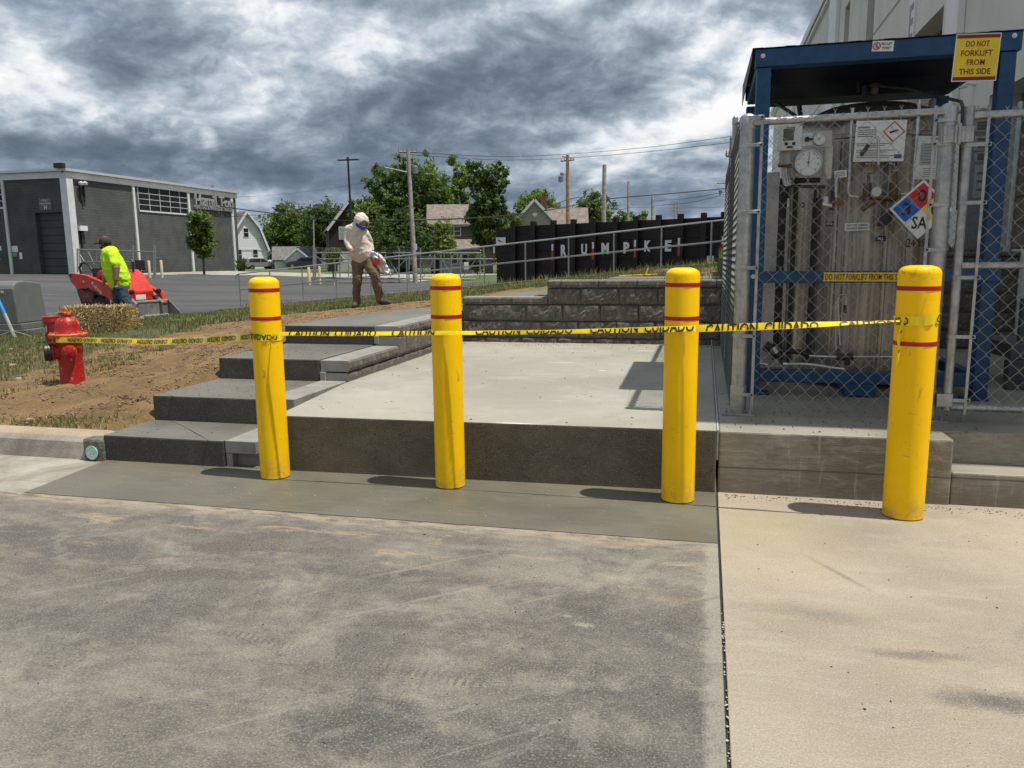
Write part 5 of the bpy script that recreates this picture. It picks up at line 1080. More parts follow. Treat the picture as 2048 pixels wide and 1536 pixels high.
# ------------------------------------------------------------------ straw bale
pB = Vector((-9.55, 10.72, Gs(-9.5, 10.7)))
BA = thing('straw_bale', 'rectangular golden straw bale lying on the grass in front of the man in yellow', 'straw bale', pB, R(16))
def f_straw(g, b, P):
    s = g.noise(g.scalev(P, 4, 1, 10), 18, 4, .7); at_ = g.new('ShaderNodeObjectInfo').outputs['Random']
    g.put(b, 'Base Color', g.mix(g.ramp(s, .35, .65), (.18, .105, .032), (.56, .40, .17))); g.put(b, 'Roughness', .7)
M_straw = mat('straw', (.5, .36, .14), fn=f_straw)
Lx, Ly, Lz = .98, .46, .36
b = MB(); nx, ny, nz = 24, 10, 9
bmx = bmesh.new(); bmesh.ops.create_cube(bmx, size=1); bmesh.ops.subdivide_edges(bmx, edges=bmx.edges[:], cuts=14, use_grid_fill=True)
for v in bmx.verts:
    q = Vector((v.co.x*Lx, v.co.y*Ly, (v.co.z+.5)*Lz)); k = mn.fractal(q*9, 1, 2, 4)
    e_ = (abs(v.co.x*2)**8+abs(v.co.y*2)**8+abs(v.co.z*2)**8)
    v.co = Vector((q.x*(1-.03*(e_ > 1.5))+.02*k, q.y*(1-.04*(e_ > 1.5))+.02*mn.noise(q*13), q.z+.015*k-(.02 if abs(q.x-.18) < .02 else 0)))
me = bpy.data.meshes.new('bale_core'); bmx.to_mesh(me); bmx.free(); me.materials.append(M_straw); link('bale_core', me, BA)
N = 7000; V = np.empty((N, 4, 3), np.float32)
for i in range(N):
    f_ = rnd.random(); L_ = rnd.uniform(.04, .16)
    if f_ < .45: c_ = Vector((rnd.uniform(-.5, .5)*Lx, -Ly/2-.005, rnd.random()*Lz)); nn_ = Vector((0, -1, 0))
    elif f_ < .75: c_ = Vector((rnd.uniform(-.5, .5)*Lx, rnd.uniform(-.5, .5)*Ly, Lz+.004)); nn_ = Vector((0, 0, 1))
    else: c_ = Vector((Lx/2*(1 if f_ < .93 else -1), rnd.uniform(-.5, .5)*Ly, rnd.random()*Lz)); nn_ = Vector((1 if f_ < .93 else -1, 0, 0))
    d_ = Vector((rnd.gauss(0, 1), rnd.gauss(0, 1), rnd.gauss(0, .8))); d_ = (d_-nn_*d_.dot(nn_)*.75).normalized()*L_
    s_ = d_.cross(nn_).normalized()*.0032; c_ += nn_*rnd.uniform(0, .035); d_ += nn_*rnd.gauss(0, .02)
    V[i] = [c_-d_/2-s_, c_-d_/2+s_, c_+d_/2+s_, c_+d_/2-s_]
npmesh('loose_straw', V.reshape(-1, 3), np.arange(N*4).reshape(-1, 4), [M_straw, mat('pale_straw', (.66, .50, .24), .7), mat('shaded_straw', (.20, .12, .04), .8)], mi=rng.choice(3, N, p=[.4, .38, .22]), parent=BA, kind='stuff')  # mid, pale and dark strands mixed at random
for xx in (-.2, .18): b = MB(); b.tube([(xx, -Ly/2-.012, .0), (xx, -Ly/2-.016, Lz*.5), (xx, -Ly/2-.008, Lz), (xx, Ly/2, Lz+.006)], .004, 5); b.build('twine', [mat('twine', (.12, .07, .03), .8)], BA)

# ------------------------------------------------------------------ people
M_skin = mat('skin', (.30, .155, .10), .55); M_skin2 = mat('skin_fair', (.42, .22, .16), .55)
def skin(name, joints, chain, mt, parent, root=None, sub=2, disp=0, voxel=.014, smooth_=5):
    """organic surface: tapered elliptical limbs between joints, fused by a voxel remesh into one continuous skin"""
    b = MB(); X_ = Vector((1, 0, 0)); n = 16
    def ring(c, d, rx, ry):
        u_ = X_-d*X_.dot(d)
        if u_.length < .35: u_ = Vector((0, 1, 0))-d*d.y; u_.normalize(); w_ = d.cross(u_); return [c+u_*math.cos(2*pi*i/n)*ry+w_*math.sin(2*pi*i/n)*rx for i in range(n)]
        u_.normalize(); w_ = d.cross(u_)
        return [c+u_*math.cos(2*pi*i/n)*rx+w_*math.sin(2*pi*i/n)*ry for i in range(n)]
    used = set()
    for c in chain:
        for a_, e_ in zip(c[:-1], c[1:]):
            A_, E_ = joints[a_], joints[e_]; p0, p1 = Vector(A_[:3]), Vector(E_[:3]); d = (p1-p0)
            if d.length < 1e-5: continue
            d.normalize(); r0 = (A_[3], A_[4] if len(A_) > 4 else A_[3]); r1 = (E_[3], E_[4] if len(E_) > 4 else E_[3])
            vs = ring(p0, d, *r0)+ring(p1, d, *r1); b.add(vs, [tuple(range(n))[::-1], tuple(range(n, 2*n))]+[(i, (i+1) % n, n+(i+1) % n, n+i) for i in range(n)])
            used |= {a_, e_}
    for k in used:
        j = joints[k]; rx = j[3]; ry = j[4] if len(j) > 4 else rx; rz = min(rx, ry)
        prof = [(math.sin(pi*i/8), -math.cos(pi*i/8)) for i in range(9)]; prof[0] = (0, -1); prof[-1] = (0, 1)
        b.lathe(prof, (0, 0, 0), 16, M=Matrix.Translation(j[:3]) @ Matrix.Diagonal((rx, ry, rz, 1)))
    o = b.build(name, [mt], parent)
    m_ = o.modifiers.new('r', 'REMESH'); m_.mode = 'VOXEL'; m_.voxel_size = voxel
    if smooth_: q_ = o.modifiers.new('s', 'SMOOTH'); q_.factor = .5; q_.iterations = smooth_
    bpy.context.view_layer.update()
    dg = bpy.context.evaluated_depsgraph_get(); me2 = bpy.data.meshes.new_from_object(o.evaluated_get(dg)); o.modifiers.clear(); o.data = me2; me2.name = name
    if disp:
        for v in me2.vertices:
            q = v.co; f_ = mn.ridged_multi_fractal(Vector((q.x*5, q.y*5, q.z*8+1.5*q.x)), .8, 2, 3, 1, 2)
            v.co = q + v.normal*disp*((f_-1.1)*.9+.5*mn.noise(q*16))
    for p_ in me2.polygons: p_.use_smooth = True
    if not me2.materials: me2.materials.append(mt)
    return o
def fingers(J, ch, wrist, hand, tip, base, side=(0, 1, 0)):
    """palm and five bent fingers growing from joint names"""
    w = Vector(J[wrist][:3]); h = Vector(hand); t = Vector(tip); d = (t-h).normalized(); s = Vector(side).normalized(); q = d.cross(s).normalized()
    J[base+'palm'] = (*h, .026, .018); ch.append([wrist, base+'palm'])
    for i, (off, L_) in enumerate(((-.027, .062), (-.009, .070), (.009, .066), (.026, .052))):
        a = h+d*.035+s*off; m1 = a+d*L_*.5+q*.004; m2 = a+d*L_*.75+q*.028
        J[base+'a%d' % i] = (*a, .010); J[base+'b%d' % i] = (*m1, .0088); J[base+'c%d' % i] = (*m2, .0075); ch.append([base+'palm', base+'a%d' % i, base+'b%d' % i, base+'c%d' % i])
    a = h-s*.034+d*.004; m1 = a-s*.012+d*.032+q*.01; J[base+'t0'] = (*a, .011); J[base+'t1'] = (*m1, .0095); ch.append([base+'palm', base+'t0', base+'t1'])
def head(par, c, r, face, mt, M_hair=None):
    """head with nose, ears and brow; face = facing direction"""
    f = Vector(face).normalized(); s = f.cross(Vector((0, 0, 1))).normalized(); u_ = s.cross(f); M_ = frame(Vector(c), s, u_)
    M_ = Matrix((s, -f, u_)).transposed().to_4x4(); M_.translation = c
    return M_
# man in the hooded sweatshirt, sowing
pH = on(745, 613); dH = (pH-Vector((0, 0, CH))).dot(fw)
RW = Vector((rt.x, rt.y, 0)).normalized(); FWD = Vector((fw.x, fw.y, 0)).normalized(); yawc = math.atan2(RW.y, RW.x)
kH = dH/FP
def jm(u, v, y, *r, o=(745, 613), k=kH): return ((u-o[0])*k, y, (o[1]-v)*k*1.01, *r)
PH = thing('person', 'person in cream hooded sweatshirt and brown trousers bending, white bag in one hand', 'person', pH, yawc)
J = {'pel': jm(729, 519, .02, .12, .09), 'sp': jm(727, 500, .0, .12, .09), 'ch': jm(722, 474, -.04, .13, .10), 'nk': jm(727, 458, -.10, .06), 'hd': jm(734, 450, -.16, .085, .095), 'ht': jm(735, 443, -.15, .075, .08),
     'ls': jm(708, 466, -.03, .055), 'le': jm(703, 484, -.08, .045), 'lw': jm(710, 499, -.22, .030),
     'rs': jm(735, 472, -.05, .055), 're': jm(743, 489, .06, .042), 'rw': jm(748, 505, .02, .030),
     'lh': jm(719, 525, .02, .08), 'lk': jm(718, 556, -.04, .055), 'la': jm(713, 600, .05, .04), 'lt': jm(712, 606, -.02, .03),
     'rh': jm(741, 525, .0, .08), 'rk': jm(755, 553, -.10, .055), 'ra': jm(760, 596, .0, .04), 'rt': jm(766, 603, -.03, .03)}
ch = [['pel', 'sp', 'ch', 'nk', 'hd', 'ht'], ['ch', 'ls', 'le', 'lw'], ['ch', 'rs', 're', 'rw'], ['pel', 'lh', 'lk', 'la', 'lt'], ['pel', 'rh', 'rk', 'ra', 'rt']]
fingers(J, ch, 'lw', jm(714, 502, -.27)[:3], jm(722, 505, -.34)[:3], 'L', (0, .6, .8)); fingers(J, ch, 'rw', jm(750, 509, .0)[:3], jm(753, 518, -.02)[:3], 'R', (.3, 1, 0))
skin('body', J, ch, M_skin2, PH, voxel=.0085, smooth_=3)
M_hood = mat('cream_sweatshirt', (.66, .60, .53), .9, var=.10, vs=10, bump=.5, bs=22); M_trs = mat('brown_work_trousers', (.165, .115, .070), .9, var=.22, vs=9, bump=.5, bs=26); M_boot = mat('brown_boots', (.055, .035, .022), .7, var=.3, vs=12)
Jh = {'b': jm(728, 517, .01, .185, .15), 'b2': jm(727, 510, .0, .21, .17), 'm': jm(724, 492, -.03, .195, .165), 'ch': jm(720, 473, -.06, .185, .16), 'up': jm(721, 464, -.08, .15, .14), 'nk': jm(727, 458, -.12, .10, .10),
      'ls': jm(707, 465, -.03, .098), 'le': jm(703, 484, -.08, .078), 'lw': jm(709, 497, -.20, .052), 'lc': jm(711, 500, -.23, .044), 'rs': jm(735, 471, -.05, .09), 're': jm(743, 488, .06, .07), 'rw': jm(747, 502, .03, .050)}
skin('sweatshirt', Jh, [['b', 'b2', 'm', 'ch', 'up', 'nk'], ['up', 'ls', 'le', 'lw', 'lc'], ['ch', 'rs', 're', 'rw']], M_hood, PH, 'm', 2, disp=.012)
# hood around the head, open towards the face
hc = Vector(J['hd'][:3]); fd = Vector((.42, -.50, -.76)).normalized()
bmx = bmesh.new(); bmesh.ops.create_icosphere(bmx, subdivisions=4, radius=.148)
bmesh.ops.delete(bmx, geom=[v for v in bmx.verts if v.co.normalized().dot(fd) > .72], context='VERTS')
for v in bmx.verts:
    n_ = v.co.normalized(); v.co = Vector((v.co.x*.88, v.co.y*1.0, v.co.z*1.08))+n_*(.008*mn.noise(n_*5)+.006*math.sin(n_.z*18+n_.x*7)); v.co += hc+Vector((-.015, .03, .01))
me = bpy.data.meshes.new('hood'); bmx.to_mesh(me); bmx.free(); me.materials.append(M_hood); [setattr(p_, 'use_smooth', True) for p_ in me.polygons]; o = link('hood', me, PH); so_ = o.modifiers.new('s', 'SOLIDIFY'); so_.thickness = .012
sd = fd.cross(Vector((0, 0, 1))).normalized(); ud = sd.cross(fd)
Mf = Matrix((sd, -fd, ud)).transposed().to_4x4(); Mf.translation = hc+fd*.02
b = MB(); b.lathe([(0, 0), (.010, .01), (.014, .03), (.006, .045), (0, .048)], (0, -.098, -.028), 8, M=Mf); b.build('nose', [M_skin2], PH)
b = MB(); vs = []; na = 14
for i in range(na+1):
    a_ = R(-12+100*i/na); ca_, sb_ = math.sin(a_), -math.cos(a_)
    for (r_2, z_2) in ((.120, .012), (.126, -.045), (.118, -.045), (.112, .012)): vs.append((ca_*r_2, sb_*r_2*.92, z_2+.01))
b.add(vs, [(i*4+q_, (i+1)*4+q_, (i+1)*4+(q_+1) % 4, i*4+(q_+1) % 4) for i in range(na) for q_ in range(4)]+[(0, 1, 2, 3), (na*4+3, na*4+2, na*4+1, na*4)], 0, True, Mf); b.build('blue_face_shield', [mat('blue_visor', (.01, .09, .50), .35)], PH)
b = MB(); b.cbox((0, -.10, -.062), (.045, .01, .010), M=Mf); b.build('mouth', [mat('lips', (.30, .10, .08), .6)], PH)
Jt = {'w': jm(729, 514, .02, .155, .12), 'p': jm(729, 521, .02, .16, .13), 'lh': jm(719, 527, .02, .118), 'lk': jm(718, 556, -.04, .088), 'lm': jm(715, 578, .0, .076), 'la': jm(713, 597, .05, .070), 'lc': jm(713, 604, .05, .074),
      'rh': jm(741, 527, .0, .118), 'rk': jm(755, 552, -.10, .090), 'rm': jm(757, 575, -.06, .078), 'ra': jm(760, 593, .0, .070), 'rc': jm(760, 600, .0, .074)}
skin('trousers', Jt, [['w', 'p'], ['p', 'lh', 'lk', 'lm', 'la', 'lc'], ['p', 'rh', 'rk', 'rm', 'ra', 'rc']], M_trs, PH, 'p', 2, disp=.012)
for a_, bq, c_ in (((713, 600, .05), (712, 608, .02), (712, 610, -.17)), ((760, 596, .0), (764, 604, -.02), (781, 606, -.10))):
    skin('boot', {'a': jm(*a_, .056), 'h': jm(*bq, .056, .060), 't': jm(*c_, .048, .050)}, [['a', 'h', 't']], M_boot, PH, 'h', 2)
BG = thing('seed_bag', 'crumpled white plastic bag with red print held by the bending person', 'bag', pH, yawc)
bmx = bmesh.new(); bmesh.ops.create_grid(bmx, x_segments=22, y_segments=30, size=.5)
A, B_, C_, D_ = [Vector(jm(*q)) for q in ((746, 504, -.08), (770, 513, -.12), (786, 552, -.05), (754, 543, .0))]
for v in bmx.verts:
    s_, t_ = v.co.x+.5, v.co.y+.5; q = A.lerp(B_, s_).lerp(D_.lerp(C_, s_), t_); wq = mn.fractal(Vector((s_*4, t_*5, 1)), 1, 2, 4)
    v.co = q+Vector((.03*wq*t_, -.07*wq-.05*math.sin(s_*pi)*t_, .03*mn.noise(Vector((s_*6, t_*3, 7)))))
me = bpy.data.meshes.new('bag'); bmx.to_mesh(me); bmx.free(); M_bag = mat('white_plastic_bag', (.78, .77, .76), .4); me.materials.append(M_bag); [setattr(p_, 'use_smooth', True) for p_ in me.polygons]
o = link('bag_sheet', me, BG); so_ = o.modifiers.new('s', 'SOLIDIFY'); so_.thickness = .012
b = MB(); b.lathe([(.045, -.004), (.062, -.004), (.062, .0), (.045, .0)], jm(760, 525, -.20)[:3], 16, axis=1); b.build('red_print', [M_nr], BG)
b = MB(); c0 = Vector(jm(766, 529, -.20)[:3]); b.cbox(c0, (.02, .006, .09), M=None); b.build('red_print', [M_nr], BG)
# man in the yellow shirt
pY = on(262, 641); dY = (pY-Vector((0, 0, CH))).dot(fw); kY = dY/FP
jy = lambda u, v, y, *r: jm(u, v, y, *r, o=(262, 641), k=kY)
PY = thing('person', 'person in bright yellow shirt, cap and jeans walking left past the red loader', 'person', pY, yawc)
fk = kY/ (17.5/FP)
J = {'pel': jy(245, 566, .0, .13, .11), 'sp': jy(240, 545, -.0, .15, .13), 'ch': jy(234, 520, .0, .15, .13), 'nk': jy(231, 503, .0, .062), 'hd': jy(224, 491, .0, .088, .085), 'ht': jy(225, 484, .0, .08, .08),
     'jw': jy(219, 497, .0, .05, .05), 'ls': jy(222, 513, .12, .055), 'le': jy(212, 543, .18, .066), 'lw': jy(211, 562, .10, .046), 'rs': jy(244, 513, -.14, .065), 're': jy(254, 537, -.24, .072), 'rw': jy(252, 560, -.26, .048),
     'lh': jy(238, 575, .08, .08), 'lk': jy(236, 600, .05, .055), 'la': jy(237, 630, .12, .04), 'lt': jy(235, 636, .12, .03), 'rh': jy(251, 575, -.08, .08), 'rk': jy(259, 603, -.10, .055), 'ra': jy(281, 629, -.06, .04), 'rt': jy(283, 634, -.07, .03)}
ch = [['pel', 'sp', 'ch', 'nk', 'hd', 'ht'], ['hd', 'jw'], ['ch', 'ls', 'le', 'lw'], ['ch', 'rs', 're', 'rw'], ['pel', 'lh', 'lk', 'la', 'lt'], ['pel', 'rh', 'rk', 'ra', 'rt']]
fingers(J, ch, 'lw', jy(210, 568, .08)[:3], jy(211, 577, .06)[:3], 'L', (.3, 1, 0)); fingers(J, ch, 'rw', jy(252, 566, -.27)[:3], jy(253, 576, -.26)[:3], 'R', (.9, .2, 0))
skin('body', J, ch, M_skin, PY, voxel=.0085, smooth_=3)
M_hv = mat('hi_vis_yellow_shirt', (.50, .80, .010), .8, var=.06, vs=6, bump=.6, bs=16); M_jean = mat('blue_jeans', (.030, .055, .095), .85, var=.35, vs=9, bump=.4, bs=30)
Js = {'b': jy(246, 568, .0, .215, .18), 'b1': jy(245, 560, .0, .23, .20), 'm': jy(240, 543, .0, .235, .21), 'ch': jy(234, 521, .0, .21, .19), 'up': jy(233, 511, .0, .17, .17), 'nk': jy(231, 505, .0, .085, .09),
      'ls': jy(223, 512, .12, .09), 'lq': jy(216, 527, .17, .085), 'rs': jy(244, 512, -.14, .105), 'rq': jy(252, 529, -.22, .095)}
skin('shirt', Js, [['b', 'b1', 'm', 'ch', 'up', 'nk'], ['up', 'ls', 'lq'], ['up', 'rs', 'rq']], M_hv, PY, 'm', 2, disp=.012)
Jt = {'w': jy(246, 562, .0, .18, .15), 'p': jy(245, 571, .0, .18, .15), 'lh': jy(238, 578, .08, .125), 'lk': jy(236, 600, .05, .092), 'lm': jy(237, 618, .09, .080), 'la': jy(237, 633, .12, .075),
      'rh': jy(251, 578, -.08, .125), 'rk': jy(259, 603, -.10, .094), 'rm': jy(271, 618, -.08, .080), 'ra': jy(281, 631, -.06, .070)}
skin('jeans', Jt, [['w', 'p'], ['p', 'lh', 'lk', 'lm', 'la'], ['p', 'rh', 'rk', 'rm', 'ra']], M_jean, PY, 'p', 2, disp=.012)
for a_, bq, c_ in (((237, 631, .12), (236, 637, .11), (227, 639, .11)), ((281, 630, -.06), (284, 636, -.07), (290, 639, -.10))):
    skin('boot', {'a': jy(*a_, .055), 'h': jy(*bq, .055, .058), 't': jy(*c_, .046, .048)}, [['a', 'h', 't']], mat('tan_boots', (.25, .18, .10), .7), PY, 'h', 2)
hc = Vector(J['hd'][:3]); M_cap2 = mat('dark_brown_cap', (.045, .032, .026), .85)
b = MB(); b.lathe([(.115, .02), (.118, .06), (.105, .105), (.070, .138), (.0, .150)], hc+Vector((.012, 0, -.005)), 24); b.build('cap', [M_cap2], PY)
b = MB(); b.prism([(-.09, -.085), (-.17, -.075), (-.225, -.03), (-.225, .03), (-.17, .075), (-.09, .085)], 0, .010, axis=2, M=Matrix.Translation(hc+Vector((.0, 0, .028))) @ Matrix.Rotation(R(-10), 4, 'Y')); b.build('cap_brim', [M_cap2], PY)
b = MB(); b.cbox(hc+Vector((-.09, -.055, .075)), (.02, .05, .045)); b.build('cap_badge', [mat('badge', (.35, .22, .12), .6)], PY)
b = MB(); b.lathe([(0, -.022), (.018, -.012), (.013, .012), (0, .026)], hc+Vector((-.098, 0, -.012)), 8); b.build('nose', [M_skin], PY)
b = MB(); b.lathe([(0, -.03), (.012, -.01), (.014, .012), (0, .03)], hc+Vector((.012, -.094, -.005)), 8); b.build('ear', [M_skin], PY)
b = MB(); b.cbox(hc+Vector((-.07, -.055, .012)), (.016, .014, .010)); b.build('eye', [M_blk], PY)
b = MB(); b.lathe([(.085, -.05), (.097, -.01), (.100, .025), (.095, .04)], hc+Vector((.022, 0, -.0)), 20); b.build('hair', [mat('dark_hair', (.02, .014, .010), .8)], PY)
b = MB(); b.lathe([(.0, -.03), (.055, -.022), (.060, .0), (.045, .012)], hc+Vector((-.048, 0, -.062)), 14); b.build('beard', [MATS['dark_hair']], PY)
b = MB(); b.tube([hc+Vector((-.10, -.01, -.045)), hc+Vector((-.16, -.03, -.055))], .0045, 6); b.build('cigarette', [M_sw], PY)

# ------------------------------------------------------------------ red compact loader
M_lr = mat('loader_red', (.56, .030, .018), .38, coat=.2, var=.22, vs=7); M_lb = mat('loader_black', (.015, .015, .016), .45, var=.3, vs=6); M_ld = mat('loader_dark_red', (.16, .018, .014), .4, var=.3, vs=4)
M_lg = mat('bucket_grey', (.20, .195, .185), .5, .4, var=.3, vs=5); M_trk = mat('rubber_track', (.022, .021, .020), .8, var=.3, vs=20); M_hydc = mat('hydraulic_grey', (.16, .17, .17), .4)
ca, sa = math.cos(R(27)), math.sin(R(27)); kL = 1/525/.57; kz = 1/525*1.03
hd_ = RW*ca-FWD*sa; LOAD_rz = math.atan2(hd_.y, hd_.x)
pL = on(150, 640)+RW*.45*sa*.6+FWD*.55+RW*.05
pL.z = Gs(pL.x, pL.y)+.035
LO = thing('compact_loader', 'red and black tracked compact loader with a grey bucket on the asphalt lot', 'loader', pL, LOAD_rz)
def LP(*pts): return [((x_-125)*kL, (1250-z_)*kz) for x_, z_ in pts]
wl = .52
for s_ in (-1, 1):
    y0_, y1_ = (s_*wl-.05, s_*wl+.05)
    b = MB(); b.prism(LP((125, 672), (165, 662), (330, 690), (560, 800), (690, 895), (715, 1085), (655, 1085), (560, 985), (520, 950), (340, 850), (215, 865), (150, 775)), y0_, y1_, axis=1); b.build('lift_arm', [M_lr], LO, bevel=.012)
    b = MB(); b.prism(LP((140, 822), (330, 945), (350, 1060), (305, 1205), (205, 1205), (190, 1060)), s_*(wl-.12)-.04, s_*(wl-.12)+.04, axis=1); pn = b.build('side_panel', [M_lb], LO, bevel=.01)
    b = MB(); b.prism(LP((165, 855), (325, 955), (320, 1030), (215, 1022)), s_*(wl-.12)+s_*.042-.002, s_*(wl-.12)+s_*.042+.002, axis=1); b.build('red_panel', [M_ld], pn)
    # track
    tp = [(330, 1240), (300, 1190), (345, 1030), (385, 985), (430, 970), (500, 1000), (690, 1120), (735, 1165), (735, 1215), (700, 1248)]
    oq = LP(*tp); b = MB(); b.prism(oq, s_*(wl-.10)-.10 if s_ > 0 else s_*(wl-.10)-.10, s_*(wl-.10)+.10, axis=1)
    tk = b.build('track', [M_trk], LO, bevel=.02); b = MB()
    cum = oq+[oq[0]]
    for a_, c_ in zip(cum[:-1], cum[1:]):
        d_ = math.hypot(c_[0]-a_[0], c_[1]-a_[1]); m_ = max(1, int(d_/.085)); an = math.atan2(c_[1]-a_[1], c_[0]-a_[0])
        for i in range(m_):
            t_ = (i+.5)/m_; b.cbox((0, 0, 0), (.035, .205, .03), M=Matrix.Translation((a_[0]+(c_[0]-a_[0])*t_, s_*(wl-.10), a_[1]+(c_[1]-a_[1])*t_)) @ Matrix.Rotation(-an, 4, 'Y'))
    b.build('track_lugs', [M_trk], tk, kind='stuff')
    for (x_, z_, r_) in ((400, 1080, .12), (690, 1180, .10), (470, 1195, .07), (540, 1200, .07), (610, 1205, .07), (400, 1195, .07)):
        c_ = LP((x_, z_))[0]; b = MB(); b.lathe([(r_, s_*.0), (r_, s_*.012), (r_*.55, s_*.012), (r_*.5, s_*.03), (0, s_*.03)], (c_[0], s_*wl, c_[1]), 18, axis=1); b.build('track_roller', [M_lb], LO)
    b = MB(); c0, c1 = LP((640, 880))[0], LP((790, 1060))[0]; b.tube([(c0[0], s_*(wl-.14), c0[1]), (c1[0], s_*(wl-.14), c1[1])], .045, 12); b.build('lift_cylinder', [M_hydc], LO)
    c0, c1 = LP((200, 840))[0], LP((480, 960))[0]; b = MB(); b.tube([(c0[0], s_*(wl-.02), c0[1]-.02), (c1[0], s_*(wl-.10), c1[1])], .03, 10); b.build('lift_cylinder', [M_lb], LO)
    b = MB(); b.prism(LP((680, 890), (735, 905), (765, 1060), (715, 1085)), s_*wl-.06, s_*wl+.06, axis=1); b.build('arm_knee', [M_lr], LO, bevel=.012)
b = MB(); b.prism(LP((215, 760), (330, 800), (640, 1000), (640, 1180), (300, 1200), (205, 1180)), -wl+.18, wl-.18, axis=1); b.build('chassis', [M_lb], LO, bevel=.02)
b = MB(); b.prism(LP((350, 780), (385, 650), (410, 632), (545, 628), (600, 680), (660, 800), (700, 900), (690, 1000), (560, 900)), -wl+.14, wl-.14, axis=1); b.build('engine_hood', [M_lr], LO, bevel=.03, bseg=3)
b = MB(); b.prism(LP((560, 985), (700, 985), (690, 1120), (600, 1120)), -wl+.16, wl-.16, axis=1); b.build('front_plate', [M_lr], LO, bevel=.01)
b = MB(); c_ = LP((705, 960))[0]; b.box((c_[0]-.005, -.18, c_[1]-.08), (c_[0]+.012, .10, c_[1]+.04)); b.build('warning_label', [M_sw], LO)
# rear handle hoop and controls
b = MB(); pts = [LP(q)[0] for q in ((160, 680), (150, 600), (175, 545), (220, 535), (265, 570), (300, 640), (320, 690))]; b.tube([(q[0], -wl+.22, q[1]) for q in pts], .028, 10); b.build('grab_hoop', [M_lb], LO)
b = MB(); b.tube([(q[0], wl-.22, q[1]) for q in pts], .028, 10); b.build('grab_hoop', [M_lb], LO)
b = MB(); a_, c_ = LP((300, 690))[0], LP((400, 600))[0]; b.box((a_[0], -wl+.2, a_[1]-.05), (c_[0], wl-.2, c_[1])); b.build('control_console', [M_lb], LO, bevel=.02)
for (x_, z_) in ((335, 560), (375, 555), (400, 575), (350, 590)):
    c_ = LP((x_, z_))[0]; b = MB(); b.tube([(c_[0], -wl+.28+(x_ % 3)*.06, c_[1]-.10), (c_[0], -wl+.28+(x_ % 3)*.06, c_[1])], .012, 6); b.lathe([(0, -.02), (.022, 0), (0, .02)], (c_[0], -wl+.28+(x_ % 3)*.06, c_[1]), 8); b.build('control_lever', [M_lb], LO)
c_ = LP((745, 900))[0]
for s_ in (-1, 1): b = MB(); b.lathe([(.0, .0), (.06, .0), (.065, .03), (.05, .08), (0, .09)], (c_[0]-.03, s_*(wl-.14), c_[1]), 14, axis=0); b.build('work_lamp', [M_lb], LO)
# bucket ahead of the arms
xb_ = LP((745, 1100))[0][0]; b = MB()
pr = [(xb_, .44), (xb_+.03, .44), (xb_+.06, .12), (xb_+.14, .035), (xb_+.62, .015), (xb_+.62, .0), (xb_+.12, .0), (xb_+.02, .09)]
b.prism(pr, -.60, .60, axis=1); b.build('bucket_shell', [M_lg], LO, bevel=.004)
b = MB(); b.box((xb_-.03, -.61, .42), (xb_+.05, .61, .47)); b.build('bucket_rim', [mat('worn_steel_edge', (.50, .47, .44), .4, .5, var=.2, vs=12)], LO, bevel=.008)
for s_ in (-1, 1): b = MB(); b.prism([(xb_, .46), (xb_+.08, .46), (xb_+.62, .03), (xb_+.62, .0), (xb_+.1, .0), (xb_, .12)], s_*.6-.008, s_*.6+.008, axis=1); b.build('bucket_side', [M_lg], LO)
# lettering on the near side
yl = -wl-.052
c0 = LP((440, 835))[0]; Mt = Matrix.Translation((c0[0], yl, c0[1])) @ Matrix.Rotation(R(36), 4, 'Y') @ Matrix.Rotation(pi/2, 4, 'X'); text('lettering', 'Kubota', .14, Mt @ Matrix.Translation((.03, -.01, 0)), M_sw, LO, extrude=.001, bold=.01, fit=(.43, .10))
c0 = LP((255, 945))[0]; Mt = Matrix.Translation((c0[0], -wl+.12-.048, c0[1])) @ Matrix.Rotation(pi/2, 4, 'X'); text('lettering', 'SCL', .14, Mt, mat('pale_red_print', (.40, .12, .10), .5), LO, extrude=.001, bold=.01, fit=(.26, .085))
c0 = LP((250, 1103))[0]; b = MB(); b.cbox((c0[0], -wl+.12-.043, c0[1]), (.11, .003, .085)); lb_ = b.build('small_label', [M_sw], LO); text('lettering', 'D', .1, Matrix.Translation((c0[0], -wl+.12-.046, c0[1])) @ Matrix.Rotation(pi/2, 4, 'X'), M_blk, lb_, extrude=.0005, bold=.02, fit=(.05, .06))

for k, (pa_, pb_, pc_) in enumerate((((300, 880), (380, 860), (430, 930)), ((250, 900), (330, 930), (400, 900)), ((340, 900), (420, 930), (470, 1000)), ((560, 900), (640, 930), (700, 1000)), ((330, 760), (400, 820), (470, 900)))):
    q = [LP(p_)[0] for p_ in (pa_, pb_, pc_)]; yy_ = -wl+.10+.05*k; b = MB(); b.tube([(q[0][0], yy_, q[0][1]), (q[1][0], yy_-.04, q[1][1]-.05), (q[2][0], yy_, q[2][1])], .018, 7); b.build('hydraulic_hose', [M_lb], LO)
for k in range(5):
    c_ = LP((420+k*34, 720+k*14))[0]; b = MB(); b.cbox((c_[0], -wl+.137, c_[1]-.03), (.055, .006, .12)); b.build('hood_louvre', [M_lb], LO)
b = MB(); c_ = LP((610, 640))[0]; b.tube([(c_[0]-.05, .1, c_[1]-.04), (c_[0]-.05, .1, c_[1]+.22), (c_[0]-.10, .1, c_[1]+.26)], .03, 8); b.build('exhaust', [M_lb], LO)
b = MB(); c_ = LP((300, 770))[0]; b.cbox((c_[0], -wl-.054, c_[1]), (.07, .004, .05)); b.build('warning_label', [M_ny], LO)
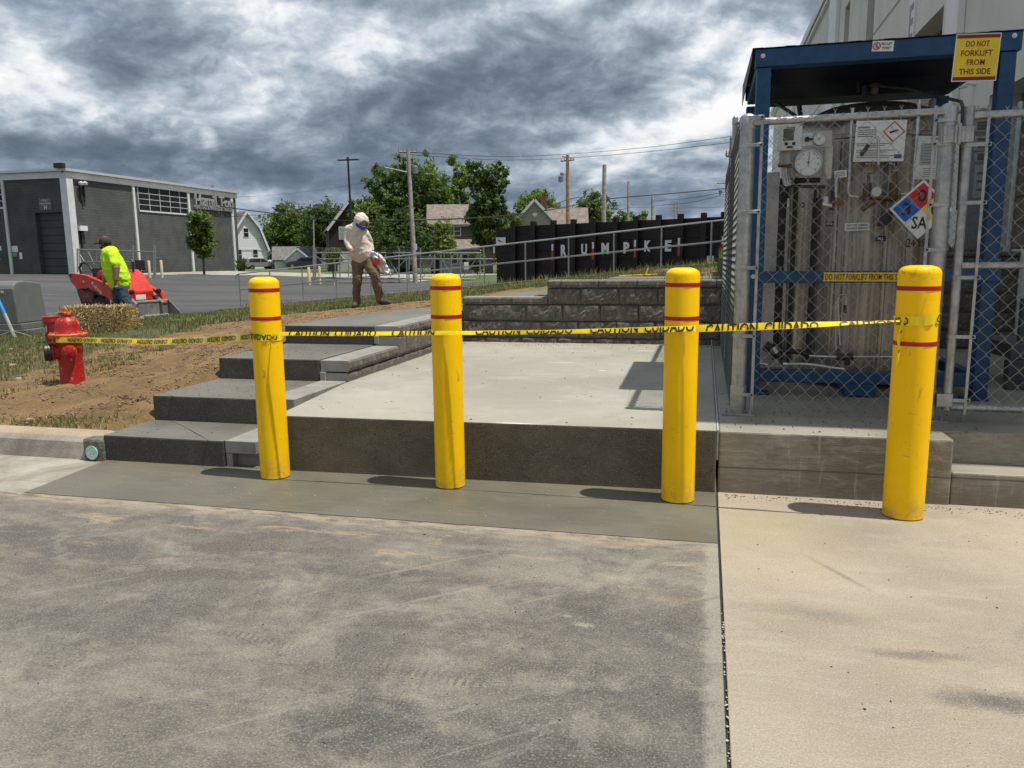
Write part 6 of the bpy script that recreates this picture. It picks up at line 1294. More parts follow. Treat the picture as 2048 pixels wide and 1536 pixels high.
for s_ in (-1, 1):
    for (x_, z_) in ((150, 690), (690, 1040), (700, 910)): c_ = LP((x_, z_))[0]; b = MB(); b.lathe([(0, s_*.0), (.035, 0), (.035, s_*.02), (0, s_*.02)], (c_[0], s_*(wl+.052), c_[1]), 12, axis=1); b.build('pivot_pin', [M_lb], LO)
# ------------------------------------------------------------------ grey warehouse at the left
def f_gbrick(g, b, P):
    n = g.noise(P, .8, 5, .6, .4); x, y, z = g.sep(P)
    c = g.mix(g.ramp(n, .35, .65), (.058, .061, .060), (.080, .084, .080))
    line = g.ramp(g.math('FRACT', g.math('MULTIPLY', z, 4.9)), .0, .16, 1, 0, False)
    c = g.mix(g.math('MULTIPLY', line, .55), c, (.028, .030, .030)); c = g.mix(g.ramp(g.noise(g.scalev(P, 1, 1, 9), 2.2, 3, .6), .6, .7, 0, .25), c, (.11, .115, .112))
    g.put(b, 'Base Color', c); g.put(b, 'Roughness', .85)
    bumpn(g, b, line, .6, .03)
M_gb = mat('grey_painted_brick', (.075, .083, .074), fn=f_gbrick); M_wtr = mat('warehouse_white_trim', (.62, .63, .63), .6, var=.08, vs=1.5)
M_wd = mat('warehouse_door_grey', (.038, .045, .050), .6, var=.12, vs=1); M_roofm = mat('roof_membrane', (.45, .45, .44), .8)
WX, WY, WZ = -44.0, 47.5, 8.0
GW = thing('warehouse', 'dark grey brick warehouse with white trim and a grid window at the left', 'building', (0, 0, 0))
door = [py(58, 427, WY), py(141, 546, WY)]; dx0, dx1, dz1 = door[0].x+.5, door[1].x, py(95, 427, WY).z
dz1 = max(dz1, 5.0)
b = MB(); zb = -.6
b.box((WX-4, WY+.4, zb), (WX-.0, 68.2, WZ-.5)); b.box((WX-40, WY+.4, zb), (WX-4, 68.2, WZ-.5))
b.box((dx1, WY, zb), (WX, WY+.4, WZ-.5)); b.box((WX-40, WY, zb), (dx0, WY+.4, WZ-.5)); b.box((dx0, WY, dz1), (dx1, WY+.4, WZ-.5))
b.build('brick_wall', [M_gb], GW)
def wbx(name, a, c, mt, par=GW, bev=0): b_ = MB(); b_.box(a, c); return b_.build(name, [mt], par, bevel=bev)
wbx('roof_band', (WX-40, WY-.12, WZ-.66), (WX+.14, WY+.1, WZ-.22), M_wtr); wbx('roof_band', (WX-.1, WY+.101, WZ-.66), (WX+.14, 68.3, WZ-.22), M_wtr)
wbx('roof_edge', (WX-40, WY-.3, WZ-.2), (WX+.35, 68.5, WZ-.02), mat('roof_edge_metal', (.55, .56, .57), .35, .3)); wbx('corner_trim', (WX-.4, WY-.15, zb), (WX+.16, WY+.45, WZ-.67), M_wtr)
yR = {}
for u0, u1 in ((270.5, 274.5), (378.5, 382.5), (464, 468)):
    a, c = px(u0, 470, WX).y, px(u1, 470, WX).y; wbx('pilaster', (WX-.05, a, zb), (WX+.13, c, WZ-.67), M_wtr)
for u0, u1 in ((22, 26.5),): a, c = py(u0, 530, WY).x, py(u1, 530, WY).x; wbx('pilaster', (a, WY-.12, zb), (c, WY+.05, WZ-.67), M_wtr)
w0, w1 = px(276.5, 400, WX).y, px(377.5, 400, WX).y; z0w, z1w = px(278, 420, WX).z, WZ-.70
fr_ = wbx('window_surround', (WX-.02, w0, z0w-.12), (WX+.07, w1, z0w), M_wtr)
M_wpane = mat('dark_factory_glass', (.012, .013, .016), .5, spec=.25)
nx, nz = 5, 4
for i in range(nx):
    for j in range(nz):
        a = w0+(w1-w0)*i/nx; c = w0+(w1-w0)*(i+1)/nx; z_ = z0w+(z1w-z0w)*j/nz; zt_ = z0w+(z1w-z0w)*(j+1)/nz
        wbx('pane', (WX-.01, a+.025, z_+.019), (WX+.032, c-.025, zt_-.019), M_wpane)
for i in range(nx+1): a = w0+(w1-w0)*i/nx; wbx('mullion', (WX-.01, a-.024, z0w+.001), (WX+.036, a+.024, z1w), M_wtr)
for j in range(1, nz): z_ = z0w+(z1w-z0w)*j/nz; wbx('mullion', (WX-.005, w0+.05, z_-.018), (WX+.038, w1-.05, z_+.018), M_wtr)
# window at the far left edge
a0_, a1_ = py(-30, 400, WY).x, py(8, 400, WY).x; zz0, zz1 = py(4, 415, WY).z, WZ-.70
for i in range(4):
    for j in range(4):
        a = a0_+(a1_-a0_)*i/4; c = a0_+(a1_-a0_)*(i+1)/4; z_ = zz0+(zz1-zz0)*j/4; wbx('pane', (a+.05, WY-.03, z_+.035), (c-.05, WY+.01, z_+(zz1-zz0)/4-.035), M_wpane)
wbx('window_surround', (a0_, WY-.02, zz0-.1), (a1_+.1, WY-.001, zz1), M_wtr)
# sectional door
nsec = 9
for k in range(nsec):
    z_ = .1+(dz1-.1)*k/nsec; wbx('door_section', (dx0+.05, WY+.28+.002*(k % 2), z_+.02), (dx1-.02, WY+.34, z_+(dz1-.1)/nsec-.015), M_wd)
wbx('door_reveal', (dx0+.02, WY+.36, zb), (dx1, WY+.39, dz1), M_dark)
o, Ms, w, h = board('dock_sign', (77, 397), (104, 420), WY-.03, mat('sign_grey', (.10, .108, .105), .5), GW, th=.02)
for s_, zc, ww, hh in (('Bldg 3', .33, .5, .15), ('South Dock', .08, .86, .15), ('H', -.26, .22, .34)): tx(s_, Ms, 0, h*zc, w*ww, h*hh, M_sw, o, .01, off=.012)
for (u0, v0, u1, v1, mt) in ((23, 492, 36, 504, M_sw), (24.5, 505, 34, 513, mat('green_notice', (.10, .30, .25), .5)), (38, 505, 45, 518, M_sw), (-3, 492, 3, 501, M_sw), (-3, 516, 4, 521, mat('blue_notice', (.05, .08, .25), .5))):
    board('wall_notice', (u0, v0), (u1, v1), WY-.02, mt, GW, th=.015)
# raised lettering on the side
M_let = mat('raised_letters', (.26, .27, .27), .5)
def side_text(s_, u0, u1, vc, hpx, ext):
    a, c = px(u0, vc, WX), px(u1, vc, WX); L_ = abs(c.y-a.y); d_ = (a.y+c.y)/2; hh = hpx/FP*d_*1.05
    text('lettering', s_, 1, Matrix.Translation((WX+.12, (a.y+c.y)/2, (a.z+c.z)/2)) @ Matrix.Rotation(pi/2, 4, 'Z') @ Matrix.Rotation(pi/2, 4, 'X'), M_let, GW, extrude=.1, bold=.02, fit=(L_, hh))
side_text('HamiLTon', 387, 462, 403, 25, .1); side_text('CASTERS & WHEELS & TRUCKS', 387, 462, 417, 8, .06)
pc = Vector((WX, WY, WZ))
b = MB(); b.cbox((WX-.05, WY-.4, WZ+.14), (.72, .35, .34)); b.cbox((WX-.05, WY-.2, WZ-.14), (.1, .1, .3)); b.build('flood_light', [M_lb], GW, bevel=.03)
pw = px(160, 456, WX); wbx('wall_light', (WX+.01, pw.y-.35, pw.z-.2), (WX+.35, pw.y+.35, pw.z+.15), M_sw); wbx('conduit', (WX+.01, pw.y-.06, pw.z-1.4), (WX+.12, pw.y+.06, pw.z-.2), M_dark)
for (u, v0, v1) in ((158, 366, 400), (165, 366, 404), (163, 390, 412)): a, c = px(u, v0, WX), px(u, v1, WX); wbx('conduit', (WX+.01, a.y-.06, c.z), (WX+.1, a.y+.06, a.z), M_dark)
for u in (155, 163): a = px(u, 367, WX); b = MB(); b.lathe([(0, -.15), (.16, -.1), (.2, .05), (0, .15)], (WX+.3, a.y, a.z), 12); b.build('security_camera', [M_sw], GW)
for (u, d_) in ((310, 8), (327, 12), (427, 16)): q = px(u, 400, WX-3); b = MB(); b.tube([(WX-3, q.y, WZ-.3), (WX-3, q.y, WZ+.75)], .12, 8); b.build('roof_vent', [M_galv], GW)

# ------------------------------------------------------------------ trees
def f_leaf(c1, c2):
    def fn(g, b, P):
        a = g.new('ShaderNodeAttribute', attribute_name='tone').outputs['Fac']
        g.put(b, 'Base Color', g.mix(a, c1, c2)); g.put(b, 'Roughness', .6)
        tr_ = g.new('ShaderNodeBsdfTranslucent'); g.put(tr_, 0, g.mix(a, tuple(c*1.3 for c in c1), tuple(c*1.3 for c in c2)))
        mx = g.new('ShaderNodeMixShader'); g.put(mx, 0, .38); g.l.new(b.outputs[0], mx.inputs[1]); g.l.new(tr_.outputs[0], mx.inputs[2])
        out = [n_ for n_ in g.n if n_.type == 'OUTPUT_MATERIAL'][0]; g.l.new(mx.outputs[0], out.inputs[0])
    return fn
M_lf = [mat('leaves_mid', (.05, .09, .02), fn=f_leaf((.050, .092, .014), (.150, .225, .036))), mat('leaves_dark', (.03, .06, .02), fn=f_leaf((.032, .064, .012), (.095, .155, .028))), mat('leaves_bright', (.09, .14, .03), fn=f_leaf((.075, .125, .016), (.20, .28, .045)))]
M_bark = mat('bark', (.10, .085, .068), .95, var=.4, vs=6, bump=.6, bs=14)
def tree(name, base, h, lobes, leaf, n, mt, label, cat='tree', trunk=.2, clump=None, group=None, limbs=6, gap=.0, seed=0):
    """lobes: (dx, dy, z, rx, rz) ellipsoids in metres above the base; leaves gather in clumps inside them"""
    r_ = np.random.default_rng(seed+11); t = thing(name, label, cat, base, 0, group)
    b = MB(); zt = max(l[2] for l in lobes)
    b.tube([(0, 0, -.3), (.05*trunk, 0, h*.2), (.3*trunk, .1, h*.45), (.1, .1, zt*.92)], [trunk, trunk*.8, trunk*.5, trunk*.12], 8); b.build('trunk', [M_bark], t)
    for k in range(limbs):
        l = lobes[k % len(lobes)]; z0_ = h*(.18+.4*r_.random()); e_ = Vector((l[0]+r_.normal()*l[3]*.35, l[1]+r_.normal()*l[3]*.35, l[2]+r_.normal()*l[4]*.3)); b = MB()
        m_ = Vector((e_.x*.4, e_.y*.4, z0_+(e_.z-z0_)*.55)); b.tube([(0, 0, z0_), m_, e_], [trunk*.4, trunk*.25, trunk*.06], 5); b.build('limb', [M_bark], t)
    cl = clump or max(.35, lobes[0][3]*.27); vol = np.array([l[3]**2*l[4] for l in lobes]); vol = vol/vol.sum(); nc = max(40, int(n/42))
    cs = []; 
    for i in range(nc):
        l = lobes[r_.choice(len(lobes), p=vol)]; d = r_.normal(size=3); d /= np.linalg.norm(d); rr = r_.random()**(.50)
        cs.append((l[0]+d[0]*rr*l[3], l[1]+d[1]*rr*l[3], l[2]+d[2]*rr*l[4]))
    cs = np.array(cs); ci = r_.integers(0, nc, n); cr_ = cl*(.55+.9*r_.random(nc)); d = r_.normal(size=(n, 3)); d /= np.linalg.norm(d, axis=1)[:, None]; rad = r_.random(n)**.5
    p_ = cs[ci]+d*(rad*cr_[ci])[:, None]*np.array([1, 1, .8]); p_[:, 2] = np.maximum(p_[:, 2], .05)
    a1 = r_.normal(size=(n, 3)); a1 /= np.linalg.norm(a1, axis=1)[:, None]; nrm = d*.6+r_.normal(size=(n, 3))*.5+np.array([0, 0, .5]); a2 = np.cross(nrm, a1); a2 /= np.linalg.norm(a2, axis=1)[:, None]+1e-9
    s_ = (leaf*(.6+.8*r_.random(n)))[:, None]
    V = np.stack([p_-a1*s_*.6, p_+a2*s_*.35, p_+a1*s_*.6, p_-a2*s_*.35], 1).reshape(-1, 3)
    o = npmesh('crown', V, np.arange(n*4).reshape(-1, 4), [mt], parent=t, kind=None)
    tone = np.repeat(np.clip(.5+.30*r_.normal(size=nc)[ci]+.18*r_.normal(size=n), 0, 1), 4).astype(np.float32)
    at_ = o.data.attributes.new('tone', 'FLOAT', 'POINT'); at_.data.foreach_set('value', tone)
    return t
def tree_px(u, vb, vt, hw, d, n, mt, label, leaf=.3, shape='round', seed=0, trunk=.25, name='tree', cat='tree', lo=.18, group=None, base_z=None):
    p = at(u, vb, d); 
    if base_z is not None: p.z = base_z
    h = at(u, vt, d).z-p.z; w = hw*d/FP; r_ = random.Random(seed)
    if shape == 'round': lb = [(0, 0, h*(.5+lo/2), w*.95, h*(1-lo)*.5)]+[((r_.random()-.5)*w*1.1, (r_.random()-.5)*w, h*(.35+.5*r_.random()), w*.5, h*.20) for _ in range(6)]
    elif shape == 'tall': lb = [(0, 0, h*.62, w*.75, h*.36), (w*.25, 0, h*.40, w*.75, h*.22), (-w*.3, .2, h*.45, w*.7, h*.2)]+[((r_.random()-.5)*w*1.2, (r_.random()-.5)*w, h*(.3+.6*r_.random()), w*.38, h*.13) for _ in range(5)]
    elif shape == 'wide': lb = [(-w*.55, 0, h*.62, w*.50, h*.30), (w*.5, 0, h*.62, w*.48, h*.34), (0, .3, h*.5, w*.62, h*.34), (0, 0, h*.8, w*.4, h*.19), (-w*.3, 0, h*.30, w*.65, h*.25), (w*.35, .2, h*.30, w*.6, h*.25)]+[((r_.random()-.5)*w*1.6, (r_.random()-.5)*w, h*(.3+.55*r_.random()), w*.25, h*.11) for _ in range(6)]
    else: lb = [(0, 0, h*.5, w*.7, h*.45)]
    return tree(name, p, h, lb, leaf, n, mt, label, cat, trunk, seed=seed, group=group)
tree_px(582, 540, 412, 62, 130, 13500, M_lf[0], 'broad round tree behind the low grey-roofed garage', .42, 'round', 1, .5, lo=.1)
tree_px(660, 540, 396, 48, 112, 12000, M_lf[1], 'dark tree behind the brown gabled house, left of its roof', .36, 'round', 2, .4, lo=.1)
tree_px(812, 545, 303, 84, 80, 25500, M_lf[0], 'largest tree, wide bright crown behind the leaning pole', .30, 'wide', 3, .5)
tree_px(868, 545, 340, 46, 86, 9000, M_lf[0], 'full green tree filling the gap right of the leaning pole', .30, 'round', 33, .4, lo=.05)
tree_px(800, 545, 420, 70, 74, 9000, M_lf[1], 'low dark tree mass behind the leaning pole near the ground', .28, 'round', 34, .3, lo=.0)
tree_px(1010, 545, 420, 36, 74, 6000, M_lf[0], 'rounded green tree left of the beige gabled house', .28, 'round', 35, .3, lo=.05)
tree_px(745, 545, 395, 42, 78, 9000, M_lf[0], 'low spreading tree just right of the brown gabled house', .30, 'round', 14, .3, lo=.1)
tree_px(915, 540, 308, 38, 95, 10500, M_lf[2], 'airy tree with bare limbs showing between the two tall crowns', .32, 'tall', 4, .35)
tree_px(978, 545, 322, 47, 70, 16500, M_lf[1], 'tall dark leafy tree right of the grey-roofed house', .27, 'tall', 5, .4)
tree_px(1072, 520, 378, 50, 92, 9750, M_lf[2], 'bright green tree behind the beige gabled house', .34, 'round', 6, .4, lo=.2)
tree_px(1190, 500, 388, 46, 84, 7200, M_lf[0], 'ragged tree behind the cut grey pole above the brown wall', .30, 'round', 7, .35, lo=.2)
tree_px(1238, 500, 417, 26, 95, 3900, M_lf[2], 'small yellow-green tree above the middle of the brown wall', .30, 'round', 8, .3, lo=.2)
tree_px(1278, 500, 418, 24, 100, 3300, M_lf[2], 'yellow-green bushy tree right of the small poles above the brown wall', .30, 'round', 18, .3, lo=.2)
tree_px(888, 548, 430, 23, 58, 3900, M_lf[2], 'slender young tree in front of the grey-roofed house', .20, 'tall', 9, .10)
tree_px(408, 541, 420, 33, 60, 5400, M_lf[0], 'young tree standing before the lettered wall of the warehouse', .22, 'tall', 10, .10)
tree_px(622, 540, 455, 30, 125, 4500, M_lf[1], 'dark low tree in the gap beyond the garage', .36, 'round', 12, .3, lo=.05)
tree_px(484, 545, 515, 9, 72, 1950, M_lf[1], 'clipped round shrub at the corner of the warehouse', .12, 'ball', 13, .05, 'shrub', 'shrub')
tree_px(668, 530, 494, 26, 68, 2700, M_lf[0], 'pinkish green bush before the brown gabled house', .18, 'ball', 15, .06, 'shrub', 'shrub')
tree_px(955, 545, 500, 22, 60, 2700, M_lf[1], 'dark shrub right of the young tree', .16, 'ball', 16, .06, 'shrub', 'shrub')
# far tree belt on the horizon
TB = []
r_ = np.random.default_rng(5); n = 26000; xx = r_.uniform(-260, 160, n); hh = 5+3*np.sin(xx*.07)+2.0*np.sin(xx*.23+1)+1.2*np.sin(xx*.71); zz = -1+(r_.random(n)**.7)*hh
yy = 290+r_.uniform(-6, 6, n)+20*np.sin(xx*.02); P_ = np.stack([xx, yy, zz], 1); a1 = r_.normal(size=(n, 3)); a1 /= np.linalg.norm(a1, axis=1)[:, None]; a2 = np.cross(a1, r_.normal(size=(n, 3))); a2 /= np.linalg.norm(a2, axis=1)[:, None]
V = np.stack([P_-a1*.8, P_+a2*.6, P_+a1*.8, P_-a2*.6], 1).reshape(-1, 3); o = npmesh('tree_belt', V, np.arange(n*4).reshape(-1, 4), [M_lf[1]]); tag(o, 'far belt of trees along the horizon', 'trees', None, 'stuff')
a_ = o.data.attributes.new('tone', 'FLOAT', 'POINT'); a_.data.foreach_set('value', np.repeat(r_.random(n), 4).astype(np.float32))

# ------------------------------------------------------------------ houses
M_wsid = mat('white_siding', (.70, .71, .70), .7, fn=lambda g, b, P: (g.put(b, 'Base Color', g.mix(g.ramp(g.math('FRACT', g.math('MULTIPLY', g.sep(P)[2], 3.6)), 0, .16, .65, 0, False), (.68, .69, .68), (.28, .29, .30))), g.put(b, 'Roughness', .7)))
M_bsid = mat('brown_siding', (.030, .018, .014), .8, fn=lambda g, b, P: (g.put(b, 'Base Color', g.mix(g.ramp(g.math('FRACT', g.math('MULTIPLY', g.sep(P)[2], 3.6)), 0, .16, .6, 0, False), (.032, .019, .015), (.012, .008, .007))), g.put(b, 'Roughness', .8)))
M_beige = mat('beige_siding', (.32, .31, .26), .8, fn=lambda g, b, P: (g.put(b, 'Base Color', g.mix(g.ramp(g.math('FRACT', g.math('MULTIPLY', g.sep(P)[2], 4.2)), 0, .16, .5, 0, False), (.30, .30, .255), (.17, .17, .145))), g.put(b, 'Roughness', .8)))
M_shing = mat('grey_shingles', (.14, .135, .13), .9, var=.3, vs=2.5, bump=.6, bs=5); M_shb = mat('brown_shingles', (.20, .165, .14), .9, var=.3, vs=2.5, bump=.6, bs=5)
M_found = mat('pale_foundation', (.45, .45, .43), .9); M_teal = mat('teal_door', (.12, .36, .34), .5)
def house(name, label, p, rz, prof, depth, wall, roof, over=.3, th=.16):
    """prof: gable outline as (x, z) from left eave over the ridge to right eave (x centred); extruded away from the viewer"""
    t = thing(name, label, 'house', p, rz); x0_, z0_ = prof[0]; x1_, z1_ = prof[-1]
    b = MB(); b.prism([(x0_, -1.5)]+prof+[(x1_, -1.5)], 0, depth, axis=1); b.build('wall', [wall], t)
    for (xa, za), (xb_, zb_) in zip(prof[:-1], prof[1:]):
        d = Vector((xb_-xa, zb_-za)).normalized(); nrm_ = Vector((-d.y, d.x)); 
        ea = .25 if (xa, za) == prof[0] else 0; eb = .25 if (xb_, zb_) == prof[-1] else 0
        A_ = Vector((xa, za))-d*ea+nrm_*.02; B2 = Vector((xb_, zb_))+d*eb+nrm_*.02; b = MB(); b.prism([tuple(A_), tuple(B2), tuple(B2+nrm_*th), tuple(A_+nrm_*th)], -over, depth+over, axis=1); rf = b.build('roof', [roof], t)
        b = MB(); b.prism([tuple(A_-nrm_*.12), tuple(B2-nrm_*.12), tuple(B2+nrm_*(th*.9)), tuple(A_+nrm_*(th*.9))], -over-.06, -over-.002, axis=1); b.build('bargeboard', [M_wtr], rf)
    return t
def win(t, x, z, w, h, y=-.05, fr=M_wtr, gl=None):
    b = MB(); b.box((x-w/2-.09, y, z-.09), (x+w/2+.09, y+.045, z+h+.09)); f = b.build('window', [fr], t)
    b = MB(); b.box((x-w/2, y-.012, z), (x+w/2, y-.001, z+h)); b.build('pane', [gl or M_dglass], f)
    b = MB(); b.box((x-w/2, y-.03, z+h/2-.03), (x+w/2, y-.013, z+h/2+.03)); b.build('window_bar', [fr], f)
faceC = lambda p: math.atan2(p.x, -p.y)*0 + math.atan2(-(-p.x), 1)*0
def aim(p, extra=0): return math.atan2(-p.x, p.y)+extra   # gable side (-y local) turned towards the photographer
p = at(500, 541, 118)
H1 = house('white_house', 'white gambrel-roofed house between the warehouse and the parked silver car', p, aim(p, R(24)), [(-2.6, 3.3), (-1.75, 6.3), (-.1, 8.6), (1.75, 6.3), (2.9, 3.2)], 9, M_wsid, M_shing, .5, .2)
win(H1, -.25, 5.0, .7, 1.25); win(H1, -1.5, 1.6, .7, 1.5); win(H1, 1.0, 1.6, .7, 1.5)
b = MB(); b.box((-2.6, -.06, 3.0), (2.7, -.01, 3.25)); b.build('trim_board', [M_wtr], H1)
p = at(596, 541, 108)
H2 = house('garage', 'low grey-roofed garage with a small white gable and teal door', p, aim(p, R(0)), [(-1.6, 1.6), (0, 3.0), (1.6, 1.6)], 3, M_wsid, M_shing, .25, .12)
b = MB(); b.box((-.75, -.06, -.2), (.75, -.01, 1.35)); b.build('door', [M_teal], H2)
H3 = house('garage', 'long low house with grey roof behind the parked cars', at(575, 541, 112), aim(p, R(90)), [(-3.5, 1.5), (0, 3.3), (3.5, 1.5)], 6.2, M_wsid, M_shing, .3, .12)
H3.location += Vector((3.4, 3.2, 0)); H3b = H3
q = at(630, 540, 125); H4 = house('garage', 'grey-roofed outbuilding right of the teal door garage', q, aim(q, R(90)), [(-3, 1.6), (0, 3.3), (3, 1.6)], 7.5, M_wsid, M_shing, .3, .12); H4.location += Vector((3.5, 0, 0))
b = MB(); b.tube([(0, 0, 3.4), (0, 0, 4.3)], .03, 6); b.lathe([(0, 0), (.35, .1), (.36, .14), (0, .05)], (0, -.05, 4.5), 16, axis=1); b.build('satellite_dish', [M_sw], H3)
p = at(706, 548, 88); wv_ = 88/FP
H5 = house('brown_house', 'dark brown gabled house behind the bending person', p, aim(p, R(4)), [(-2.45, 5.0), (0.0, 8.1), (2.45, 5.0)], 9, M_bsid, M_shing, .35, .14)
win(H5, -.85, 3.9, .85, 1.25, gl=mat('pale_curtain_glass', (.35, .37, .36), .3)); b = MB(); b.box((-2.4, -.05, -1.5), (2.4, -.01, 2.5)); b.build('foundation', [M_found], H5)
p = at(905, 552, 75)
H6 = thing('grey_roof_house', 'two-storey house with weathered grey-brown roof behind the young tree', 'house', p, aim(p))
b = MB(); b.box((-2.0, 0, -1), (2.4, 5, 5.0)); b.build('wall', [mat('dim_grey_siding', (.10, .10, .095), .8)], H6)
b = MB(); b.prism([(-.45, 4.85), (2.6, 6.9), (5.6, 4.85), (5.6, 4.7), (2.6, 6.7), (-.45, 4.65)], -2.35, 2.7, axis=0); b.build('roof', [M_shb], H6)
win(H6, .55, 3.85, .55, .75); b = MB(); b.prism([(-1.9, 2.6), (0, 3.6), (0, 3.45), (-1.9, 2.45)], -1.2, 2.6, axis=0); b.build('porch_roof', [M_shb], H6)
b = MB(); b.box((-1.2, -1.5, -1), (2.4, -.01, 2.4)); b.build('porch_wall', [mat('porch_grey', (.30, .30, .29), .8)], H6)
for xx in (.2, 1.2): win(H6, xx, 1.2, .5, .8, -1.56)
p = at(1070, 520, 74)
H7 = house('beige_house', 'beige gabled house with a round gable vent above the brown wall', p, aim(p, R(-2)), [(-2.6, 3.0), (-1.9, 3.55), (0, 5.55), (1.9, 3.55), (2.5, 3.0)], 8, M_beige, M_shb, .3, .12)
b = MB(); b.lathe([(.0, -.04), (.20, -.04), (.24, 0)], (.0, -.02, 4.25), 20, axis=1); b.build('round_vent', [M_sw], H7)
b = MB(); b.box((.5, 2.2, 4.2), (1.1, 2.8, 6.1)); b.build('chimney', [mat('chimney_brick', (.13, .08, .065), .9)], H7)
b = MB(); b.prism([(1.0, 3.0), (1.0, 3.1), (3.4, 5.0), (5.8, 3.1), (5.8, 3.0)], 1.0, 5.1, axis=0); b.build('roof', [M_shb], H7)
b = MB(); b.box((1.0, 1.2, -1), (4.9, 5.6, 3.0)); b.build('wall', [M_beige], H7)

# ------------------------------------------------------------------ parked cars
M_tyre = mat('tyre', (.02, .02, .02), .8); M_rim = mat('alloy', (.45, .46, .47), .3, .8)
def car(label, p, rz, L_, W_, Hh, paint, kind):
    t = thing('parked_car', label, 'car', p, rz, 'cars parked by the white house'); hl = L_/2
    bod = {'suv': [(-hl, .35), (-hl, .95), (-hl+.12, 1.05), (-hl+.3, Hh-.12), (-hl+.75, Hh), (.35, Hh-.02), (.95, 1.12), (hl-.35, .98), (hl-.05, .8), (hl, .38)],
           'sedan': [(-hl, .35), (-hl+.05, .85), (-hl+.6, 1.0), (-hl+1.3, Hh), (.3, Hh), (1.1, 1.0), (hl-.2, .82), (hl, .38)]}[kind]
    b = MB(); b.prism(bod, -W_/2, W_/2, axis=1); o_ = b.build('body', [paint], t, bevel=.09, bseg=3)
    for s_ in (-1, 1):
        g_ = [(-hl+.45, 1.05), (-hl+.6, Hh-.2), (.2, Hh-.2), (.75, 1.08)] if kind == 'suv' else [(-hl+.95, 1.02), (-hl+1.4, Hh-.1), (.25, Hh-.1), (.8, 1.02)]
        b = MB(); b.prism(g_, s_*(W_/2+.004), s_*(W_/2+.012), axis=1); wn = b.build('side_glass', [M_dglass], t)
        b = MB(); b.box((-.28, s_*(W_/2+.013) if s_ > 0 else -W_/2-.02, 1.04), (-.20, W_/2+.02 if s_ > 0 else -W_/2-.013, Hh-.2)); b.build('pillar', [paint], wn)
        for xw in (-hl+.85, hl-.85):
            b = MB(); b.lathe([(.2, -.12), (.34, -.11), (.34, .02), (.2, .03)], (xw, s_*(W_/2-.02), .34), 20, axis=1, cap=False); w_ = b.build('tyre', [M_tyre], t)
            b = MB(); b.lathe([(0, 0), (.21, 0)], (xw, s_*(W_/2+.012), .34), 16, axis=1); b.build('rim', [M_rim], w_)
        b = MB(); b.cbox((-hl+.0, s_*(W_/2-.2), .92), (.06, .24, .22)); b.build('tail_light', [M_nr], t)
    b = MB(); b.box((-hl-.012 if kind == 'suv' else -hl+.5, -W_/2+.2, 1.08), (-hl+.16 if kind == 'suv' else -hl+.9, W_/2-.2, Hh-.18)); b.build('rear_glass', [M_dglass], t)
    b = MB(); b.cbox((-hl-.02, 0, .45), (.08, W_-.1, .18)); b.build('bumper', [M_lb], t, bevel=.02)
    return t
M_cs = mat('silver_paint', (.42, .42, .43), .3, .6); M_cw = mat('white_paint', (.75, .76, .77), .25, coat=.4); M_cd = mat('dark_blue_paint', (.03, .045, .055), .25, coat=.4)
p = at(521, 539, 112); base_ = math.atan2(RW.y, RW.x)
car('silver sport utility car parked on the grass by the white house', p, base_+R(38), 4.7, 1.85, 1.70, M_cs, 'suv')
p = at(556, 538, 116); car('white sedan parked just right of the silver car', p, base_+R(40), 4.6, 1.8, 1.35, M_cw, 'sedan')
p = at(607, 537, 108); car('dark car parked beside the teal door garage', p, base_+R(200), 4.8, 1.8, 1.6, M_cd, 'suv')

# ------------------------------------------------------------------ ramp with railing
A0 = Vector((-15.0, 23.15, -.075)); B0 = Vector((.12, 20.87, 1.205)); dR = (B0-A0); sR = dR.length/12; dirR = dR.normalized(); nR = Vector((dirR.y, -dirR.x, 0)).normalized()
M_rc = mat('ramp_concrete', (.36, .35, .31), fn=lambda g, b, P: f_fresh(g, b, P, (.26, .25, .21), (.36, .345, .30), False))
E0 = A0-dirR*1.0; E1 = B0+dirR*4.5
def strip(name, off0, off1, zt, zb_, mt, A_=E0, B_=E1, **kw):
    a, c = A_+nR*off0, A_+nR*off1; d_, e_ = B_+nR*off1, B_+nR*off0; b_ = MB()
    b_.add([a+Vector((0, 0, zb_)), c+Vector((0, 0, zb_)), d_+Vector((0, 0, zb_)), e_+Vector((0, 0, zb_)), a+Vector((0, 0, zt)), c+Vector((0, 0, zt)), d_+Vector((0, 0, zt)), e_+Vector((0, 0, zt))], [(0, 3, 2, 1), (4, 5, 6, 7), (0, 1, 5, 4), (1, 2, 6, 5), (2, 3, 7, 6), (3, 0, 4, 7)])
    return b_.build(name, [mt], kind='structure', bevel=.01, **kw)
strip('ramp_kerb', -.10, .10, 0, -1.3, M_rc); strip('ramp_ledge', .102, .20, -.19, -1.3, M_rc); strip('ramp', -1.6, -.104, -.14, -1.3, M_rc)
RL = thing('ramp_railing', 'long grey pipe railing rising to the right along the concrete ramp', 'railing', (0, 0, 0))
M_rail = mat('railing_grey', (.42, .43, .43), .4, .5, var=.1, vs=5)
for k in range(16):
    q = A0+dirR*sR*k; b = MB(); b.tube([q, q+Vector((0, 0, 1.06))], .021, 8); b.build('post', [M_rail], RL)
for z_ in (1.07, .55):
    pts = [A0+Vector((0, 0, z_))+(dirR*-.10 if z_ > 1 else dirR*0), B0+dirR*3*sR+Vector((0, 0, z_))]
    if z_ > 1: pts = [A0-dirR*.15+Vector((0, 0, .95))]+[A0-dirR*.10+Vector((0, 0, 1.04))]+[A0+Vector((0, 0, 1.07)), pts[1]]
    b = MB(); b.tube(pts, .022, 8); b.build('rail', [M_rail], RL)

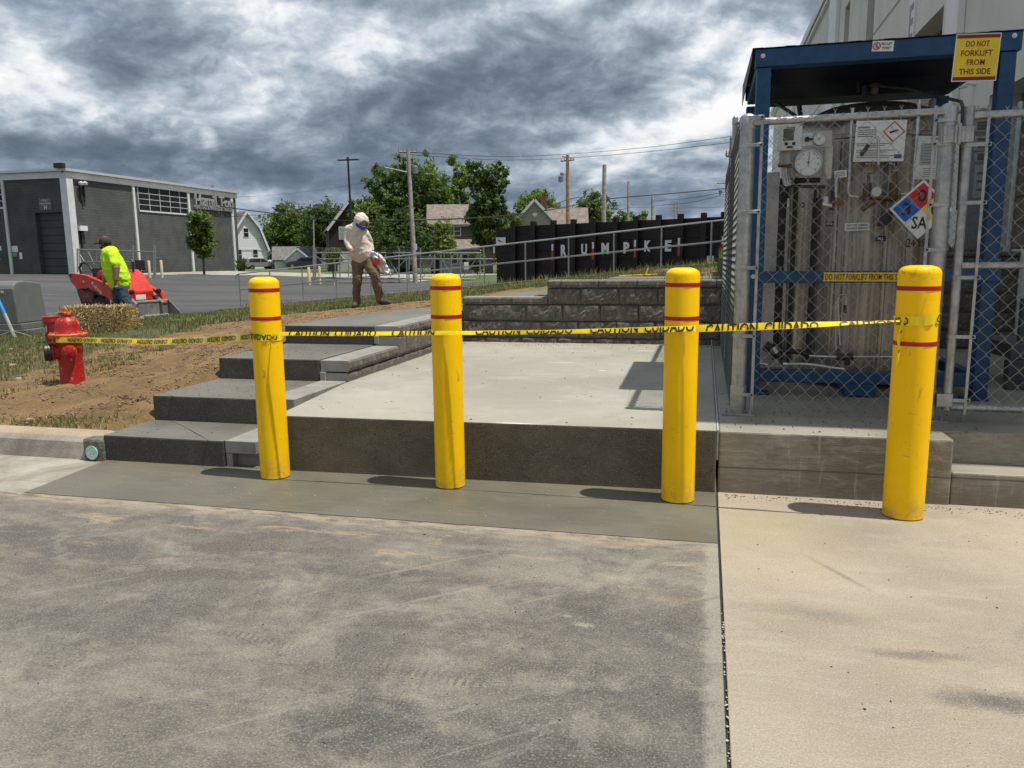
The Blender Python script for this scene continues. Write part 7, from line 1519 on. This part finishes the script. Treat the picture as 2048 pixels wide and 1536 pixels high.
# ------------------------------------------------------------------ brown steel wall with lettering
L0, L1 = Vector((-8.42, 31.4, 0)), Vector((.66, 27.53, 0)); dW = (L1-L0).normalized(); nW = Vector((dW.y, -dW.x, 0))   # nW faces the photographer
def onw(u, v, off=0):
    r = Vector(ray(u, v)); o_ = L0+nW*off; t_ = (o_-Vector((0, 0, CH))).dot(nW)/Vector((r.x, r.y, 0)).dot(nW) if False else ((o_.x*nW.x+o_.y*nW.y)/(r.x*nW.x+r.y*nW.y))
    return Vector((r.x*t_, r.y*t_, CH+r.z*t_))
M_rust = mat('dark_brown_steel', (.018, .010, .008), .6, .2, var=.5, vs=2); M_rus2 = mat('dark_brown_plank', (.014, .008, .007), .75, var=.4, vs=1.5)
RWL = thing('steel_wall', 'long dark brown pile wall with big white letters and red and white marks', 'wall', (0, 0, 0)); rzW = math.atan2(dW.y, dW.x)
Mw = Matrix.Translation(L0) @ Matrix.Rotation(rzW, 4, 'Z')   # local x along the wall, -y to the photographer
sx_ = lambda u, v=480: (onw(u, v)-L0).dot(dW)
us = [991, 1030, 1069, 1109, 1149, 1190, 1233, 1274, 1319, 1363, 1409, 1449]; S = [sx_(u) for u in us]; S += [S[-1]+.93*k for k in range(1, 7)]
def ztop(s_): return float(np.interp(s_, [S[0], S[1], S[2], S[11], S[-1]], [onw(991, 462).z, onw(1030, 450).z, onw(1069, 449).z, onw(1449, 431).z, onw(1449, 431).z+.1]))
for i, (a, c) in enumerate(zip(S[:-1], S[1:])):
    npl = 8; zt_ = ztop((a+c)/2)-.02; zbw = .0
    for k in range(npl):
        z0_ = zbw+(zt_-zbw)*k/npl; b = MB(); b.box((a+.02, .02+.006*(k % 2), z0_), (c-.02, .14, z0_+(zt_-zbw)/npl-.012), M=Mw); b.build('plank', [M_rus2], RWL)
b = MB(); [b.box((a+.02, .145, -.2), (c-.02, .16, ztop((a+c)/2)-.04), M=Mw) for a, c in zip(S[:-1], S[1:])]; b.build('added_gap_sheet', [M_rust], RWL)  # sheet added behind the planks to stop bright light showing through their gaps
for i, s_ in enumerate(S[1:]): b = MB(); b.box((s_-.10, -.14, -.3), (s_+.10, -.12, ztop(s_)+.12), M=Mw); b.box((s_-.012, -.12, -.3), (s_+.012, .15, ztop(s_)+.12), M=Mw); b.build('pile', [M_rust], RWL)
for u, v0, v1, v2 in ((992, 494, 506, 527), (1109, 488, 501, 521), (1190, 484, 497, 519), (1274, 480, 493, 515), (1361.5, 476, 490, 512), (1449, 473, 488, 511)):
    s_ = sx_(u); z0_, z1_, z2_ = onw(u, v0, .15).z, onw(u, v1, .15).z, onw(u, v2, .15).z
    b = MB(); b.box((s_-.04, -.148, z1_), (s_+.04, -.142, z0_), M=Mw); b.build('white_mark', [M_sw], RWL); b = MB(); b.box((s_-.04, -.148, z2_), (s_+.04, -.142, z1_-.002), M=Mw); b.build('red_mark', [M_nr], RWL)
for ch_, u, vc in (('R', 1129, 500.7), ('U', 1170, 499), ('M', 1212, 497), ('P', 1254.5, 495.4), ('K', 1296.5, 492), ('E', 1337.7, 491.6)):
    q = onw(u, vc, .02); d_ = (q-Vector((0, 0, CH))).dot(fw); w_ = {'M': 17}.get(ch_, 13.5)*d_/FP; text('lettering', ch_, 1, Matrix.Translation(q-dW*0+nW*.06) @ Matrix.Rotation(rzW, 4, 'Z') @ Matrix.Rotation(pi/2, 4, 'X'), M_sw, RWL, extrude=.004, bold=.05, fit=(w_, 22*d_/FP))
for (u0, v0, u1, v1, nme) in ((992, 475, 1011, 489, 'bird_sign'), (1414, 512, 1427, 525, 'paper_sign')):
    a, c = onw(u0, v0, .17), onw(u1, v1, .17); b = MB(); b.box(((a-L0).dot(dW), -.175, c.z), ((c-L0).dot(dW), -.168, a.z), M=Mw); sg_ = b.build(nme, [M_sw], RWL)
    if nme == 'bird_sign': q = a.lerp(c, .5); s_ = (q-L0).dot(dW); b = MB(); b.prism([(s_-.15, q.z+.08), (s_+.02, q.z), (s_+.14, q.z-.07), (s_-.0, q.z-.03), (s_-.12, q.z+.0)], -.178, -.176, axis=1, M=Mw); b.build('bird_mark', [M_blk], sg_)
    else:
        for k in range(4): q = a.lerp(c, .5); s_ = (q-L0).dot(dW); b = MB(); b.box((s_-.08, -.178, a.z-.05-.05*k), (s_+.08, -.176, a.z-.03-.05*k), M=Mw); b.build('print_line', [M_grt], sg_)

# ------------------------------------------------------------------ gates, posts and small things on the lot
M_fg = mat('dull_fence_steel', (.22, .23, .23), .5, .5); M_tanb = mat('cream_paint', (.62, .50, .32), .6)
def gate(label, d, rails, posts, braces, extra=()):
    t = thing('security_gate', label, 'gate', (0, 0, 0)); k = d/FP
    for (u0, v0, u1, v1, r_) in rails: b = MB(); b.tube([at(u0, v0, d), at(u1, v1, d)], r_, 6); b.build('rail', [M_fg], t)
    for (u, v0, v1, r_) in posts: b = MB(); b.tube([at(u, v0, d), at(u, v1, d)], r_, 8); b.build('post', [M_fg], t)
    for (u0, v0, u1, v1) in braces: b = MB(); b.tube([at(u0, v0, d), at(u1, v1, d)], .022, 5); b.build('brace', [M_fg], t)
    return t
GA = gate('long grey security gate with braces across the lot behind the bending person', 43, [(626, 506, 962, 506, .035), (640, 518, 995, 518, .03), (623, 555, 950, 559, .045), (626, 500, 850, 500, .006), (626, 503, 850, 503, .006), (626, 496, 850, 496, .006), (623, 563, 850, 565, .02)],
     [(627, 490, 562, .05), (631, 497, 560, .05), (680, 512, 560, .035), (697, 506, 558, .03), (798, 495, 570, .035), (818, 510, 578, .04), (841, 496, 568, .035), (869, 508, 560, .03), (882, 508, 560, .03), (902, 511, 562, .03), (921, 508, 565, .03), (960, 505, 562, .03), (732, 540, 578, .03)],
     [(632, 512, 672, 548), (680, 508, 720, 555), (700, 555, 740, 515), (770, 510, 800, 553), (822, 514, 845, 556), (845, 556, 872, 512), (880, 512, 905, 555), (925, 555, 958, 510), (780, 553, 815, 515), (908, 508, 900, 520)])
tag(GA, None, None)
GB = gate('grey cantilever gate standing before the warehouse wall', 49, [(154, 499, 309, 504, .04), (163, 523, 270, 524, .03), (240, 540, 309, 545, .035), (309, 516, 320, 516, .025)],
     [(266, 490, 556, .06), (308, 490, 556, .06), (311, 492, 556, .04), (155, 497, 545, .05), (159, 500, 540, .03), (193, 500, 522, .02), (262, 497, 505, .04), (276, 540, 556, .04), (281, 540, 556, .03)],
     [(156, 503, 172, 528), (175, 500, 188, 528), (262, 518, 272, 505), (288, 533, 305, 510), (292, 545, 306, 520)])
def lbox(name, label, cat, u0, v0, u1, v1, d, mt, dep=.4, bev=.02):
    a, c = at(u0, v0, d), at(u1, v1, d); t = thing(name, label, cat, ((a.x+c.x)/2, (a.y+c.y)/2, c.z), aim(Vector(((a.x+c.x)/2, (a.y+c.y)/2, 0)))); w_ = (Vector((a.x, a.y))-Vector((c.x, c.y))).length; h_ = a.z-c.z
    b = MB(); b.box((-w_/2, 0, 0), (w_/2, dep, h_)); b.build('housing', [mt], t, bevel=bev); b = MB(); b.box((-w_/2+.03, -.012, h_*.08), (w_/2-.03, -.001, h_*.92)); b.build('door', [mt], t); return t, w_, h_
for u0, v0, u1, v1, d, lb in ((271, 520, 289, 540, 48.5, 'black control box mounted on the gate before the warehouse'), (657, 527, 675, 543, 42.5, 'black control box on the gate behind the bending person')):
    t, w_, h_ = lbox('control_box', lb, 'control box', u0, v0, u1, v1, d, M_lb, .35)
    b = MB(); b.tube([(0, .17, -.5), (0, .17, 0)], .05, 8); b.build('pedestal', [M_fg], t)
for u, v0, v1, d, r_, lb in ((300, 521, 557, 49, .085, 'cream post nearest the gate before the warehouse'), (324.5, 520, 556, 49.5, .085, 'cream post right of its twin before the warehouse wall'),
                             (619, 534, 572, 43, .085, 'cream post left of the long security gate, nearer one'), (640, 532, 570, 44, .075, 'cream post at the foot of the long gate, second from the left'), (667, 560, 575, 43, .075, 'short cream stub post on a plate by the long gate')):
    a = at(u, v1, d); h_ = at(u, v0, d).z-a.z; t = thing('guard_post', lb, 'post', a, 0, 'cream guard posts on the lot'); b = MB(); b.lathe([(r_, 0), (r_, h_-.06), (r_*.7, h_-.015), (0, h_)], n=16); b.build('pipe', [M_tanb], t)
    b = MB(); b.lathe([(r_*1.6, 0), (r_*1.6, .03), (r_, .035)], n=16); b.build('foot_ring', [M_tanb if u == 667 else M_rc], t)
lbox('meter_cabinet', 'small white cabinet on the grass before the grey-roofed house', 'cabinet', 928, 525, 937, 539, 50, M_sw, .3)
t, w_, h_ = lbox('sign_board', 'small white sign fixed to the leaning wooden pole', 'sign', 829, 488, 834, 500, 41.6, M_sw, .02, 0)
# timber fence far off
TFc = thing('board_fence', 'grey board fence beyond the lawn left of the young tree', 'fence', (0, 0, 0))
a, c = at(768, 512, 72), at(872, 512, 72); zb_ = at(768, 537, 72).z; nb = 34
for i in range(nb):
    p_ = a.lerp(c, i/nb); b = MB(); b.cbox((0, 0, (a.z+zb_)/2), ((c-a).length/nb*.86, .03, a.z-zb_+.03*(i % 2)), M=Matrix.Translation((p_.x, p_.y, 0)) @ Matrix.Rotation(aim(p_), 4, 'Z')); b.build('board', [mat('old_boards', (.11, .11, .105), .9, var=.3, vs=1.5)], TFc)
a, c = at(960, 512, 72), at(1000, 512, 72)
# street lamp and utility poles
SL = thing('street_lamp', 'tall black street lamp with a flat head rising behind the bending person', 'street lamp', at(708, 552, 58))
h_ = at(703, 324, 58).z-SL.location.z; b = MB(); b.tube([(0, 0, 0), (-.08, 0, h_)], [.11, .07], 10); b.build('mast', [M_lb], SL)
b = MB(); b.box((-.85, -.2, h_-.05), (.75, .2, h_+.03)); b.build('lamp_head', [M_lb], SL, bevel=.03); b = MB(); b.lathe([(0, 0), (.14, 0), (.10, .16), (0, .18)], (-.08, 0, h_+.03), 12); b.build('sensor', [M_lb], SL)
M_pole = mat('grey_wood_pole', (.27, .25, .22), .9, var=.3, vs=3); M_polb = mat('brown_wood_pole', (.26, .155, .08), .9, var=.3, vs=3); M_cab = mat('cable_black', (.012, .012, .014), .6)
def upole(label, u0, v0, u1, v1, d, r0, r1, mt, arm=None, tr=None):
    a, c = at(u1, v1, d), at(u0, v0, d); t = thing('utility_pole', label, 'utility pole', a); v_ = c-a; b = MB(); b.tube([(0, 0, -1.0), (0, 0, 0), v_], [r0, r0, r1], 10); b.build('pole', [mt], t)
    if arm:
        for (f_, L_, ang) in arm: b = MB(); q = v_*f_; dd = (RW*math.cos(ang)+FWD*math.sin(ang))*L_/2; b.tube([q-dd, q+dd], .055, 6); ar = b.build('crossarm', [mt], t)
        for k in (-1, -.5, .5, 1): b = MB(); q2 = q+dd*k*.95; b.tube([q2, q2+Vector((0, 0, .22))], [.05, .03], 6); b.build('insulator', [M_pole], t)
    if tr:
        for (f_, off, r_, hh) in tr: q = v_*f_+RW*off; b = MB(); b.lathe([(0, -hh/2), (r_, -hh/2+.03), (r_, hh/2-.05), (r_*.6, hh/2), (0, hh/2+.02)], q-FWD*.0, 14); b.tube([q, v_*f_], .03, 5); b.build('transformer_can', [M_fg], t)
    return t
p1_ = upole('grey wooden pole leaning left with a transformer can and a small sign', 816, 300, 832, 583, 42, .14, .10, M_pole, [(.985, 1.0, .2)], [(.86, .32, .16, .42)])
b = MB(); q = at(816, 345, 42)-p1_.location; b.tube([q, q-RW*1.2+Vector((0, 0, .25))-FWD*.3], .03, 6); b.cbox(q-RW*1.4+Vector((0, 0, .25)), (.5, .25, .12)); b.build('lamp_arm', [M_fg], p1_)
p2_ = upole('brown wooden pole with equipment above the beige house roof', 1135, 310, 1136, 470, 62, .17, .12, M_polb, [(.97, 1.4, .9), (.93, 1.2, -.6)], [(.70, -.55, .20, .5), (.76, -.45, .14, .3)])
p3_ = upole('thick grey pole with a cut top above the ragged tree', 1209, 330, 1207, 470, 58, .17, .15, M_pole)
upole('plain slim pole right of the thick cut pole', 1257, 363, 1256, 470, 72, .13, .10, M_pole); upole('short dark pole above the middle of the brown wall', 1305, 394, 1304, 470, 75, .14, .12, M_pole)
upole('thin distant pole, left of the far pair', 1349, 409, 1349, 470, 110, .12, .09, M_pole, [(.8, 1.4, 0)]); upole('thin distant pole, right of the far pair', 1355, 403, 1356, 470, 115, .12, .09, M_pole)
upole('pole with crossarms beside the end of the side fence', 1453, 363, 1450, 470, 60, .12, .09, M_pole, [(.97, 1.5, .1), (.72, 1.2, .5)], [(.80, -.45, .12, .4)])
p7 = upole('pale pole with a yellow tag close behind the side fence', 1465, 276, 1457, 500, 34, .12, .12, M_pole, [(.84, .5, 0)]); b = MB(); b.cbox(at(1468, 283, 34)-p7.location-FWD*.14, (.26, .02, .2)); b.build('yellow_tag', [M_ny], p7)
upole('slim pale pole in front of the round tree by the garage', 627, 440, 629, 545, 70, .07, .05, M_pole)
def wire(label, pts, r):
    o_ = MB(); P3 = [at(*q) for q in pts]; sm_ = []
    for i in range(len(P3)-1):
        p0, p1, p2, p3 = P3[max(i-1, 0)], P3[i], P3[i+1], P3[min(i+2, len(P3)-1)]
        for k in range(6):
            t_ = k/6; sm_.append(.5*((2*p1)+(p2-p0)*t_+(2*p0-5*p1+4*p2-p3)*t_*t_+(3*p1-p0-3*p2+p3)*t_**3))
    o_.tube(sm_+[P3[-1]], r, 5); w_ = o_.build('power_line', [M_cab]); return tag(w_, label, 'cable', 'overhead cables')
wire('thick black cable sagging from the warehouse past the poles', [(440, 413, 60), (540, 426, 52), (640, 438, 46), (730, 442, 44), (830, 440, 42), (980, 434, 46), (1110, 418, 54), (1207, 399, 58), (1330, 388, 58), (1453, 377, 60)], .038)
wire('thin cable under the thick cable left of the street lamp', [(440, 435, 60), (500, 431, 58), (640, 422, 60), (820, 418, 42)], .018)
wire('uppermost thin cable from the leaning pole to the right', [(816, 304, 42), (1000, 313, 52), (1137, 308, 62), (1300, 294, 55), (1475, 271, 45)], .016)
wire('second thin cable from the leaning pole to the right', [(818, 309, 42), (1000, 320, 52), (1137, 316, 62), (1300, 303, 55), (1475, 283, 45)], .016)
wire('faint cable high above the warehouse roof', [(300, 396, 90), (500, 393, 90), (640, 380, 90), (816, 350, 42)], .012)
wire('drooping cable between the cut pole and the slim pole', [(1209, 382, 58), (1222, 405, 60), (1240, 419, 66), (1256, 415, 72)], .03)
wire('pair of lines running right from the short dark pole, upper', [(1305, 402, 75), (1380, 396, 68), (1453, 383, 60)], .02); wire('line running right from the short dark pole, lower', [(1305, 412, 75), (1380, 405, 68), (1453, 388, 60)], .02)
wire('level far line above the brown wall', [(1258, 415, 72), (1350, 416, 90), (1453, 414, 60)], .015)
wire('line from the thick pole to the beige house', [(1209, 391, 58), (1136, 399, 62), (1080, 425, 72)], .025)
# ------------------------------------------------------------------ grass, clods and small stones
def blades(name, X, Y, hmin, hmax, w0, mts, mi_p, label, lean=.5, Z=None, seed=0, attr=True):
    r_ = np.random.default_rng(seed+99); n = len(X); Z = G(X, Y)-.012 if Z is None else Z; h = r_.uniform(hmin, hmax, n)*(.6+.4*r_.random(n)); a = r_.uniform(0, 2*pi, n); la = r_.uniform(0, 2*pi, n); ll = h*lean*r_.random(n)
    dist = np.hypot(X, Y); w = w0*(.5+dist/14)*(.6+.8*r_.random(n)); dx, dy = np.cos(a)*w/2, np.sin(a)*w/2
    p0 = np.stack([X-dx, Y-dy, Z], 1); p1 = np.stack([X+dx, Y+dy, Z], 1); m0 = np.stack([X+np.cos(la)*ll*.35+dx*.7, Y+np.sin(la)*ll*.35+dy*.7, Z+h*.6], 1); m1 = m0-np.stack([dx*1.4, dy*1.4, 0*dx], 1); t = np.stack([X+np.cos(la)*ll, Y+np.sin(la)*ll, Z+h], 1)
    V = np.stack([p0, p1, m0, t, m1], 1).reshape(-1, 3); k = np.arange(n)*5
    me = bpy.data.meshes.new(name); me.vertices.add(n*5); me.vertices.foreach_set('co', V.astype(np.float32).ravel()); F = np.stack([k, k+1, k+2, k+3, k+4], 1).astype(np.int32)
    me.loops.add(F.size); me.loops.foreach_set('vertex_index', F.ravel()); me.polygons.add(n); me.polygons.foreach_set('loop_start', np.arange(0, F.size, 5, dtype=np.int32))
    for m_ in mts: me.materials.append(m_)
    me.polygons.foreach_set('material_index', r_.choice(len(mts), n, p=mi_p).astype(np.int32)); me.update(calc_edges=True)
    a_ = me.attributes.new('tone', 'FLOAT', 'POINT'); a_.data.foreach_set('value', np.repeat(r_.random(n), 5).astype(np.float32))
    return link(name, me, label=label, kind='stuff')
M_g1 = mat('grass_green', (.07, .12, .025), fn=f_leaf((.075, .110, .024), (.165, .215, .055))); M_g2 = mat('grass_olive', (.14, .15, .05), fn=f_leaf((.14, .145, .045), (.27, .255, .10))); M_g3 = mat('grass_straw', (.34, .27, .13), fn=f_leaf((.30, .235, .11), (.58, .48, .26)))
r_ = np.random.default_rng(21)
def scatter(n, x0, x1, y0, y1, dens):
    X = r_.uniform(x0, x1, n); Y = r_.uniform(y0, y1, n); d = dens(X, Y); k = r_.random(n) < d; return X[k], Y[k]
_ns = lambda X, Y, s=1.1: fbm(X, Y, s, 4)
def d_verge(X, Y):
    dm = dirtmask(X, Y, _ns(X, Y)); patch = np.clip(.75+1.6*_ns(X+9, Y, .9), .12, 1); out = ~near(X, Y) & ~in_lot(X, Y) & ~((X > -13.9) & (Y > 21.6+ -.151*(X+8)-.3)) & ~((X > -3.0) & (X < 3.4) & (Y > 10.2) & (Y < 12))
    out &= ~((X > -4.3) & (X < -2.2) & (Y < 12.3))
    return np.clip(1-dm*1.25, 0, 1)*patch*out
X, Y = scatter(190000, -15.8, 2.5, 4.95, 21.8, d_verge); print('blades', len(X))
blades('grass', X, Y, .035, .105, .010, [M_g1, M_g2, M_g3], [.52, .30, .18], 'grass on the verge round the bare soil')
X, Y = scatter(30000, -10, -6.2, 4.95, 9.0, lambda X, Y: np.clip((_ns(X, Y)-.0)*2.2, 0, .8)*~near(X, Y)); blades('grass', X, Y, .03, .09, .010, [M_g1, M_g2, M_g3], [.5, .25, .25], 'patchy grass on the left of the bare soil', seed=2)
X, Y = scatter(9000, -7.4, -4.3, 4.95, 12.5, lambda X, Y: .06+.0*X); blades('loose_straw', X, Y, .004, .02, .012, [M_g3], [1], 'straw wisps on the bare soil', lean=5, seed=3)
X = r_.normal(-4.9, .28, 420); Y = r_.uniform(4.86, 5.12, 420); blades('grass', X, Y, .03, .10, .009, [M_g1, M_g2, M_g3], [.3, .3, .4], 'dry tuft at the kerb beside the bottom step', seed=4, lean=1.2)
X = r_.uniform(-14, 1.5, 1500); Y = 21.6-.151*(X+8)-r_.uniform(.45, 1.1, 1500); blades('weeds', X, Y, .10, .30, .006, [M_g2, M_g3], [.4, .6], 'tall seed stalks along the ramp kerb', seed=5)
X = r_.uniform(.2, 3.2, 9000); Y = r_.uniform(9.74, 12.5, 9000); blades('grass', X, Y, .06, .20, .008, [M_g1, M_g2], [.7, .3], 'unmown grass on the bank behind the dark block wall', Z=np.full(9000, 1.36), seed=6)
slab('bank', [(.2, 9.73), (3.24, 9.73), (3.24, 14), (.2, 14)], .2, 1.38, [M_ground])
# clods and pebbles as small rough pebbles
def pebbles(name, X, Y, Z, s, mt, label, flat=.6, seed=0):
    q_ = np.random.default_rng(seed+5); n = len(X); base = np.array([(1, 0, 0), (-1, 0, 0), (0, 1, 0), (0, -1, 0), (0, 0, 1), (0, 0, -1)], float); F = np.array([(0, 2, 4), (2, 1, 4), (1, 3, 4), (3, 0, 4), (2, 0, 5), (1, 2, 5), (3, 1, 5), (0, 3, 5)])
    V = base[None]*(s[:, None, None])*(.6+.7*q_.random((n, 6, 1)))+q_.normal(size=(n, 6, 3))*.18*s[:, None, None]; V[:, :, 2] *= flat; V += np.stack([X, Y, Z+s*flat*.3], 1)[:, None]
    Fs = (F[None]+np.arange(n)[:, None, None]*6).reshape(-1, 3); return npmesh(name, V.reshape(-1, 3), Fs, [mt], smooth=True, label=label, kind='stuff')
X, Y = scatter(70000, -9.5, -4.25, 4.95, 14, lambda X, Y: dirtmask(X, Y, _ns(X, Y))*np.clip(.5+1.3*_ns(X, Y+5, 1.7), .05, 1)*~near(X, Y)); n1 = _ns(X, Y); s = .004+.013*r_.random(len(X))**3+.0004*np.hypot(X, Y)
pebbles('soil_clods', X, Y, G(X, Y)+.020*n1, s, mat('soil_clod', (.22, .145, .08), .95, var=.35, vs=12), 'crumbly clods on the bare soil')
n = 700; X = np.concatenate([r_.uniform(.15, 2.3, 330), r_.uniform(-3.6, .05, 370)]); Y = np.concatenate([r_.uniform(1.8, 4.65, 330), r_.uniform(1.8, 3.8, 370)]); s = .0018+.004*r_.random(n)**4
pebbles('grit', X, Y, np.zeros(n), s, mat('dark_grit', (.07, .055, .045), .9, var=.4, vs=40), 'scattered grit and leaf crumbs on the paving')
n = 60; pebbles('pebbles', r_.uniform(.098, .110, n), r_.uniform(1.9, 3.1, n), np.full(n, -.006), .003+.0035*r_.random(n), mat('white_pebble', (.55, .53, .48), .8), 'pale pebbles caught in the paving joint', seed=1)
n = 300; pebbles('grit', r_.uniform(.15, 2.3, n), 4.70-np.abs(r_.normal(0, .05, n)), np.zeros(n), .003+.004*r_.random(n)**2, MATS['dark_grit'], 'dark grit lying along the foot of the board-marked wall', seed=2)
M_stone = mat('tan_stone', (.33, .26, .18), .9, var=.3, vs=20, bump=.5, bs=60)
for i, (u, v, s_, lb) in enumerate(((86, 573, 0, 0), (25, 733, .045, 'rounded tan stone half buried at the grass edge, uppermost'), (36, 760, .035, 'small pale stone below the uppermost stone at the grass edge'), (22, 700, .03, 'pale lump in the grass left of the hydrant'), (60, 842, .035, 'low stone near the kerb at the left'))):
    if not s_: continue
    p_ = on(u, v); bmx = bmesh.new(); bmesh.ops.create_icosphere(bmx, subdivisions=2, radius=s_)
    for vv in bmx.verts: vv.co *= 1+.3*mn.noise(vv.co*30+Vector((i, 0, 0))); vv.co.z *= .6
    me = bpy.data.meshes.new('stone'); bmx.to_mesh(me); bmx.free(); me.materials.append(M_stone); [setattr(p2, 'use_smooth', True) for p2 in me.polygons]
    o = link('stone', me, loc=p_+Vector((0, 0, s_*.25))); tag(o, lb, 'stone', 'stones on the bare soil')
n = 420; X = r_.uniform(-2.9, .05, n); Y = np.where(r_.random(n) < .5, 9.3-np.abs(r_.normal(0, .25, n)), r_.uniform(4.75, 9.2, n)); pebbles('grit', X, Y, np.full(n, .386), .003+.006*r_.random(n)**3, MATS['soil_clod'], 'crumbs of soil on the pale landing', seed=7)
n = 260; X = r_.uniform(-4.15, -3.3, n); Y = r_.uniform(4.7, 7.2, n); Zs = np.where(Y < 5.15, .191, np.where(Y < 5.2, 9, np.where(Y < 6.04, .386, np.where(Y < 6.1, 9, .573)))); k_ = Zs < 5; pebbles('grit', X[k_], Y[k_], Zs[k_], (.003+.005*r_.random(n)**2)[k_], MATS['soil_clod'], 'crumbs of soil on the steps', seed=8)
n = 200; pebbles('grit', r_.uniform(-4, .05, n), r_.uniform(3.9, 4.62, n), np.full(n, .004), .0016+.003*r_.random(n)**3, MATS['white_pebble'], 'pale crumbs on the fresh strip', seed=9)
n = 260; pebbles('grit', r_.uniform(.13, 1.6, n), r_.uniform(4.78, 6.1, n), np.full(n, .381), .003+.005*r_.random(n)**2, MATS['dark_grit'], 'leaf crumbs on the slab round the fence posts', seed=10)
# yellow bars lying behind the wall
q = at(1240, 551, 13.5); t = thing('yellow_bar', 'yellow bar lying on the grass behind the high wall, its short arm upright', 'bar', (0, 0, 0))
b = MB(); b.tube([at(1238, 552, 13.5), at(1314, 549, 13.2)], .012, 8); b.build('bar', [M_yel], t); b = MB(); b.tube([at(1291, 551, 13.3), at(1296, 536, 13.3)], .010, 8); b.build('arm', [M_yel], t)
